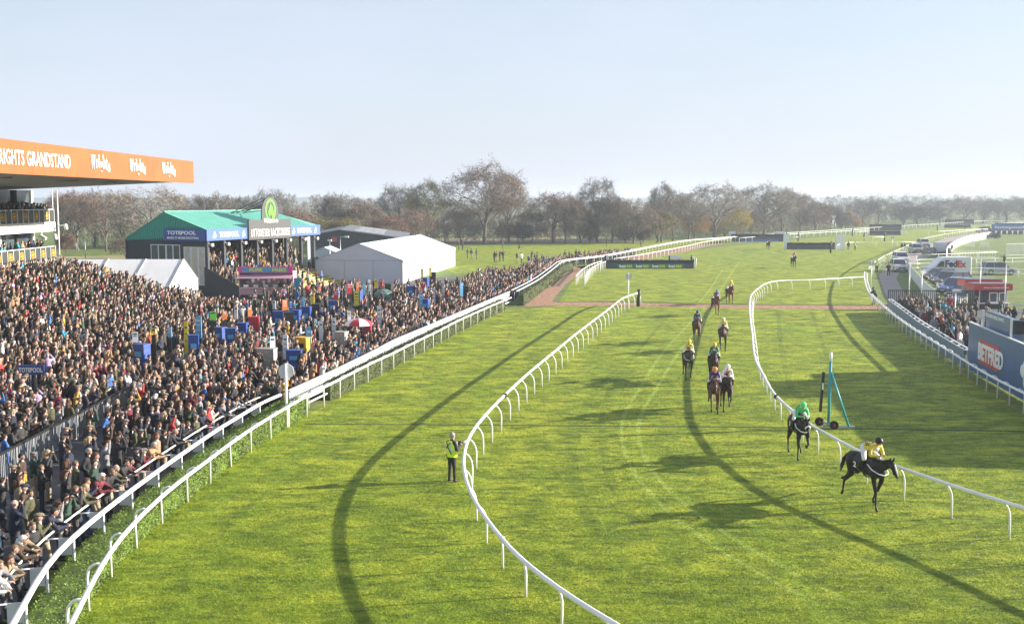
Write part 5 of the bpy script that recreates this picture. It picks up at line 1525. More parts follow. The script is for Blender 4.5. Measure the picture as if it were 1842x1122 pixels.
add_rider(1283, 688, -97, 3, DBAY, BLK, (0.02, 0.17, 0.06), (0.02, 0.17, 0.06), (0.78, 0.50, 0.03), 'dark racehorse half hidden behind the orange-capped pair', 'jockey in dark green silks and yellow cap', apron=(0.7, 0.7, 0.7))
add_rider(1237, 681, -94, 0, (0.045, 0.030, 0.024), BLK, YEL, (0.75, 0.68, 0.35), (0.82, 0.62, 0.03), 'dark grey-brown racehorse on the left of the chasing group', 'jockey in yellow silks with dark shoulders and yellow cap, left of the group', mark='7', body2=(0.03, 0.04, 0.10))
add_rider(1300, 631, -100, 2, (0.06, 0.028, 0.018), BLK, PYEL, PYEL, (0.72, 0.68, 0.42), 'brown racehorse with a breast girth, right hand one of the middle pair', 'jockey in pale yellow silks and cream cap')
add_rider(1253, 615, -96, 1, BAY, DBAY, (0.03, 0.05, 0.10), (0.03, 0.05, 0.10), (0.03, 0.05, 0.12), 'bay racehorse, left hand one of the middle pair', 'jockey in navy silks and navy cap')
add_rider(1287, 567, -90, 2, CHN, DBAY, (0.04, 0.10, 0.40), (0.40, 0.05, 0.10), (0.06, 0.20, 0.55), 'chestnut racehorse crossing the wood chip strip', 'jockey in blue silks with red sleeves and blue cap')
add_rider(1312, 547, -88, 3, CHN, DBAY, YEL, PYEL, (0.80, 0.66, 0.05), 'brown racehorse just beyond the wood chip strip, last of the main group', 'jockey in yellow silks and yellow cap at the back of the group', up_=0.06)
add_rider(1427, 482, -90, 3, DBAY, BLK, (0.55, 0.14, 0.09), (0.60, 0.35, 0.28), (0.55, 0.10, 0.05), 'straggling racehorse alone in front of the black hurdle with white ends', 'jockey in red and pink silks on the straggling horse', up_=0.10)
add_rider(1382, 450, -90, 3, DBAY, BLK, (0.05, 0.05, 0.06), (0.30, 0.10, 0.05), (0.03, 0.03, 0.03), 'furthest racehorse, just below the second black fence', 'jockey in dark silks on the furthest horse', up_=0.10)
# ---------------------------------------------------------------- special people
def facing(x, y, tx, ty): return math.atan2(ty - y, tx - x)
for nm in ('shoot', 'point'):
    pr, ex, hc = person_prims(nm)
    POSES[(nm, 0, 0)] = (figure_mesh('person_' + nm, pr, 0.024, 0.6, P_MATS, ex), hc)
m_hiviz = mat('hi_viz_yellow', (0.72, 0.96, 0.02), 0.6)
m_reflect = mat('reflective_tape', (0.65, 0.66, 0.66), 0.4)
def hiviz(o, strap=False):
    """sleeveless waistcoat over the coat with reflective bands"""
    b = MB()
    prof = [(0.90, 0.205, 0.165), (1.05, 0.20, 0.165), (1.20, 0.205, 0.165), (1.34, 0.215, 0.155), (1.43, 0.17, 0.115), (1.475, 0.085, 0.08)]
    n = 16; vs = []
    for z, rx, ry in prof:
        for j in range(n):
            t = 2 * math.pi * j / n; vs.append((math.cos(t) * rx, math.sin(t) * ry + 0.01, z))
    b.add(vs, [(i * n + j, i * n + (j + 1) % n, (i + 1) * n + (j + 1) % n, (i + 1) * n + j) for i in range(len(prof) - 1) for j in range(n)], 0, True)
    v = b.build('hi_viz_waistcoat', m_hiviz, o)
    b = MB()
    for z, rx, ry in ((1.14, 0.211, 0.172),):
        vs = []
        for zz in (z - 0.03, z + 0.03):
            for j in range(n):
                t = 2 * math.pi * j / n; vs.append((math.cos(t) * rx, math.sin(t) * ry + 0.01, zz))
        b.add(vs, [(j, (j + 1) % n, n + (j + 1) % n, n + j) for j in range(n)], 0, True)
    for s in (-1, 1):
        for f in (-1, 1): b.bar((s * 0.105, f * 0.158 + 0.01, 1.16), (s * 0.105, f * 0.125 + 0.01, 1.43), 0.045, 0.02, up=Vector((0, f, 0)))
    b.build('reflective_band', m_reflect, v)
    if strap:
        b = MB(); b.tube([(-0.12, -0.13, 1.44), (0.0, -0.185, 1.28), (0.16, -0.13, 1.02)], 0.016, 4); b.tube([(0.12, -0.13, 1.44), (0.0, -0.185, 1.30), (-0.10, -0.17, 1.2)], 0.014, 4)
        b.build('camera_strap', m_black, o)
p = at(813, 866)
o = add_person(p.x, p.y, 0, math.radians(38), ('shoot', 0, 0), 'black', 'black trousers', 'short grey hair', 2, 1.02, 'photographer in a yellow hi-viz waistcoat and black trousers beside the curved rail')
o.children[0].name = 'hair'; hiviz(o, True)
b = MB(); b.ball((-0.25, 0.05, 0.88), (0.09, 0.10, 0.14), 8, 6); b.build('shoulder_pouch', m_black, o)
cam_o = thing('camera', (p.x + 0.30, p.y + 0.28, 1.36), 'black camera with a long grey lens held by the photographer', 'camera', rz=math.radians(38))
b = MB(); b.box((0, 0, 0), (0.08, 0.15, 0.11)); b.build('camera_body', m_black, cam_o)
b = MB(); b.tube([(0.04, 0, 0), (0.16, 0, 0), (0.30, 0, 0.0)], [0.04, 0.045, 0.052], 10); b.build('lens', m_galv, cam_o)

STEW = [
    (1577, 490, 250, 'steward in a yellow hi-viz waistcoat standing behind the bend of the right rail', True, 'down'),
    (1572, 548, 190, 'marshal in a hi-viz waistcoat bending over the right rail at the wood chip strip', True, 'lean'),
    (1538, 450, 100, 'steward in hi-viz walking right of the white hurdle wing', True, 'pockets'),
    (1526, 449, 90, 'steward in dark clothes beside the white hurdle wing', False, 'down'),
    (1598, 496, 260, 'man in black standing on the road in front of the white pick-up', False, 'pockets'),
    (1806, 478, 200, 'man in black holding one arm out above the silver estate car', False, 'point'),
    (1622, 452, 200, 'man in dark clothes at the far rail left of the white car', False, 'down'),
    (1627, 452, 200, 'second man at the far rail, just right of the other', False, 'down'),
    (1712, 455, 200, 'figure in dark coat beside the white boarded fence', False, 'down'),
    (1761, 430, 200, 'small dark figure by the upper end of the white boarded fence', False, 'down'),
    (1736, 412, 200, 'distant figure in front of the furthest fence', False, 'down'),
    (318, 560, -20, 'security steward in hi-viz in front of the small marquee, on the left', True, 'down'),
    (352, 556, -40, 'security steward in hi-viz beside the marquee corner, left of the pair', True, 'down'),
    (361, 556, -60, 'security steward in hi-viz beside the marquee corner, right of the pair', True, 'down'),
]
for (px, py, fd, lab, hv, po) in STEW:
    p = at(px, py)
    o = add_person(p.x, p.y, 0, math.radians(fd), (po, 0, 0), 'black', 'black trousers', 'short dark hair' if not hv else 'dark woolly hat', 1, 1.0, lab)
    if hv and po != 'lean': hiviz(o)
# spectators on the lawn by the trees
LAWN = [(825, 449), (832, 450), (841, 464), (848, 465), (857, 466), (889, 471), (893, 471), (899, 470), (905, 469.5), (904, 447.5), (930, 473), (938, 474), (934, 455), (956, 471), (962, 476), (966, 475), (975, 477), (951, 480), (1091, 443), (1016, 470), (1024, 469), (1036, 468), (1042, 468), (1052, 467), (1153, 447.5)]
rg = random.Random(5)
def person_label(co, tr, ha, po, where):
    return 'person in %s coat, %s, %s, %s' % (co, ha, POSETXT[po], where)
used = set()
def pick(rng, where, poses, fixed=None):
    for _ in range(500):
        co = wchoice(rng, COATW); tr = rng.choice(list(TROU)); ha = wchoice(rng, HAIRW); pk = rng.choice(poses)
        if fixed: co = fixed.get('coat', co); ha = fixed.get('hair', ha); tr = fixed.get('trou', tr)
        if (co, ha, pk[0], where) not in used:
            used.add((co, ha, pk[0], where)); return co, tr, ha, pk
    return co, tr, ha, pk
STAND_POSES = [('down', 0, 0), ('pockets', 0, 0), ('pockets', 0, 0), ('folded', 0, 0), ('binoc', 0, 0), ('shade', 0, 0), ('pockets', 0, 1), ('folded', 1, 1), ('hold', 1, 0)]
for i, (px, py) in enumerate(LAWN):
    p = at(px, py)
    where = 'on the lawn' if px < 1000 else 'at the far rail'
    co, tr, ha, pk = pick(rg, where, STAND_POSES[:6])
    co = rg.choice(['black', 'navy', 'charcoal', 'dark brown', 'dark green']) if (0) else co
    add_person(p.x, p.y, 0, math.radians(rg.uniform(-60, -10)), pk, co, tr, ha, rg.randrange(5), rg.uniform(0.96, 1.04), person_label(co, tr, ha, pk[0], where), 'spectators on the lawn')

# ---------------------------------------------------------------- layout of the crowd
ex_circ = []      # (x, y, r) kept free for bookmakers' pitches etc.
def line_x(P, y):
    for a, c in zip(P[:-1], P[1:]):
        if (a.y - y) * (c.y - y) <= 0 and abs(c.y - a.y) > 1e-6:
            return a.x + (c.x - a.x) * (y - a.y) / (c.y - a.y)
    return None
RAILALL = sorted([Vector((p.x - 0.85, p.y, 0)) for p in L_R1] + [Vector((p.x - 0.35, p.y, 0)) for p in L_R1B] + [Vector((p.x - 0.9, p.y, 0)) for p in L_R6[2:]], key=lambda p: p.y)
def rail_x(y):
    return line_x(RAILALL, y)
bar_a = at(-40, 838, 1.15); bar_c = at(258, 682, 1.15)
def bar_x(y):
    return bar_a.x + (bar_c.x - bar_a.x) * (y - bar_a.y) / (bar_c.y - bar_a.y)
def in_view(x, y, z=1.0, m=40):
    u, v = proj((x, y, z))
    return -m < u < 1842 + m and v < 1122 + 60
# ---------------------------------------------------------------- bookmakers' pitches and clutter in the enclosure
m_bblue = mat('blue_cover', (0.02, 0.07, 0.30), 0.5, var=0.25, vscale=3.0, bump=0.4, bscale=5)
m_bred = mat('red_cover', (0.50, 0.03, 0.05), 0.5, var=0.2, vscale=3.0, bump=0.4, bscale=5)
m_bgrey = mat('grey_cover', (0.36, 0.35, 0.31), 0.6, var=0.2, vscale=3.0, bump=0.4, bscale=5)
m_bblack = mat('black_cover', (0.02, 0.02, 0.022), 0.45, var=0.3, vscale=3.0, bump=0.6, bscale=5)
m_byel = mat('yellow_cover', (0.80, 0.45, 0.02), 0.5, var=0.1)
m_cyan = mat('sky_blue_board', (0.12, 0.42, 0.70), 0.5)
m_lime2 = mat('lime_board', (0.25, 0.75, 0.10), 0.5)
m_orange2 = mat('orange_board', (0.75, 0.22, 0.05), 0.5)
m_yb = mat('yellow_board', (0.80, 0.65, 0.03), 0.5)
m_wb = mat('white_odds_board', (0.62, 0.66, 0.70), 0.5)
CM = {'blue': m_bblue, 'red': m_bred, 'grey': m_bgrey, 'black': m_bblack, 'yellow': m_byel}
def cover(px, py_top, col, w, h, label, zt=1.75):
    """fabric-covered pitch box on legs; py_top is its top edge in the photo"""
    p = at(px, py_top, zt)
    r = thing('bookmaker_stand', (p.x, p.y, 0), label, 'bookmaker stand', 'bookmakers’ covered stands'.replace('’', "'"), rz=random.Random(int(px)).uniform(-0.5, 0.3))
    b = MB(); b.box((0, 0, zt - h / 2), (w, 0.55, h)); 
    b.prism([(-w / 2, -0.28, zt - h), (w / 2, -0.28, zt - h), (w / 2 - 0.08, -0.36, zt - h - 0.35), (-w / 2 + 0.05, -0.34, zt - h - 0.28)], (0, 0.1, 0)); b.build('cover', CM[col], r)
    b = MB(); b.box((0, -0.02, zt + 0.02), (w + 0.06, 0.62, 0.04)); b.build('lid', CM[col], r)
    b = MB()
    for sx in (-1, 1):
        for sy in (-1, 1): b.box((sx * (w / 2 - 0.05), sy * 0.22, (zt - h) / 2), (0.05, 0.05, zt - h))
    b.build('leg', m_galv, r)
    if col in ('blue', 'yellow'):
        b = MB(); b.box((0, -0.285, zt - h * 0.55), (w * 0.55, 0.02, h * 0.3)); b.build('name_panel', m_black if col == 'yellow' else m_cyan, r)
    ex_circ.append((p.x, p.y, 0.75)); return r
for a_ in [
    (255, 619, 'blue', 0.8, 1.0, 'blue covered bookmaker stand on the left, beside the black tarpaulin', ),
    (348, 603, 'blue', 0.6, 1.2, 'tall rounded blue cover beside the long yellow post'),
    (397, 589, 'blue', 0.6, 0.9, 'blue cover left of a close pair below the green board'),
    (415, 591, 'blue', 0.65, 0.9, 'blue cover right of a close pair below the green board'),
    (437, 581, 'blue', 0.6, 1.3, 'tall blue cover just left of the red one'),
    (457, 570, 'red', 0.7, 1.0, 'bright red cover in the middle of the betting ring'),
    (500, 560, 'blue', 0.75, 1.2, 'large blue cover below the food trailer'),
    (520, 562, 'black', 0.6, 1.0, 'black cover between two blue ones under the trailer'),
    (533, 558, 'blue', 0.6, 0.9, 'small blue cover right of the black one'),
    (551, 552, 'blue', 0.7, 1.2, 'blue cover with a pale board, right of the trailer'),
    (569, 547, 'black', 0.6, 1.1, 'black cover at the foot of the yellow steps'),
    (598, 541, 'blue', 0.65, 0.9, 'bright blue cover below the wing wall of the stand'),
    (546, 607, 'yellow', 0.8, 0.8, 'orange-yellow box stand with a black panel'),
    (529, 630, 'blue', 0.8, 0.7, 'crumpled blue cover below the yellow box'),
    (480, 627, 'grey', 1.0, 1.0, 'pale grey covered stand near the white rail'),
    (614, 597, 'grey', 0.7, 0.8, 'grey metal stand left of the red and white umbrella'),
    (766, 538, 'blue', 0.55, 0.9, 'blue cover right of the open area near the marquee'),
    (738, 515, 'blue', 0.6, 0.9, 'navy blue board stand in front of the marquee'),
    (766, 500, 'blue', 0.5, 0.9, 'rounded blue cover by the marquee side'),
    (779, 490, 'black', 0.6, 1.1, 'black board stand by the marquee side'),
    (838, 515, 'black', 0.6, 1.1, 'black cover in the crowd beyond the marquee'),
    (700, 511, 'black', 0.7, 1.0, 'black cabinet in front of the marquee gable'),
    (645, 524, 'blue', 0.55, 1.0, 'blue draped stand below the marquee'),
]: cover(*a_)
def board(px, py_top, m, w, h, label, zt=2.4, name='odds_board', cat='board'):
    p = at(px, py_top, zt)
    r = thing(name, (p.x, p.y, 0), label, cat, 'boards on poles in the betting ring', rz=random.Random(int(px * 3)).uniform(-0.2, 0.5))
    b = MB(); b.box((0, 0, zt - h / 2), (w, 0.06, h)); b.build('board', m, r)
    b = MB()
    nl = random.Random(int(px * 7)).choice((1, 2, 3))
    for k in range(nl): b.box((0, -0.035, zt - h * 0.18 - k * h * 0.2), (w * 0.62, 0.01, 0.045 if k else 0.09))
    b.build('printed_line', m_greysign if m in (m_wb, m_yb, m_lime2) else m_white2, r)
    b = MB(); b.box((0, -0.01, (zt - h) * 0.62), (w * 0.9, 0.05, (zt - h) * 0.7)); b.build('frame_panel', m_bblack, r)
    b = MB(); b.tube([(0, 0.05, 0), (0, 0.05, zt)], 0.03, 5); b.build('pole', m_black, r)
    ex_circ.append((p.x, p.y, 0.4)); return r
for a_ in [
    (334, 578, m_yb, 0.25, 2.1, 'long yellow upright board beside the black tarpaulin'),
    (357, 569, m_cyan, 0.38, 1.5, 'sky blue upright board left of the green one'),
    (383, 560, m_lime2, 0.45, 0.6, 'lime green rounded board'),
    (404, 559, m_orange2, 0.32, 0.6, 'orange-red round board right of the lime one'),
    (424, 551, m_wb, 0.25, 0.9, 'white odds board with two panels'),
    (243, 597, m_wb, 0.32, 0.6, 'white board above the leftmost blue cover'),
    (276, 591, m_yb, 0.28, 0.3, 'small square yellow sign near the tarpaulin'),
    (305, 588, m_cyan, 0.25, 0.6, 'pale blue board over the tarpaulin'),
    (449, 552, m_orange2, 0.28, 0.7, 'orange board above the red cover'),
    (493, 541, m_wb, 0.25, 0.6, 'white board above the large blue cover'),
    (512, 539, m_orange2, 0.4, 0.8, 'orange banner over the row of covers'),
    (523, 540, m_bblue, 0.25, 0.9, 'deep blue board in the row of covers'),
    (544, 535, m_cyan, 0.25, 1.2, 'sky blue board right of the menu board'),
    (562, 528, m_yb, 0.28, 0.8, 'yellow board at the foot of the steps'),
    (555, 588, m_cyan, 0.30, 1.6, 'sky blue upright board beside the yellow box'),
    (513, 602, m_wb, 0.3, 1.4, 'pale board in a dark frame left of the yellow box'),
    (490, 605, m_wb, 0.3, 0.9, 'white board above the pale grey stand'),
    (600, 572, m_wb, 0.25, 1.4, 'tall white board left of the umbrella'),
    (577, 577, m_wb, 0.25, 1.3, 'grey-white board further left of the umbrella'),
    (628, 560, m_wb, 0.25, 0.7, 'small white board behind the umbrella'),
    (664, 503, m_wb, 0.25, 2.2, 'very tall white feather board below the marquee gable'),
    (682, 550, m_wb, 0.3, 1.6, 'narrow white board right of the umbrella'),
    (655, 508, m_cyan, 0.25, 1.5, 'sky blue post board below the marquee'),
    (628, 509, m_bred, 0.45, 1.0, 'red flag board left of the marquee'),
    (643, 507, m_orange2, 0.3, 0.8, 'orange flag board left of the marquee'),
    (604, 522, m_bred, 0.4, 0.9, 'red and white board by the wing wall'),
    (641, 524, m_yb, 0.4, 1.2, 'orange-yellow tall banner below the marquee'),
    (676, 503, m_yb, 0.3, 0.8, 'yellow flag board in front of the marquee gable'),
    (685, 503, m_bred, 0.3, 0.8, 'red flag board in front of the marquee gable'),
    (759, 483, m_yb, 0.25, 1.3, 'yellow board at the marquee side'),
    (774, 481, m_yb, 0.25, 1.0, 'second yellow board at the marquee side'),
    (757, 525, m_cyan, 0.3, 1.6, 'pale blue board beside the blue cover beyond the umbrella'),
    (797, 507, m_wb, 0.2, 1.8, 'white feather board beyond the marquee corner'),
    (781, 517, m_wb, 0.2, 1.6, 'white feather board nearer the rail'),
    (830, 508, m_cyan, 0.3, 1.3, 'sky blue board in the far crowd'),
]: board(*a_)
# red and white umbrella
p = at(645, 573, 2.3)
r = thing('umbrella', (p.x, p.y, 0), 'red and white segmented umbrella over a stand in the betting ring', 'umbrella')
ex_circ.append((p.x, p.y, 1.0))
n_ = 8
for k in range(n_):
    b = MB(); vs = []; m_ = 5
    for i in range(m_ + 1):
        t = i / m_; rr = 0.95 * math.sin(t * math.pi / 2 * 0.92); zz = 2.32 - 0.5 * (1 - math.cos(t * math.pi / 2 * 0.92))
        for j in (0, 1, 2):
            a_ = 2 * math.pi * (k + j / 2) / n_ + 0.2; f = 1.0 if j != 1 else 0.96
            vs.append((math.cos(a_) * rr * f, math.sin(a_) * rr * f, zz))
    b.add(vs, [(i * 3 + j, (i + 1) * 3 + j, (i + 1) * 3 + j + 1, i * 3 + j + 1) for i in range(m_) for j in range(2)], 0, True)
    b.build('canopy_panel', m_bred if k % 2 else m_white, r)
b = MB(); b.tube([(0, 0, 0), (0, 0, 2.4)], 0.02, 5); b.build('pole', m_galv, r)
b = MB(); b.box((0.55, 0.1, 1.5), (0.5, 0.5, 0.7)); b.build('red_cover', m_bred, r)
# crumpled black tarpaulin
p = at(300, 650, 0.3)
b = MB(); rg2 = random.Random(3); n1_ = 18; vs = []
for i in range(n1_):
    for j in range(n1_):
        u = (i / (n1_ - 1) - .5) * 2; v = (j / (n1_ - 1) - .5) * 2
        h = 0.85 * max(0, 1 - max(abs(u), abs(v)) ** 3) ** 0.7 + (noise.noise(Vector((u * 2.5, v * 2.5, 0.3)))) * 0.28 + rg2.uniform(-0.03, 0.03)
        vs.append((p.x + u * 1.6, p.y + v * 1.1, max(0.02, h)))
b.add(vs, [(i * n1_ + j, (i + 1) * n1_ + j, (i + 1) * n1_ + j + 1, i * n1_ + j + 1) for i in range(n1_ - 1) for j in range(n1_ - 1)], 0, False)
tag(b.build('tarpaulin', m_bblack), 'crumpled black tarpaulin over equipment beside the yellow post', 'tarpaulin')
ex_circ.append((p.x, p.y, 1.9))
p = at(690, 530, 1.0)
b = MB(); b.ball((p.x, p.y, 1.0), (0.9, 0.7, 0.55), 10, 7); tag(b.build('tarpaulin', mat('green_tarpaulin', (0.12, 0.22, 0.18), 0.4, bump=0.6, bscale=3)), 'grey-green plastic cover bundled in front of the marquee', 'tarpaulin')
ex_circ.append((p.x, p.y, 1.2))
# rounded blue sign in crowd behind barrier (TEPOO lettering)
p = at(32, 656, 1.7)
r = thing('totepool_banner', (p.x, p.y, 0), 'dark blue TOTEPOOL banner behind the grey barrier at the left edge', 'banner')
b = MB(); b.box((0.65, 0, 1.45), (1.35, 0.05, 0.5)); b.build('board', m_blue, r)
text_mesh('lettering', 'TOTEPOOL', 1, 0.01, m_letter, r, (0.05, -0.04, 1.32), rf, width=1.2, height=0.24, bold=0.03)
for k in range(5):
    b = MB(); b.box((0.05 + k * 0.28, 0.02, 0.6), (0.03, 0.03, 1.2)); b.build('bar', m_galv, r)
ex_circ.append((p.x + 0.9, p.y - 0.4, 1.6))
# ---------------------------------------------------------------- crowd sampling
cr_ = random.Random(21)
pts = []        # x, y, z, facing, near-rail flag, zone
cell = {}
def try_add(x, y, z, dmin, face, zone, rail=False):
    k = (int(x // 1), int(y // 1))
    for i in (-1, 0, 1):
        for j in (-1, 0, 1):
            for (a_, b_) in cell.get((k[0] + i, k[1] + j), ()):
                if (a_ - x) ** 2 + (b_ - y) ** 2 < dmin * dmin: return False
    for (a_, b_, r_) in ex_circ:
        if (a_ - x) ** 2 + (b_ - y) ** 2 < r_ * r_: return False
        # keep the sight line to each pitch open
        if abs(x - a_ * y / b_) < 0.35 and 0 < b_ - y < 5.0 and r_ > 0.3: return False
    if not in_view(x, y, z + 1): return False
    cell.setdefault(k, []).append((x, y)); pts.append((x, y, z, face, zone, rail)); return True
def look(x, y):
    t = cr_.random()
    if t < 0.8: return math.radians(cr_.gauss(18, 22))
    return math.radians(cr_.uniform(-170, 170))
# front row at the rail
yy = 24.0
while yy < 200:
    rx = rail_x(yy)
    if rx is not None:
        x = rx - 0.12 - cr_.random() * 0.12
        if not (54.0 < yy < 56.0): try_add(x, yy, 0, 0.40, math.radians(cr_.gauss(0, 10)), 'rail', True)
    yy += cr_.uniform(0.50, 0.78) if yy < 120 else cr_.uniform(0.6, 1.0)
# bulk zones
def fill(n, xr, yr, zone, dmin, test):
    for _ in range(n):
        y = cr_.uniform(*yr); x = cr_.uniform(*xr)
        if not test(x, y): continue
        z = terr_z(x, y)
        try_add(x, y, z, dmin, look(x, y), zone)
def between_rail_bar(x, y):
    rx = rail_x(y); return rx is not None and bar_x(y) + (1.3 if y < 50 else 0.5) < x < rx - 0.5
fill(2600, (-21, -8), (24, 50), 'front', 0.62, lambda x, y: between_rail_bar(x, y) and cr_.random() < (0.28 if y < 40 else 0.6))
fill(2600, (-22, -5), (44, 57), 'front', 0.52, between_rail_bar)
fill(5000, (-28, -18), (34, 58), 'behind', 0.56, lambda x, y: x < bar_x(y) - 0.35)
fill(9000, (-28, -4), (57, 80), 'ring', 0.55, lambda x, y: x < rail_x(y) - 0.4 and (x > rail_x(y) - 6.0 or x < -24 or cr_.random() < 0.22))
fill(9000, (-30, 6), (80, 118), 'ring', 0.56, lambda x, y: x < rail_x(y) - 0.4 and (x > rail_x(y) - 6.5 or (x < -24.5 and y < 97) or cr_.random() < 0.10) and not (x < -24 and y > 97))
fill(6000, (-16, 20), (118, 190), 'ring', 0.60, lambda x, y: (rail_x(y) is not None) and x < rail_x(y) - 0.4 and x > rail_x(y) - (7.5 if y < 140 else 3.2))
fill(14000, (-41, -28), (58, 101), 'terrace', 0.58, lambda x, y: True)
# racecourse stand steps
for k in range(ST_N + 1):
    for i in range(60):
        lx = cr_.uniform(0.5, STAND_L - 0.4); ly = -4.0 + (k + 0.5) * ST_D
        dens = 0.75 if k > 6 else 0.6
        if k < 8 and lx > 15: dens = 0.10
        if k < 3: dens *= 0.4
        if cr_.random() > dens: continue
        x, y = stand_world(lx, ly)
        try_add(x, y, stand_z(ly), 0.5, STAND_ANG - math.pi / 2 + cr_.gauss(0, 0.4), 'stand')
# balconies
for zt in (8.03, 4.72):
    for row in range(3):
        y = 99.4
        while y > 60:
            if cr_.random() < (0.9 if row == 0 else 0.5): try_add(BX - 0.30 - row * 0.6, y, zt, 0.3, math.radians(cr_.gauss(10, 20)), 'balcony', row == 0)
            y -= cr_.uniform(0.45, 0.85)
# right-hand viewing enclosure
def lowx(y): return line_x(sorted(P_LOW, key=lambda p: p.y), y)
P_LOW = [at(x, y) for x, y in LB] + [Vector((a_hd.x + 6, a_hd.y - 6, 0)) for a_hd in [at(1741, 668)]]
for _ in range(260):
    y = cr_.uniform(60, 100); lx = lowx(y)
    if lx is None: continue
    x = lx + 0.75 + abs(cr_.gauss(0, 1.6))
    if cr_.random() < 0.35: x = lx + cr_.uniform(0.8, 9)
    if y > 98: continue
    try_add(x, y, 0, 0.55, math.radians(cr_.uniform(120, 250)), 'enclosure', x < lx + 1.0)
for _ in range(26):
    y = cr_.uniform(62, 90); x = cr_.uniform(31, 48)
    try_add(x, y, 0, 0.9, math.radians(cr_.uniform(0, 360)), 'enclosure')
# ---------------------------------------------------------------- individuals (nearest) and the mass (rest)
pts.sort(key=lambda p: math.hypot(p[0], p[1]))
NI = 285
def where_text(x, y, z, zone, rail):
    u, v = proj((x, y, z + 1.2))
    near = 'bottom left' if y < 33 else ('lower left' if y < 44 else 'mid left')
    if zone == 'behind': return 'behind barrier, ' + ('left edge' if u < 90 else 'back row' if x < bar_x(y) - 3 else 'near handrail' if x > bar_x(y) - 1.2 else 'middle rows')
    if rail: return 'at rail, ' + near
    if zone == 'front': return ('second row, ' if x > rail_x(y) - 1.5 else 'by barrier, ' if x < bar_x(y) + 1.2 else 'mid enclosure, ') + near
    return 'in betting ring crowd'
RAILP = [('lean', 0, 0), ('lean', 0, 0), ('binoc', 0, 0), ('shade', 0, 0), ('phone', 1, 0), ('lean', 0, 0), ('pockets', 0, 0)]
MIXP = [('down', 0, 0), ('pockets', 0, 0), ('shade', 0, 0), ('binoc', 0, 0), ('folded', 0, 0), ('hold', 1, 0), ('phone', 1, 0), ('pockets', 0, 1), ('shade', 1, 1), ('folded', 1, 1), ('shade', 0, 0)]
for (x, y, z, face, zone, rail) in pts[:NI]:
    w = where_text(x, y, z, zone, rail)
    co, tr, ha, pk = pick(cr_, w, RAILP if rail else MIXP)
    sc_ = cr_.uniform(0.93, 1.05) * (0.95 if pk[1] else 1.0)
    grp = {'behind': 'crowd behind the grey barrier', 'rail': 'spectators along the white rail', 'front': 'crowd between barrier and rail'}.get(zone, 'crowd in the enclosure')
    xx = x if not (rail and pk[0] == 'lean') else x + 0.05
    add_person(xx, y, z, face, pk, co, tr, ha, cr_.randrange(5), sc_, 'person in %s coat, %s, %s, %s' % (co, ha, POSETXT[pk[0]], w), grp)

# low-polygon spectators joined into one mass
def crowd_variant(pk, hk, tris):
    me, hc = POSES[pk]
    hm = get_hair(hk, hc)
    nv = len(me.vertices)
    vs = [tuple(v.co) for v in me.vertices] + [tuple(v.co) for v in hm.vertices]
    fs = [tuple(p.vertices) for p in me.polygons] + [tuple(nv + i for i in p.vertices) for p in hm.polygons]
    mi = [p.material_index if p.material_index < 5 else 5 for p in me.polygons] + [6] * len(hm.polygons)
    t = bpy.data.meshes.new('tmp'); t.from_pydata(vs, [], fs)
    for k in range(7): t.materials.append(P_MATS[0])
    t.polygons.foreach_set('material_index', mi)
    o = bpy.data.objects.new('tmp', t); COL.objects.link(o)
    tr_ = o.modifiers.new('t', 'TRIANGULATE')
    d = o.modifiers.new('d', 'DECIMATE'); nt_ = sum(len(f) - 2 for f in fs); d.ratio = tris / nt_
    me2 = bpy.data.meshes.new_from_object(o.evaluated_get(bpy.context.evaluated_depsgraph_get()))
    bpy.data.objects.remove(o, do_unlink=True)
    me2.calc_loop_triangles()
    n = len(me2.loop_triangles)
    V = np.empty(len(me2.vertices) * 3); me2.vertices.foreach_get('co', V); V = V.reshape(-1, 3)
    T = np.empty(n * 3, int); me2.loop_triangles.foreach_get('vertices', T); T = T.reshape(-1, 3)
    PI_ = np.empty(n, int); me2.loop_triangles.foreach_get('polygon_index', PI_)
    M = np.empty(len(me2.polygons), int); me2.polygons.foreach_get('material_index', M)
    return V, T, M[PI_]
CV = []
for (pk, hk) in ((('down', 0, 0), 'short'), (('pockets', 0, 0), 'flat_cap'), (('shade', 0, 0), 'short'), (('binoc', 0, 0), 'short'), (('folded', 0, 0), 'bald'), (('hold', 1, 0), 'long'), (('phone', 1, 0), 'bob'), (('pockets', 0, 1), 'short'), (('shade', 1, 1), 'long'), (('lean', 0, 0), 'short'), (('lean', 0, 0), 'flat_cap')):
    CV.append((crowd_variant(pk, hk, 620), crowd_variant(pk, hk, 240), hk))
HC = {'short': [(0.04, 0.025, 0.015), (0.014, 0.011, 0.009), (0.26, 0.25, 0.24), (0.11, 0.075, 0.045), (0.03, 0.02, 0.014)], 'flat_cap': [(0.20, 0.17, 0.11), (0.12, 0.12, 0.12), (0.03, 0.04, 0.07), (0.25, 0.2, 0.15)],
      'bald': [(0.4, 0.28, 0.21), (0.3, 0.29, 0.28)], 'long': [(0.32, 0.23, 0.12), (0.06, 0.032, 0.02), (0.02, 0.014, 0.011)], 'bob': [(0.12, 0.045, 0.02), (0.4, 0.38, 0.35), (0.16, 0.11, 0.07)]}
rest = pts[NI:]
Vs, Ts, Cs = [], [], []; off = 0
TL = list(TROU.values())
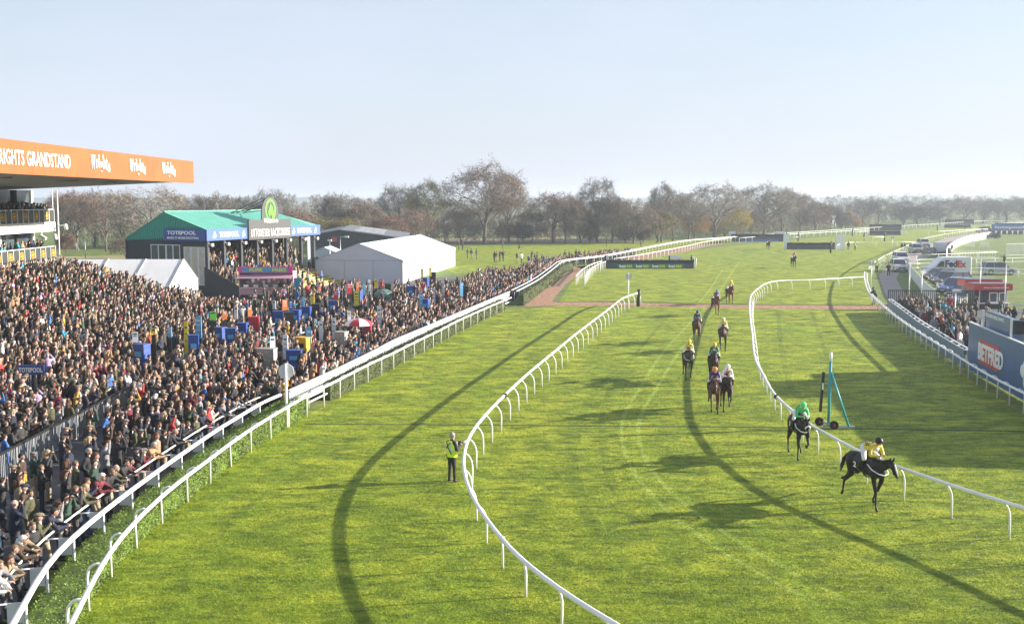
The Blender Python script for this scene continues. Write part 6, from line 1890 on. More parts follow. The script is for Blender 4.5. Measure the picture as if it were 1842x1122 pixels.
for (x, y, z, face, zone, rail) in rest:
    vi = cr_.choice((9, 10, 3, 2)) if rail else cr_.randrange(9)
    hi, lo, hk = CV[vi]
    V, T, M = hi if y < 78 and zone != 'balcony' else lo
    a_ = face - math.pi / 2; s_ = cr_.uniform(0.92, 1.05); ca, sa = math.cos(a_) * s_, math.sin(a_) * s_
    W_ = np.empty_like(V); W_[:, 0] = V[:, 0] * ca - V[:, 1] * sa + x; W_[:, 1] = V[:, 0] * sa + V[:, 1] * ca + y; W_[:, 2] = V[:, 2] * s_ + z
    j = 1 + cr_.uniform(-0.2, 0.25)
    coat = np.array(COATS[wchoice(cr_, COATW)]) * j
    pal = np.array([coat, TL[cr_.randrange(len(TL))], SKINS[cr_.randrange(5)], (0.015, 0.013, 0.012), cr_.choice([(0.6, 0.6, 0.6), (0.5, 0.1, 0.1), (0.05, 0.08, 0.2)]), (0.05, 0.03, 0.03), HC[hk][cr_.randrange(len(HC[hk]))]])
    Vs.append(W_); Ts.append(T + off); Cs.append(pal[M]); off += len(V)
V = np.concatenate(Vs); T = np.concatenate(Ts); C_ = np.concatenate(Cs)
me = bpy.data.meshes.new('crowd')
me.vertices.add(len(V)); me.vertices.foreach_set('co', V.ravel())
me.loops.add(len(T) * 3); me.loops.foreach_set('vertex_index', T.ravel().astype(np.int32))
me.polygons.add(len(T)); me.polygons.foreach_set('loop_start', np.arange(0, len(T) * 3, 3, dtype=np.int32))
me.polygons.foreach_set('loop_total', np.full(len(T), 3, dtype=np.int32))
ca_ = me.color_attributes.new('Col', 'FLOAT_COLOR', 'CORNER')
cc = np.ones((len(T) * 3, 4)); cc[:, :3] = np.repeat(C_, 3, axis=0)
ca_.data.foreach_set('color', cc.ravel())
me.polygons.foreach_set('use_smooth', np.ones(len(T), dtype=bool))
me.update(calc_edges=True)
mc = bpy.data.materials.new('crowd_clothing'); mc.use_nodes = True
n_ = mc.node_tree.nodes; va = n_.new('ShaderNodeVertexColor'); va.layer_name = 'Col'
mc.node_tree.links.new(va.outputs[0], n_['Principled BSDF'].inputs['Base Color']); n_['Principled BSDF'].inputs['Roughness'].default_value = 0.8
me.materials.append(mc)
o = link('crowd', me)
tag(o, 'dense crowd of spectators further back, filling terrace, betting ring and stand', 'crowd', kind='stuff')
print('CROWD', len(pts), 'tris', len(T))
# ---------------------------------------------------------------- vehicles
m_cglass = mat('car_glass', (0.03, 0.04, 0.05), 0.06, spec=0.9)
m_tyre = mat('tyre', (0.012, 0.012, 0.012), 0.85)
m_rim = mat('alloy_rim', (0.40, 0.41, 0.42), 0.35, metal=0.8)
m_head = mat('headlight', (0.75, 0.78, 0.80), 0.12)
m_tail = mat('tail_light', (0.40, 0.02, 0.02), 0.25)
m_plate = mat('number_plate', (0.70, 0.70, 0.60), 0.5)
# profiles: (x from front, z lower body top / shoulder), roof outline
KINDS = {
 'suv':  dict(L=4.55, W=1.88, belt=1.08, top=1.76, hood=[(0.0, 0.60), (0.05, 0.92), (1.05, 1.06)], glass=[(1.05, 1.07), (1.75, 1.70), (2.2, 1.77), (4.0, 1.74), (4.45, 1.08)], wb=(0.85, 3.55), wr=0.37),
 'hatch': dict(L=4.10, W=1.76, belt=0.92, top=1.46, hood=[(0.0, 0.50), (0.05, 0.72), (0.95, 0.90)], glass=[(0.95, 0.91), (1.75, 1.40), (2.2, 1.47), (3.4, 1.42), (4.02, 0.98)], wb=(0.80, 3.30), wr=0.32),
 'saloon': dict(L=4.60, W=1.80, belt=0.93, top=1.44, hood=[(0.0, 0.50), (0.06, 0.70), (1.15, 0.90)], glass=[(1.15, 0.91), (1.95, 1.38), (2.5, 1.45), (3.3, 1.40), (4.15, 0.98)], wb=(0.90, 3.70), wr=0.32),
 'pickup': dict(L=5.1, W=1.85, belt=1.05, top=1.78, hood=[(0.0, 0.65), (0.05, 0.98), (1.15, 1.08)], glass=[(1.15, 1.08), (1.75, 1.72), (2.1, 1.79), (3.1, 1.77), (3.5, 1.10)], wb=(0.9, 3.9), wr=0.38),
}
def car(px, py, kind, heading, col, label, name='parked_car', wpt=None):
    """px, py: ground pixel of the middle; heading in degrees = direction the nose points"""
    K = KINDS[kind]; p = at(px, py) if wpt is None else wpt
    r = thing(name, (p.x, p.y, 0), label, 'car', None, rz=math.radians(heading))
    L, Wd, belt = K['L'], K['W'], K['belt']
    ck = 'car_paint_' + '_'.join('%02d' % int(c * 100) for c in col)
    paint = mat(ck, col, 0.25, spec=0.6, metal=0.0)
    X = lambda x: L / 2 - x
    hw = Wd / 2
    # lower body: lofted sections across the width with tumble-home
    prof = [(0.06, 0.28)] + K['hood'] + [(L - 0.35, belt), (L - 0.04, belt - 0.06), (L, 0.55), (L - 0.06, 0.28)]
    def section(y, inset, dz):
        return [(X(min(max(x, inset), L - inset)), y, z - (dz if z > 0.6 else 0)) for x, z in prof]
    b = MB(); secs = [section(-hw + 0.0, 0.10, 0.06), section(-hw * 0.94, 0.03, 0.02), section(0, 0, 0), section(hw * 0.94, 0.03, 0.02), section(hw, 0.10, 0.06)]
    n = len(prof); vs = [v for s in secs for v in s]
    fs = [(i * n + j, i * n + j + 1, (i + 1) * n + j + 1, (i + 1) * n + j) for i in range(4) for j in range(n - 1)]
    fs += [(i * n + n - 1, i * n, (i + 1) * n, (i + 1) * n + n - 1) for i in range(4)]
    fs += [tuple(range(n - 1, -1, -1)), tuple(4 * n + j for j in range(n))]
    b.add(vs, fs); 
    if kind == 'pickup': pass
    body = b.build('body', paint, r)
    # cabin glass and roof
    g_ = K['glass']; b = MB(); gi = hw * 0.80; go = hw * 0.95
    gl = []
    for x, z in g_:
        t = (z - belt) / (K['top'] - belt); yy = go + (gi - go) * max(0, min(1, t)); gl.append((X(x), yy, z - 0.015))
    n = len(gl); vs = [(x, -y, z) for x, y, z in gl] + gl
    b.add(vs, [(j, n + j, n + j + 1, j + 1) for j in range(n - 1)] + [tuple(range(n)), tuple(range(2 * n - 1, n - 1, -1))]); b.build('window', m_cglass, r)
    b = MB(); k0 = 1
    rx0, rx1 = X(g_[1][0] + 0.05), X(g_[3][0] + 0.02)
    zt = K['top']
    b.add([(rx0, -gi - 0.02, g_[1][1] - 0.0), (rx0, gi + 0.02, g_[1][1]), (X(g_[2][0]), -gi - 0.01, zt + 0.012), (X(g_[2][0]), gi + 0.01, zt + 0.012), (rx1, -gi - 0.02, g_[3][1] + 0.01), (rx1, gi + 0.02, g_[3][1] + 0.01),
           (rx0, -gi - 0.05, g_[1][1] - 0.08), (rx0, gi + 0.05, g_[1][1] - 0.08), (X(g_[2][0]), -gi - 0.04, zt - 0.07), (X(g_[2][0]), gi + 0.04, zt - 0.07), (rx1, -gi - 0.05, g_[3][1] - 0.08), (rx1, gi + 0.05, g_[3][1] - 0.08)],
          [(0, 1, 3, 2), (2, 3, 5, 4), (0, 2, 8, 6), (2, 4, 10, 8), (1, 7, 9, 3), (3, 9, 11, 5), (0, 6, 7, 1), (4, 5, 11, 10)])
    b.build('roof', paint, r)
    b = MB()
    for s in (-1, 1):
        for (i0, i1) in ((0, 1), (n - 1, n - 2)):
            x0, y0, z0 = gl[i0]; x1, y1, z1 = gl[i1]
            b.bar((x0, s * (y0 + 0.0), z0), (x1, s * (y1 + 0.01), z1), 0.07, 0.05)
        xm = (g_[2][0] + g_[3][0]) / 2
        for xx in (xm,): b.bar((X(xx), s * (go + 0.0), belt), (X(xx + 0.03), s * (gi + 0.01), zt - 0.06), 0.05, 0.08)
    b.build('pillar', paint, r)
    for wx in K['wb']:
        for s in (-1, 1):
            w = MB(); w.disc((X(wx), s * (hw - 0.11), K['wr']), K['wr'], 0.23, 20, 'Y'); wo = w.build('wheel', m_tyre, r)
            w = MB(); w.disc((X(wx), s * (hw + 0.01), K['wr']), K['wr'] * 0.6, 0.02, 14, 'Y'); w.build('rim', m_rim, wo)
    for s in (-1, 1):
        b = MB(); b.ball((X(0.10), s * (hw - 0.30), K['hood'][1][1] - 0.10), (0.10, 0.20, 0.085), 10, 6); b.build('headlight', m_head, r)
        b = MB(); b.box((X(L - 0.03), s * (hw - 0.16), belt - 0.18), (0.08, 0.22, 0.22)); b.build('tail_light', m_tail, r)
        b = MB(); b.ball((X(g_[0][0] + 0.35), s * (hw + 0.10), belt + 0.06), (0.07, 0.11, 0.08), 8, 5); b.build('wing_mirror', paint, r)
    b = MB(); b.box((X(0.03), 0, 0.62), (0.06, Wd * 0.52, 0.18)); b.box((X(0.02), 0, 0.40), (0.07, Wd * 0.82, 0.14)); b.build('grille', m_black, r)
    b = MB(); b.box((X(-0.02), 0, 0.48), (0.02, 0.5, 0.11)); b.build('number_plate', m_plate, r)
    b = MB(); b.box((0, 0, 0.27), (L - 0.3, Wd - 0.06, 0.14)); b.build('sill', m_black, r)
    if kind == 'pickup':
        b = MB(); b.box((X(4.25), 0, 1.12), (1.4, Wd * 0.8, 0.06)); b.build('load_cover', m_black, r)
    return r
WHT = (0.62, 0.63, 0.64); SIL = (0.36, 0.39, 0.42); DKB = (0.02, 0.03, 0.055); BLU = (0.02, 0.07, 0.28); BK = (0.015, 0.016, 0.02)
car(1614, 488, 'pickup', -95, WHT, 'white pick-up facing the camera on the road behind the man in black', 'pickup_car')
car(1620, 473, 'suv', -97, WHT, 'white four-wheel-drive directly behind the white pick-up')
car(1647, 455, 'suv', -98, SIL, 'silver-blue off-road car, left one of the middle pair on the road')
car(1672, 459, 'saloon', -97, BK, 'black car with bright headlights, right one of the middle pair')
car(1661, 444, 'suv', -96, WHT, 'white car furthest up the service road')
car(1794, 494, 'suv', 0, SIL, 'silver estate four-wheel-drive standing side-on in the field')
car(1784, 429, 'hatch', 180, BK, 'dark blue hatchback side-on near the distant blue banner')
car(1768, 417.5, 'suv', 180, BK, 'very distant dark four-wheel-drive left of the blue banner')
car(1700, 509, 'hatch', 205, (0.10, 0.13, 0.17), 'grey-blue car parked nearest the van front')
car(1712, 515, 'suv', 205, DKB, 'dark car in the parked row, second from the van')
car(1718, 522, 'hatch', 205, SIL, 'pale silver-blue car in the middle of the parked row')
car(1724, 529, 'suv', 205, BLU, 'bright blue car in the parked row')
car(1735, 538, 'hatch', 205, DKB, 'dark blue car in front of the bright blue one')
car(1739, 548, 'hatch', 205, WHT, 'white car behind the black railings beside the red kiosk')
car(1755, 529, 'suv', 205, DKB, 'navy car with a long roof at the right end of the parked row')
car(1690, 503, 'hatch', 205, BK, 'black car tucked under the front of the delivery van')
# delivery van
p = at(1701, 499)
r = thing('delivery_van', (p.x, p.y, 0), 'large white delivery van with blue and red FedEx lettering', 'van', rz=math.radians(180))
m_van = mat('van_white', (0.66, 0.68, 0.71), 0.3, var=0.03)
L = 5.8; hw = 1.0
prof = [(0.05, 0.35), (0.0, 0.85), (0.15, 1.15), (0.85, 1.42), (1.70, 2.34), (2.1, 2.60), (2.6, 2.68), (L - 0.1, 2.68), (L, 2.5), (L, 0.35)]
b = MB()
for s in ((-hw, 0.06), (-hw * 0.92, 0), (hw * 0.92, 0), (hw, 0.06)):
    pass
secs = [[(L / 2 - min(max(x, i_), L - i_), y, z - (i_ if z > 2 else 0)) for x, z in prof] for y, i_ in ((-hw, 0.07), (-hw * 0.93, 0.0), (hw * 0.93, 0.0), (hw, 0.07))]
n = len(prof); b.add([v for s in secs for v in s], [(i * n + j, i * n + j + 1, (i + 1) * n + j + 1, (i + 1) * n + j) for i in range(3) for j in range(n - 1)] + [(i * n + n - 1, i * n, (i + 1) * n, (i + 1) * n + n - 1) for i in range(3)] + [tuple(range(n - 1, -1, -1)), tuple(3 * n + j for j in range(n))])
b.build('body', m_van, r)
for s in (-1, 1):
    b = MB(); b.prism([(L / 2 - 1.22, s * (hw + 0.004), 1.42), (L / 2 - 2.25, s * (hw + 0.004), 1.42), (L / 2 - 2.25, s * (hw + 0.004), 2.15), (L / 2 - 1.82, s * (hw + 0.004), 2.15)], (0, s * 0.015, 0)); b.build('side_window', m_cglass, r)
b = MB(); b.bar((L / 2 - 1.06, 0, 1.45), (L / 2 - 1.70, 0, 2.26), 1.7, 0.03, up=Vector((1, 0, 0.8))); b.build('windscreen', m_cglass, r)
for wx in (1.05, 4.75):
    for s in (-1, 1):
        w = MB(); w.disc((L / 2 - wx, s * (hw - 0.08), 0.36), 0.36, 0.24, 20, 'Y'); wo = w.build('wheel', m_tyre, r)
        w = MB(); w.disc((L / 2 - wx, s * (hw + 0.045), 0.36), 0.2, 0.02, 12, 'Y'); w.build('rim', m_rim, wo)
for s in (-1, 1):
    b = MB(); b.box((L / 2 - 0.2, s * (hw - 0.25), 0.98), (0.25, 0.3, 0.2)); b.build('headlight', m_head, r)
b = MB(); b.box((L / 2 - 2.35, hw + 0.005, 1.4), (0.02, 0.015, 1.9)); b.box((L / 2 - 3.6, hw + 0.005, 1.4), (0.02, 0.015, 2.1)); b.build('door_line', m_greysign, r)
# the side facing the camera: after 180 degrees turn, local +y faces -Y world
m_fp = mat('purple_lettering', (0.035, 0.02, 0.10), 0.5); m_fo = mat('red_lettering', (0.55, 0.03, 0.02), 0.5)
vr = (math.pi / 2, 0, math.pi)
text_mesh('lettering', 'Fed', 1, 0.01, m_fp, r, (0.50, hw + 0.02, 1.38), vr, width=1.55, height=0.92, bold=0.045)
text_mesh('lettering', 'Ex', 1, 0.01, m_fo, r, (-1.08, hw + 0.02, 1.38), vr, width=1.12, height=0.85, bold=0.045)
# signs & poles on the right
def pole(label, px, py, h, rr=0.05, m=None, name='white_pole', head=None):
    p = at(px, py); r_ = thing(name, (p.x, p.y, 0), label, 'pole')
    b = MB(); b.tube([(0, 0, 0), (0, 0, h)], [rr, rr * 0.8], 8); b.build('shaft', m or m_white, r_)
    if head == 'disc':
        b = MB(); b.disc((0, 0.03, h - 0.35), 0.30, 0.05, 28, 'Y'); b.build('disc', m_board, r_)
    if head == 'lamp':
        b = MB(); b.box((0.1, 0, h), (0.55, 0.5, 0.18)); b.build('lamp_head', m_board, r_)
    return r_
pole('winning post disc on a white pole at the gap in the hedge, nearest the crowd', 516, 769, 2.86, 0.066, m_white, 'winning_post', None)
p = at(516, 769); rr_ = [o for o in COL.objects if o.name.startswith('winning_post')][0]
b = MB(); b.disc((0, 0.10, 2.50), 0.34, 0.05, 36, 'Y'); b.build('disc', m_board, rr_)
pole('small grey disc on a slim white pole by the far end of the middle rail', 1130, 557, 3.4, 0.05, m_white, 'marker_post', 'disc')
pole('tall disc post behind the bend of the right running rail', 1566, 528, 3.6, 0.05, m_white, 'marker_post', 'disc')
pole('white pole in the viewing enclosure, left of the lamp', 1634, 555, 4.0, 0.05)
pole('grey lamp column behind the viewing enclosure rail', 1656, 560, 3.9, 0.06, m_galv, 'lamp_column', 'lamp')
pole('short grey column with a box lamp among the enclosure crowd', 1716, 592, 3.0, 0.07, m_galv, 'lamp_column', 'lamp')
pole('tall white pole in front of the left end of the kiosks', 1761, 556, 4.6, 0.055)
pole('tall white pole in front of the right kiosk window', 1806, 566, 4.4, 0.055)
pole('blue round distance marker on a pole at the right of the course', 1605, 452, 3.0, 0.05, m_white, 'distance_marker', 'disc')

# photo finish mirror gantry: teal A-frame on wheels
m_teal = mat('teal_paint', (0.03, 0.32, 0.36), 0.45, var=0.1, vscale=3)
p = at(1490, 770); q = at(1531, 771)
r = thing('finish_post_gantry', (p.x, p.y, 0), 'teal wheeled finish-line gantry with a white tip and a black sight bar', 'gantry')
b = MB(); b.tube([(0, 0, 0.1), (0.02, 0, 2.98)], 0.062, 10); b.build('mast', m_teal, r)
b = MB(); b.tube([(0.02, 0, 2.98), (0.02, 0, 3.36)], 0.062, 10); b.build('mast_tip', m_white, r)
b = MB(); b.tube([(0.03, 0, 2.55), (q.x - p.x - 0.1, q.y - p.y, 0.1)], 0.05, 8); b.build('brace', m_teal, r)
b = MB(); b.bar((-0.25, 0, 0.12), (q.x - p.x + 0.15, q.y - p.y, 0.08), 0.08, 0.08); b.bar((-0.1, 0.55, 0.2), (0.02, -0.25, 0.2), 0.07, 0.07); b.build('base_frame', m_galv, r)
for (x, y) in ((-0.25, 0.55), (0.18, -0.22)):
    b = MB(); b.disc((x, y, 0.19), 0.19, 0.13, 20, 'Y'); w = b.build('wheel', m_tyre, r)
    b = MB(); b.disc((x, y - 0.072, 0.19), 0.05, 0.02, 12, 'Y'); b.build('hub', m_red, w)
b = MB(); b.bar((-0.38, 0, 0.75), (-0.28, 0, 2.5), 0.10, 0.13, up=Vector((0, 1, 0))); b.build('sight_bar', m_black, r)
b = MB(); b.box((-0.315, -0.075, 1.88), (0.07, 0.02, 0.3)); b.build('white_mark', m_white, r)
b = MB()
for z in (0.95, 2.0): b.tube([(-0.35, 0, z), (0.05, 0, z)], 0.018, 5)
b.build('bracket', m_galv, r)

# ---------------------------------------------------------------- steeplechase fences and hurdles
m_birch = mat('black_birch', (0.022, 0.024, 0.026), 0.9, var=0.5, vscale=6.0, bump=1.0, bscale=12, stretch=(1, 1, 0.15))
m_apron = mat('dark_apron', (0.035, 0.042, 0.045), 0.7, var=0.3)
m_g365 = mat('green_banner', (0.02, 0.20, 0.12), 0.5); m_y365 = mat('yellow_lettering', (0.70, 0.72, 0.06), 0.5)
def chase_fence(label, x0, x1, yb_, h, wings=True, post=True, text=None):
    a = at(x0, yb_); c = at(x1, yb_); L = (c - a).length
    r = thing('steeplechase_fence', (a.x, a.y, 0), label, 'fence', rz=math.atan2(c.y - a.y, c.x - a.x))
    b = MB(); nn = int(L / 0.25); rg = random.Random(int(x0))
    for k in range(nn):
        hh = h - 0.10 + rg.uniform(-0.05, 0.03); b.box((L * (k + 0.5) / nn, 0.5, hh / 2 + 0.25), (L / nn + 0.02, 0.55, hh - 0.5))
    b.build('birch', m_birch, r)
    b = MB(); b.prism([(0, -0.35, 0), (0, 0.25, h * 0.62), (0, 0.6, h * 0.62), (0, 0.6, 0)], (L, 0, 0)); b.build('apron', m_apron, r)
    if wings:
        for s, xx in ((-1, 0), (1, L)):
            b = MB(); b.box((xx + s * 0.35, 0.3, h * 0.62), (0.6, 0.25, h * 1.24)); b.build('wing_panel', m_white, r)
    return r, L
r, L = chase_fence('nearest black birch fence with a green and yellow bet365 strip', 1090, 1249, 483, 1.35, wings=False)
b = MB(); b.box((L * 0.5, -0.40, 0.37), (L * 0.75, 0.03, 0.60)); b.build('banner', m_g365, r)
for k in range(4):
    x = L * (0.15 + k * 0.185)
    text_mesh('lettering', 'bet', 1, 0.01, m_letter, r, (x, -0.425, 0.15), rf, width=0.95, height=0.44, bold=0.05)
    text_mesh('lettering', '365', 1, 0.01, m_y365, r, (x + 1.02, -0.425, 0.15), rf, width=0.85, height=0.42, bold=0.05)
b = MB(); b.box((-0.1, 0.2, 0.95), (0.22, 0.4, 1.9)); b.box((L * 0.728, 1.2, 0.9), (0.2, 0.2, 1.8)); b.box((L - 0.3, 1.0, 0.9), (0.2, 0.2, 1.9)); b.build('wing_post', m_black, r)
b = MB()
for k in range(3): b.box((L * 0.75 + k * 0.55, 1.2, 1.45), (0.5, 0.12, 0.85))
b.box((0.3, 1.3, 1.3), (0.5, 0.5, 1.1)); b.build('wing_panel', m_white, r)
b = MB(); b.tube([(L * 0.84, 1.1, 1.45), (L, 0.9, 1.7), (L + 0.1, 0.3, 1.3)], 0.06, 6); b.tube([(L + 0.05, 0.4, 1.4), (L - 0.1, -0.3, 0)], 0.06, 6); b.tube([(L + 0.35, 0.4, 1.5), (L + 0.1, -0.3, 0)], 0.05, 6); b.build('wing_rail', m_white, r)
r, L = chase_fence('second black birch fence with a small pale lettered strip at its foot', 1316, 1417, 434.5, 1.9, wings=False)
b = MB(); b.box((L * 0.5, -0.45, 0.3), (L * 0.66, 0.05, 0.6)); b.build('banner', m_lblue, r)
b = MB(); b.box((0.3, 1, 1.9), (1.5, 0.3, 1.0)); b.box((L * 0.87, 1, 1.9), (2.6, 0.3, 1.0)); b.build('wing_panel', m_white, r)
chase_fence('black fence with white panels at both ends, in front of the stewards', 1416, 1506, 448.5, 1.45, wings=True)
b = MB(); p = at(1414, 447); b.box((p.x, p.y, 1.5), (1.1, 0.4, 3.0)); tag(b.build('white_wing', m_white), 'tall white wing board at the left end of the stewards\' fence', 'wing board')
b = MB(); p = at(1511, 449); b.box((p.x, p.y, 1.5), (2.0, 0.5, 3.0)); tag(b.build('white_wing', m_white), 'tall white wing board beside the two stewards', 'wing board')
chase_fence('rear fence of the distant pair, seen above the front one', 1565, 1622, 414.5, 2.1, wings=False)
chase_fence('front fence of the distant pair with wide white wings', 1565, 1620, 423, 1.3, wings=True)
chase_fence('furthest black fence, rear one', 1701, 1752, 404, 2.2, wings=False)
chase_fence('furthest black fence, front one with white ends', 1699, 1746, 410, 1.2, wings=True)
for (x, y, lab) in ((1414.5, 432, 'black hurdle post right of the second fence, left'), (1435.5, 434, 'black hurdle post right of the second fence, right'), (1494, 455, 'black wing post left of the white hurdle wing'), (1554, 434, 'black post at the left of the short white rail'), (1591, 434, 'black post at the right of the short white rail'), (1533, 425, 'black post by the short rail of the distant pair'), (1686, 417, 'black marker post below the furthest fences')):
    p = at(x, y); b = MB(); b.tube([(p.x, p.y, 0), (p.x, p.y, 1.5), (p.x + 0.15, p.y, 2.2)], [0.16, 0.18, 0.14], 7); tag(b.build('padded_post', m_black), lab, 'post')
# distant blue banner with supports
p = at(1783, 422); q = at(1842, 421)
r = thing('distant_banner', (p.x, p.y, 0), 'long blue betting banner across the far right of the course', 'banner')
LL = (q - p).length + 12
b = MB(); b.box((LL / 2, 0, 2.1), (LL, 0.1, 1.9)); b.build('board', m_lblue, r)
b = MB(); b.box((LL / 2, 0.02, 3.2), (LL * 0.92, 0.1, 0.35)); b.build('upper_board', m_blue, r)
text_mesh('lettering', 'totepool.com totepool', 1, 0.02, m_letter, r, (0.8, -0.08, 1.55), rf, width=LL * 0.9, height=1.0, bold=0.03)
b = MB()
for k in range(12): b.box((0.8 + k * 1.6, 0.6, 0.6), (0.9, 0.6, 1.0))
o = b.build('support', m_black, r)
b = MB(); p = at(1688, 459); r = thing('trailer_stack', (p.x, p.y, 0), 'grey box trailer with black bags between the road and the white fence', 'trailer')
b.box((0.2, 0, 1.5), (1.9, 1.5, 1.7)); b.build('box', m_board, r); b = MB(); b.ball((-0.9, 0.2, 0.4), (1.6, 0.9, 0.6), 8, 6); b.ball((1.6, 0.3, 0.6), (1.3, 0.8, 0.8), 8, 6); b.build('bag', m_bblack, r)
# lattice mast and weather mast among trees
p = at(1499, 420); r = thing('camera_mast', (p.x, p.y, 0), 'thin lattice mast with a white camera head in front of the trees', 'mast'); b = MB()
for (sx, sy) in ((-1, 0), (1, 0), (0, 1)): b.tube([(sx * 1.0, sy, 0), (sx * 0.15, sy * 0.15, 4.6)], 0.06, 4)
b.build('leg', m_galv, r); b = MB(); b.box((0, 0, 4.9), (0.9, 0.6, 0.6)); b.build('camera_head', m_white, r)
# ---------------------------------------------------------------- hedge
m_hedge = mat('hedge_leaf', (0.15, 0.23, 0.025), 0.7, var=0.5, vscale=2.0)
m_hedge2 = mat('hedge_leaf_brown', (0.15, 0.09, 0.03), 0.8, var=0.4, vscale=2.0)
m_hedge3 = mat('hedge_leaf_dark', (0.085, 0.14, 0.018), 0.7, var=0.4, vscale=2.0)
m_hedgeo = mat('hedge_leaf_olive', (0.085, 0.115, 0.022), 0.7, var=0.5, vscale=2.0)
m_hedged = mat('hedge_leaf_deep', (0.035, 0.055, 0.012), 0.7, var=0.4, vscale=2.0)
def hedge(label, P, width, hfun, seed, dens=110):
    """P: centre line; box core plus leaf faces on its skin"""
    rg = random.Random(seed)
    N = normals2d(P); core = MB(); vs = []
    for i, (p, n) in enumerate(zip(P, N)):
        h = hfun(p.y) - 0.05; w = width / 2 - 0.04
        for (s, z) in ((-1, 0), (-1, h), (1, h), (1, 0)): vs.append((p.x + n.x * s * w, p.y + n.y * s * w, z))
    k = len(P)
    fs = [(i * 4 + j, i * 4 + j + 1, (i + 1) * 4 + j + 1, (i + 1) * 4 + j) for i in range(k - 1) for j in range(3)] + [(0, 3, 2, 1), ((k - 1) * 4, (k - 1) * 4 + 1, (k - 1) * 4 + 2, (k - 1) * 4 + 3)]
    core.add(vs, fs)
    root = thing('hedge', (P[0].x, P[0].y, 0), label, 'hedge')
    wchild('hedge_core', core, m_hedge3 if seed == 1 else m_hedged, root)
    lf = MB(); w = width / 2
    for i in range(k - 1):
        p, q, n = P[i], P[i + 1], N[i]; L = (q - p).length; h = hfun(p.y)
        cnt = int(L * dens * max(0.35, min(1, 60 / max(20, p.y))))
        d = (q - p).normalized()
        for _ in range(cnt):
            t = rg.random(); c = p.lerp(q, t)
            if rg.random() < 0.62: c = c + n * (w + rg.uniform(-0.05, 0.05)) ; c.z = rg.uniform(0, h + 0.02); nn = n
            else: c = c + n * rg.uniform(-w, w); c.z = h + rg.uniform(-0.06, 0.07); nn = Vector((0, 0, 1))
            a = Vector((rg.uniform(-1, 1), rg.uniform(-1, 1), rg.uniform(-0.6, 0.9))).normalized(); u = a.cross(nn + Vector((rg.uniform(-.5, .5), rg.uniform(-.5, .5), 0))).normalized()
            s = rg.uniform(0.012, 0.022) * (0.55 + p.y / 45)
            lf.add([c - a * s * 1.4, c + u * s * 0.7, c + a * s * 1.4, c - u * s * 0.7], [(0, 1, 2, 3)], 0 if rg.random() < 0.72 else (2 if rg.random() < (0.93 if seed == 1 else 0.6) else 1))
    o = wchild('leaves', lf, [m_hedge, m_hedge2, m_hedge3] if seed == 1 else [m_hedgeo, m_hedge2, m_hedged], root); o['kind'] = 'stuff'
near = [p for p in L_R2 if p.y < 52.3]; far_ = [p for p in L_R2 if 54.6 < p.y < 116]
NN = normals2d(near); 
hedge('clipped green hedge behind the running rail, near section left of the disc', [Vector((p.x - n.x * 0.95, p.y - n.y * 0.95, 0)) for p, n in zip(near, NN)], 1.0, lambda y: 0.55 + 0.25 * min(1, max(0, (y - 30) / 18)), 1, 1300)
NF = normals2d(far_)
hedge('long clipped hedge with brown patches behind the running rail beyond the disc', [Vector((p.x - n.x * 0.85, p.y - n.y * 0.85, 0)) for p, n in zip(far_, NF)], 0.55, lambda y: 0.92, 2, 420)
H6 = resample([at(x, y, 1.0) for x, y in ((936, 531), (960, 515), (985, 498), (1003, 484), (1014, 478), (1028, 473))], 2.0)
hedge('yellow-green hedge beside the wood chip path', [Vector((p.x, p.y, 0)) for p in H6], 0.7, lambda y: 1.1, 3, 260)

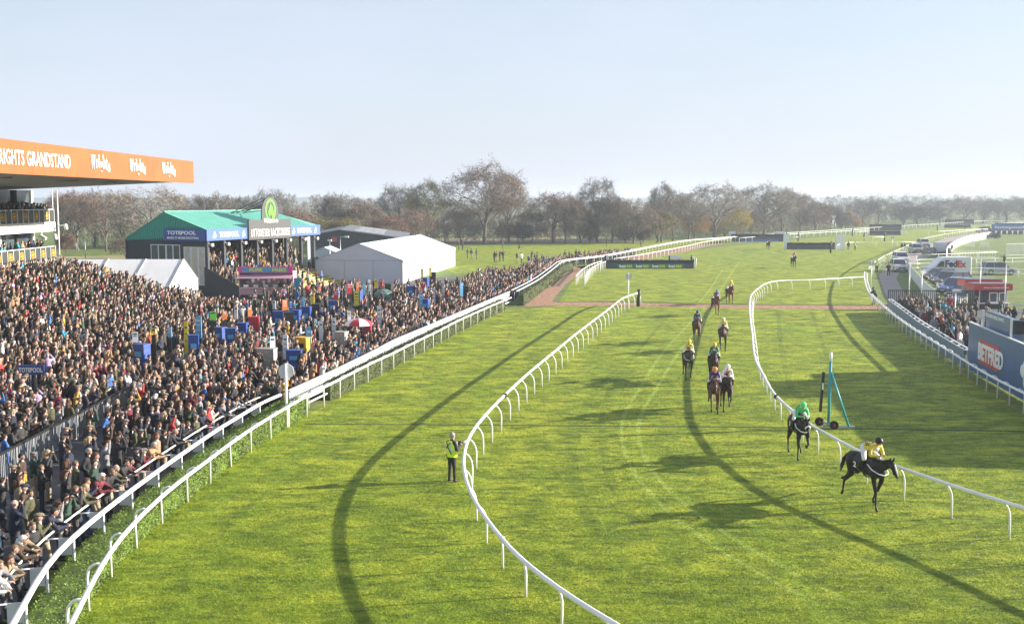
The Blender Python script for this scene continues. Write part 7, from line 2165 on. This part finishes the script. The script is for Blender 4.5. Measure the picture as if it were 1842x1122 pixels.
# ---------------------------------------------------------------- grass tufts near the camera
m_tuft = [mat('grass_blade', (0.22, 0.33, 0.014), 0.6, trans=0.35), mat('grass_blade_pale', (0.28, 0.35, 0.025), 0.6, trans=0.35), mat('grass_blade_deep', (0.11, 0.19, 0.01), 0.6, trans=0.35)]
def tufts(n, ymin, ymax, seed):
    rg = np.random.default_rng(seed)
    # sample uniformly in image depth so density falls off with distance
    u = rg.random(n); y = 1.0 / (1 / ymin + u * (1 / ymax - 1 / ymin))
    x = (rg.random(n) * 2 - 1) * y * 0.48
    ok = np.ones(n, bool)
    py = np.array([p.y for p in L_R2]); px_ = np.array([p.x for p in L_R2])
    ok &= x > np.interp(y, py, px_) - 0.42
    # clumping
    cl = np.sin(x * 1.9 + 3 * np.sin(y * 0.8)) * np.sin(y * 2.3 + 2 * np.sin(x * 0.7)) + 0.6 * np.sin(x * 5.1 + y * 3.3)
    ok &= rg.random(n) < 0.72 + 0.2 * cl
    ok &= rg.random(n) < np.clip((115 - y) / 60, 0, 1)
    x = x[ok]; y = y[ok]; n = len(x)
    a = rg.random(n) * 2 * np.pi; h = rg.uniform(0.012, 0.034, n); w = rg.uniform(0.006, 0.013, n) * (y / 24)
    lx = rg.normal(0, 0.03, n); ly = rg.normal(0, 0.03, n)
    V = np.empty((n, 3, 3))
    V[:, 0] = np.stack([x - np.cos(a) * w, y - np.sin(a) * w, np.full(n, 0.002)], 1)
    V[:, 1] = np.stack([x + np.cos(a) * w, y + np.sin(a) * w, np.full(n, 0.002)], 1)
    V[:, 2] = np.stack([x + lx, y + ly, h], 1)
    me = bpy.data.meshes.new('grass')
    me.vertices.add(n * 3); me.vertices.foreach_set('co', V.ravel())
    me.loops.add(n * 3); me.loops.foreach_set('vertex_index', np.arange(n * 3, dtype=np.int32))
    me.polygons.add(n); me.polygons.foreach_set('loop_start', np.arange(0, n * 3, 3, dtype=np.int32)); me.polygons.foreach_set('loop_total', np.full(n, 3, dtype=np.int32))
    for m in m_tuft: me.materials.append(m)
    me.polygons.foreach_set('material_index', rg.choice([0, 0, 1, 2], n).astype(np.int32))
    me.update(calc_edges=True)
    o = link('grass', me); tag(o, 'short mown turf blades covering the near part of the course', 'grass', kind='stuff')
tufts(1000000, 25, 115, 4)

# ---------------------------------------------------------------- bare winter trees
m_bark = mat('bark', (0.10, 0.085, 0.065), 0.9, var=0.35, vscale=1.5)
m_barkg = mat('mossy_bark', (0.13, 0.115, 0.05), 0.9, var=0.3, vscale=1.5)
def tree_mesh(seed, H, a, counts=(8, 5, 4, 3), twigs=4500, leafy=0.0, trunk_r=0.35, fork=0.3, tw=0.022, low=0.16, lean=0.0):
    """trunk and limbs steered to points that fill a rounded crown of radius a; twigs fan out from the last limbs"""
    rg = random.Random(seed); wood = MB(); tips = []
    zc = H * (1 + low) / 2; rz_ = H * (1 - low) / 2
    lob = [(rg.uniform(0, 6.28), rg.uniform(0.75, 1.12)) for _ in range(6)]
    def inside(p, k):
        """push p to fraction k of the uneven crown surface along its own direction"""
        d = Vector((p.x / a, p.y / a, (p.z - zc) / rz_))
        if d.length < 1e-3: d = Vector((0, 0, 1))
        an = math.atan2(d.y, d.x); f = 1.0 + 0.13 * math.sin(2 * an + lob[0][0]) + 0.09 * math.sin(3 * an + lob[1][0]) + 0.08 * math.sin(5 * d.z * 2 + lob[2][0])
        d = d.normalized() * k * f
        if d.z < 0: d.z *= 0.8
        return Vector((d.x * a, d.y * a, zc + d.z * rz_))
    def limb(p, t0, target, r, n=5):
        L = (target - p).length; c = p + t0 * L * 0.45; pts_ = []; rs = []
        for i in range(n + 1):
            t = i / n; q = p * (1 - t) ** 2 + c * 2 * t * (1 - t) + target * t * t
            if 0 < i: q = q + Vector((rg.gauss(0, 1), rg.gauss(0, 1), rg.gauss(0, 1))) * L * 0.022
            pts_.append(q); rs.append(r * (1 - 0.62 * t))
        return pts_, rs
    th = H * (fork + 0.12); top = Vector((rg.gauss(0, .02) * H + lean * H, rg.gauss(0, .02) * H, H * 0.62))
    tp, tr = limb(Vector((0, 0, -0.1)), Vector((0, 0, 1)), top, trunk_r, 8); tr[0] *= 1.35
    wood.tube(tp, tr, 8, cap=False)
    level = [(tp, tr, top)]
    for li, cnt in enumerate(counts):
        nxt = []
        for (pp, pr_, tgt) in level:
            for j in range(cnt):
                if li == 0: f = fork + (0.95 - fork) * (j + rg.random() * 0.8) / cnt * 1.0; f = min(0.98, f / 0.62 if False else f)
                else: f = rg.uniform(0.25, 1.0) if j else 1.0
                n = len(pp) - 1; x = f * n; i = min(n - 1, int(x)); bp = pp[i].lerp(pp[i + 1], x - i); td = (pp[i + 1] - pp[i]).normalized(); rr = pr_[i] * (0.62 if li else 0.60)
                if li == 0:
                    an = j * 2.4 + rg.uniform(-.4, .4); zz = -0.45 + 1.35 * (j + 0.5) / cnt
                    w = math.sqrt(max(0.05, 1 - min(1, abs(zz)) ** 2)); t = inside(Vector((math.cos(an) * w * a, math.sin(an) * w * a, zc + zz * rz_)), 0.62)
                else:
                    s_ = (0.42, 0.26, 0.17)[li - 1] if li < 4 else 0.12
                    q = tgt + Vector((rg.gauss(0, 1) * a, rg.gauss(0, 1) * a, rg.gauss(0.15, 1) * rz_)) * s_
                    t = inside(q, (0.80, 0.92, 0.98)[li - 1] * rg.uniform(0.75, 1.04))
                    if (t - bp).length > a * (1.0, 0.6, 0.38)[li - 1]: t = bp + (t - bp).normalized() * a * (1.0, 0.6, 0.38)[li - 1]
                d0 = (td * 0.6 + (t - bp).normalized() * 0.6 + Vector((0, 0, 0.12))).normalized()
                P_, R_ = limb(bp, d0, t, max(0.018, rr), 5 if li < 2 else 3)
                wood.tube(P_, R_, 6 if li == 0 else (4 if li == 1 else 3), cap=False)
                nxt.append((P_, R_, t))
                if li >= 1: tips.append((P_, li))
        level = nxt
    tv = MB(); lv = MB(); fine = [t for t in tips if t[1] >= len(counts) - 1]
    for _ in range(int(twigs)):
        P_, li = rg.choice(fine if rg.random() < 0.85 else tips); n = len(P_) - 1; x = rg.uniform(0.1, 1.0) * n; i = min(n - 1, int(x)); p = P_[i].lerp(P_[i + 1], x - i); d = (P_[i + 1] - P_[i]).normalized()
        dr = (d * 0.9 + Vector((rg.gauss(0, 0.5), rg.gauss(0, 0.5), rg.gauss(0.2, 0.45)))).normalized(); L = rg.uniform(0.5, 1.4) * H / 17
        e = p + dr * L; m_ = p.lerp(e, 0.5) + Vector((rg.gauss(0, .05), rg.gauss(0, .05), rg.gauss(0, .05)))
        sd_ = dr.cross(Vector((rg.uniform(-1, 1), rg.uniform(-1, 1), rg.uniform(-1, 1)))).normalized() * tw
        tv.add([p - sd_, p + sd_, m_ + sd_ * 0.7, m_ - sd_ * 0.7, e], [(0, 1, 2, 3), (3, 2, 4)])
        for q_ in range(3):
            s0 = p.lerp(e, rg.uniform(0.2, 0.9)); e2 = s0 + (dr + Vector((rg.gauss(0, .7), rg.gauss(0, .7), rg.gauss(0.1, .6)))).normalized() * L * 0.55
            tv.add([s0 - sd_ * 0.6, s0 + sd_ * 0.6, e2], [(0, 1, 2)])
        if leafy > 0 and rg.random() < leafy:
            for q_ in range(3):
                c = e + Vector((rg.gauss(0, .2), rg.gauss(0, .2), rg.gauss(0, .2))); s = rg.uniform(0.06, 0.14)
                a1 = Vector((rg.gauss(0, 1), rg.gauss(0, 1), rg.gauss(0, 1))).normalized(); a2 = a1.cross(Vector((0.3, 0.2, 1))).normalized()
                lv.add([c - a1 * s, c + a2 * s, c + a1 * s, c - a2 * s], [(0, 1, 2, 3)])
    zs = sorted(v[2] for v in tv.v); sc_ = H / zs[int(len(zs) * 0.998)]
    for mb in (wood, tv, lv): mb.v = [(x, y, z * sc_) for x, y, z in mb.v]
    xs = sorted(abs(v[0]) for v in tv.v)
    return wood.mesh('trunk', m_bark), tv.mesh('crown', m_bark), (lv.mesh('leaves', m_bark) if lv.v else None), xs[int(len(xs) * 0.97)]
TM = {
 'big':   tree_mesh(11, 18, 8.2, (10, 5, 4, 4), 6500, 0.30, trunk_r=0.38, fork=0.28, tw=0.020, low=0.17),
 'round': tree_mesh(5, 14, 6.0, (8, 5, 4, 3), 3800, 0.0, trunk_r=0.27, fork=0.25, tw=0.022, low=0.2),
 'tall':  tree_mesh(8, 17, 4.6, (9, 5, 4, 3), 3600, 0.0, trunk_r=0.25, fork=0.22, tw=0.022, low=0.2),
 'wide':  tree_mesh(23, 13, 7.6, (8, 5, 4, 3), 4200, 0.08, trunk_r=0.281, fork=0.15, tw=0.022, low=0.14),
 'bushy': tree_mesh(31, 10, 4.8, (8, 5, 4, 3), 4600, 0.15, trunk_r=0.17, fork=0.08, tw=0.024, low=0.05),
 'scrub': tree_mesh(44, 6, 3.0, (7, 5, 3), 4500, 0.4, trunk_r=0.14, fork=0.04, tw=0.024, low=0.02),
}
TC = {'brown': (0.235, 0.18, 0.14), 'grey': (0.215, 0.195, 0.175), 'red': (0.25, 0.155, 0.12), 'olive': (0.24, 0.21, 0.09), 'yellow': (0.46, 0.36, 0.06), 'pale': (0.34, 0.30, 0.26), 'orange': (0.46, 0.26, 0.07), 'dark': (0.12, 0.11, 0.10)}
LC = {'brown': (0.15, 0.08, 0.045), 'grey': (0.14, 0.10, 0.07), 'red': (0.22, 0.09, 0.05), 'olive': (0.22, 0.18, 0.04), 'yellow': (0.5, 0.38, 0.03), 'pale': (0.22, 0.17, 0.11), 'orange': (0.5, 0.24, 0.03), 'dark': (0.05, 0.045, 0.035)}
TREE_N = [0]
def tree(px, py, top, kind, colr, label, wpx=None, group=None, rz=None, Y=None):
    """px, py foot pixel; top: pixel row of the crown top; wpx: crown width in pixels"""
    p = at(px, py) if Y is None else Vector(((px - PCX) / PXF * Y, Y, 0)); H = 10 - (top - HOR) * p.y / PXF
    W_, T_, L_, half = TM[kind]; H0 = {'big': 18, 'round': 14, 'tall': 17, 'wide': 13, 'bushy': 10, 'scrub': 6}[kind]
    sz = H / H0; sx = (wpx * p.y / PXF / 2 / half) if wpx else sz
    r = thing('bare_tree', (p.x, p.y, 0), label, 'tree', group, rz=TREE_N[0] * 1.3 if rz is None else rz); TREE_N[0] += 1
    r.scale = (sx, sx, sz)
    cmn = mat('twig_' + colr, TC[colr], 0.9, var=0.25, vscale=0.25)
    tm = mat('trunk_' + ('mossy' if colr in ('olive', 'yellow') else 'plain'), (0.13, 0.12, 0.06) if colr in ('olive', 'yellow') else (0.12, 0.105, 0.085), 0.9, var=0.3, vscale=1.0)
    for nm, me, m in (('trunk', W_, tm), ('crown', T_, cmn), ('leaves', L_, mat('leaf_' + colr, LC[colr], 0.8, var=0.3, vscale=0.5))):
        if me is None: continue
        o = link(nm, me, r); o.material_slots[0].link = 'OBJECT'; o.material_slots[0].material = m
        if nm != 'trunk': o['kind'] = 'stuff'
    return r
TREES = [
 (872, 440, 291, 'big', 'brown', 'largest broad oak-like tree with clumps of dead leaves, left of centre', 150),
 (768, 441, 322, 'tall', 'olive', 'upright tree with mossy yellowish trunk left of the largest tree', 88),
 (828, 436, 372, 'bushy', 'grey', 'low dark bushy tree between the mossy tree and the largest tree', 80),
 (915, 436, 307, 'tall', 'pale', 'pale hazy tree behind the right shoulder of the largest tree', 70),
 (745, 450, 372, 'wide', 'red', 'reddish twiggy tree behind the large marquee ridge', 70),
 (715, 440, 330, 'tall', 'pale', 'pale tree with upright twigs just behind the marquee ridge', 80),
 (700, 455, 385, 'bushy', 'red', 'reddish bare tree with pale branches beside the marquee', 75),
 (620, 445, 348, 'round', 'grey', 'grey round-headed tree above the shed roof', 95),
 (655, 447, 362, 'bushy', 'brown', 'brown twiggy tree right of the shed', 90),
 (598, 446, 345, 'tall', 'grey', 'tall grey tree standing above the yellowish scrub', 45),
 (575, 452, 387, 'bushy', 'olive', 'olive yellow willow scrub behind the stand', 78),
 (620, 452, 390, 'bushy', 'olive', 'second olive willow scrub left of the shed skylights', 70),
 (530, 455, 372, 'bushy', 'red', 'dark red-leaved tree at the right end of the turquoise roof', 60),
 (488, 440, 338, 'round', 'grey', 'grey round tree directly behind the crest board', 60),
 (436, 440, 352, 'round', 'grey', 'grey tree left of the crest, over the turquoise roof', 55),
 (395, 445, 346, 'bushy', 'grey', 'dark grey dense tree over the left part of the turquoise roof', 70),
 (352, 445, 350, 'tall', 'grey', 'hazy grey tree right of the wide tree behind the gable', 60),
 (272, 458, 331, 'wide', 'pale', 'large spreading pale-branched tree behind the turquoise gable', 135),
 (192, 452, 338, 'wide', 'brown', 'spreading brown tree right of the balcony end', 100),
 (140, 450, 341, 'round', 'red', 'reddish brown tree beside the balcony end post', 90),
 (170, 445, 345, 'tall', 'grey', 'grey tree behind the two trees at the balcony end', 80),
 (222, 447, 342, 'tall', 'brown', 'brown tree filling the gap left of the wide pale tree', 70),
 (112, 448, 345, 'round', 'brown', 'brown tree just beyond the balcony end', 70),
 (995, 437, 343, 'round', 'red', 'tree with reddish crown and double trunk above the lawn', 85),
 (958, 436, 378, 'bushy', 'grey', 'small grey leaning tree right of the largest tree', 60),
 (1017, 438, 352, 'round', 'brown', 'brown tree with a pale side branch above the lawn', 62),
 (1075, 436, 318, 'tall', 'grey', 'tall hazy grey tree right of the double-trunk tree', 82),
 (1042, 437, 372, 'bushy', 'brown', 'bushy low tree under the tall grey tree', 70),
 (1100, 437, 350, 'bushy', 'brown', 'dark brown tree right of the tall grey tree', 75),
 (1140, 438, 358, 'wide', 'brown', 'spreading brown tree above the far crowd rail', 95),
 (1190, 436, 327, 'tall', 'grey', 'feathery grey tree with an open top', 60),
 (1210, 434, 340, 'round', 'grey', 'grey tree right of the feathery one', 62),
 (1180, 436, 374, 'bushy', 'olive', 'low olive tinted tree behind the rail bend', 80),
 (1240, 432, 345, 'wide', 'pale', 'pale branched tree left of the tall pair', 85),
 (1286, 430, 329, 'round', 'pale', 'large pale-branched tree with rounded crown, centre right', 105),
 (1250, 431, 378, 'bushy', 'orange', 'low orange brown shrub tree under the pale crown', 50),
 (1325, 427, 370, 'bushy', 'yellow', 'yellow autumn tree left of the second black fence', 48),
 (1302, 429, 395, 'bushy', 'olive', 'olive scrub below the yellow autumn tree', 60),
 (1350, 424, 380, 'bushy', 'brown', 'brown scrub tree right of the yellow tree', 60),
 (1374, 422, 328, 'wide', 'pale', 'large multi-stemmed pale tree above the second fence', 115),
 (1405, 420, 335, 'round', 'brown', 'brown crowned tree right of the multi-stemmed one', 75),
 (1440, 417, 346, 'tall', 'grey', 'tall thin-branched grey tree left of the camera mast', 60),
 (1465, 416, 362, 'bushy', 'brown', 'brown hedge tree left of the camera mast', 60),
 (1495, 413, 369, 'bushy', 'dark', 'dark rounded tree behind the camera mast', 50),
 (1515, 413, 382, 'bushy', 'grey', 'small grey tree right of the dark one', 45),
 (1540, 411, 392, 'scrub', 'orange', 'small orange-leaved sapling by the distant pair of fences', 16),
 (1521, 411, 379, 'scrub', 'orange', 'small orange treetop among dark scrub', 22),
 (1552, 408, 356, 'round', 'grey', 'round grey tree left of the distant pair of fences', 50),
 (1580, 408, 357, 'round', 'grey', 'round grey tree over the distant pair of fences', 50),
 (1625, 406, 359, 'tall', 'grey', 'hazy grey tree right of the distant pair', 55),
 (1650, 406, 368, 'bushy', 'dark', 'dark low tree beside the hazy one', 75),
 (1690, 404, 356, 'round', 'grey', 'grey rounded tree above the furthest fences', 60),
 (1735, 402, 354, 'tall', 'grey', 'hazy tree right of the furthest fences', 60),
 (1770, 401, 358, 'round', 'grey', 'hazy rounded tree over the distant banner', 70),
 (1810, 401, 355, 'round', 'grey', 'hazy tree near the right edge', 80),
 (1845, 401, 354, 'tall', 'grey', 'hazy tree at the right edge', 70),
]
for t_ in TREES: tree(*t_)
tree(225, 466, 424, 'bushy', 'brown', 'dark bare bush beside the stand side wall', 55)
tree(120, 455, 418, 'scrub', 'brown', 'small bush in the field at the balcony end', 30)
for i, (x, y) in enumerate(((910, 434), (940, 436), (1060, 437), (1125, 437), (1157, 437))):
    tree(x, y, 398 + i * 3, 'scrub', ('brown', 'grey', 'olive', 'pale', 'brown')[i], ('small bare sapling among the lawn trees, leftmost', 'small grey sapling among the lawn trees', 'small olive sapling above the white rail', 'slender pale birch sapling by the rail', 'small brown sapling beyond the pale birch')[i], 30)

# scrub and distant woodland read as masses
def wood_mass(name, label, segs, colr, n_each, hvar, seed, kinds=('bushy', 'round', 'wide')):
    """low-detail twig masses joined as one object"""
    rg = random.Random(seed); b = MB()
    for (x0, y0, x1, y1, top, depth) in segs:
        cnt = max(3, int(abs(x1 - x0) / 7))
        for i in range(cnt):
            t = (i + rg.random()) / cnt; px = x0 + (x1 - x0) * t; py = y0 + (y1 - y0) * t
            p = at(px, py); p.y += rg.uniform(0, depth); H = max(1.5, (10 - (top - HOR) * p.y / PXF) * rg.uniform(1 - hvar, 1 + hvar * 0.5)); wd = rg.uniform(5, 9) * p.y / PXF
            u0 = px
            xc = (px - PCX) / PXF * p.y
            for k in range(n_each):
                a = rg.uniform(0, 2 * math.pi); rr = math.sqrt(rg.random()); zz = rg.random() ** 0.8
                env = math.sqrt(max(0.05, 1 - (abs(zz - 0.45) / 0.6) ** 2))
                c = Vector((xc + math.cos(a) * rr * wd * env, p.y + math.sin(a) * rr * wd * env, zz * H))
                d = Vector((rg.gauss(0, .5), rg.gauss(0, .5), rg.uniform(0.1, 1))).normalized(); L = H * rg.uniform(0.08, 0.2); s = d.cross(Vector((rg.gauss(0, 1), rg.gauss(0, 1), 0.1))).normalized() * rg.uniform(0.03, 0.07) * p.y / 250
                b.add([c - s, c + s, c + d * L], [(0, 1, 2)])
    o = b.build(name, mat('wood_' + colr, TC[colr], 0.95, var=0.3, vscale=0.05)); tag(o, label, 'woodland', kind='stuff'); return o
wood_mass('scrub', 'brown tangle of undergrowth along the foot of the tree line', [(560, 446, 760, 444, 408, 6), (760, 440, 1000, 436, 400, 12), (1000, 436, 1300, 427, 388, 14), (1300, 427, 1560, 410, 384, 18)], 'brown', 200, 0.25, 1)
wood_mass('scrub', 'grey undergrowth behind the tree line', [(100, 446, 560, 446, 392, 10), (560, 430, 1000, 428, 385, 20), (1000, 428, 1480, 415, 372, 30), (1480, 408, 1860, 400, 372, 60)], 'grey', 260, 0.3, 2)
wood_mass('far_woodland', 'hazy far woodland behind the tree line', [(90, 405, 600, 402, 357, 60), (560, 400, 1000, 400, 362, 80), (1000, 398, 1500, 392, 363, 80), (1480, 390, 1860, 386, 356, 150)], 'grey', 260, 0.3, 3)
wood_mass('far_woodland', 'palest woodland ridge on the far right horizon', [(1180, 372, 1550, 372, 357, 300), (1540, 371, 1900, 370, 350, 300)], 'dark', 260, 0.3, 5)

# ploughed field and rough grass strips beyond the lawn
m_plough = mat('brown_field', (0.16, 0.115, 0.085), 0.95, var=0.25, vscale=0.1)
m_rough = mat('rough_grass', (0.26, 0.23, 0.09), 0.95, var=0.4, vscale=0.3)
poly_sheet('brown_field', P2((640, 446), (870, 439), (1160, 434.5), (1160, 430), (870, 431), (640, 436)), 0.02, m_plough)
poly_sheet('rough_grass', P2((640, 436), (870, 431), (1160, 430), (1160, 427), (870, 426), (640, 428)), 0.024, m_rough)
poly_sheet('rough_grass', P2((100, 470), (235, 466), (235, 459), (100, 461)), 0.02, m_rough)
# perimeter fence posts in the left field and pylon
for i, (x, y0, h) in enumerate(((154, 466, 3.0), (137, 452, 2.2), (636, 452, 5.0))):
    p = at(x, y0); b = MB(); b.tube([(p.x, p.y, 0), (p.x, p.y, h)], 0.07, 5)
    tag(b.build('field_post', m_galv), ('thin dark post in the green field beyond the small marquee', 'shorter post in the green field near the balcony end', 'pale telegraph post right of the willow scrub')[i], 'post')
p = Vector(((697 - PCX) / PXF * 700, 700, 0)); r = thing('pylon', p, 'faint lattice electricity pylon on the horizon left of the mossy tree', 'pylon'); b = MB()
Hp = 21.0
for (sx, sy) in ((-1, -1), (1, -1), (1, 1), (-1, 1)): b.tube([(sx * 2, sy * 2, 0), (sx * 0.8, sy * 0.8, Hp * 0.6), (sx * 0.2, sy * 0.2, Hp)], 0.13, 4)
for k in range(8): b.bar((-2 + k * 0.2, -2 + k * .2, k * 2.2), (2 - k * 0.2, -2 + k * .2, (k + 1) * 2.2), 0.1, 0.1); b.bar((2 - k * 0.2, -2 + k * .2, k * 2.2), (-2 + k * 0.2, -2 + k * .2, (k + 1) * 2.2), 0.1, 0.1)
b.build('tower', m_galv, r); b = MB()
for z in (14, 17, 19.5): b.bar((-4.5 + (z - 14) * 0.3, 0, z), (4.5 - (z - 14) * .3, 0, z), 0.16, 0.16)
b.build('cross_arm', m_galv, r)
p = Vector(((496 - PCX) / PXF * 210, 210, 0)); b = MB(); b.tube([(p.x, p.y, 0), (p.x, p.y, 9.2)], 0.12, 5); b.bar((p.x - 0.9, p.y, 8.9), (p.x + 0.9, p.y, 8.9), 0.1, 0.1)
tag(b.build('telegraph_pole', m_black), 'telegraph pole with a cross bar just right of the crest', 'pole')
# low hills
b = MB(); vs = []; n_ = 160
rgh = random.Random(9)
for i in range(n_ + 1):
    x = -2600 + i * 5600 / n_; h = 13 + 7 * noise.noise(Vector((x * 0.002, 0.5, 0))) + 4 * noise.noise(Vector((x * 0.02, 3, 0))) + (8 if x > 600 else 0)
    vs += [(x, 2500, -1), (x, 2560, max(6, h)), (x, 3200, max(4, h * 0.8)), (x, 3400, -1)]
b.add(vs, [(i * 4 + j, (i + 1) * 4 + j, (i + 1) * 4 + j + 1, i * 4 + j + 1) for i in range(n_) for j in range(3)], 0, True)
o = b.build('hills', mat('hill_wood', (0.05, 0.06, 0.045), 0.95, var=0.3, vscale=0.01)); o['kind'] = 'structure'

# ---------------------------------------------------------------- haze
hz = MB(); hz.box((100, 1600, 12.5), (7400, 3640, 27))
me = hz.mesh('haze', [])
mh = bpy.data.materials.new('haze_air'); mh.use_nodes = True
nn = mh.node_tree.nodes; nn.remove(nn['Principled BSDF'])
pv = nn.new('ShaderNodeVolumePrincipled'); pv.inputs['Density'].default_value = 0.00042; pv.inputs['Color'].default_value = (0.80, 0.90, 1.0, 1); pv.inputs['Anisotropy'].default_value = 0.3
mh.node_tree.links.new(pv.outputs[0], nn['Material Output'].inputs['Volume'])
me.materials.append(mh)
o = link('haze', me); o['kind'] = 'stuff'; o['label'] = 'thin pale air haze over the whole racecourse'
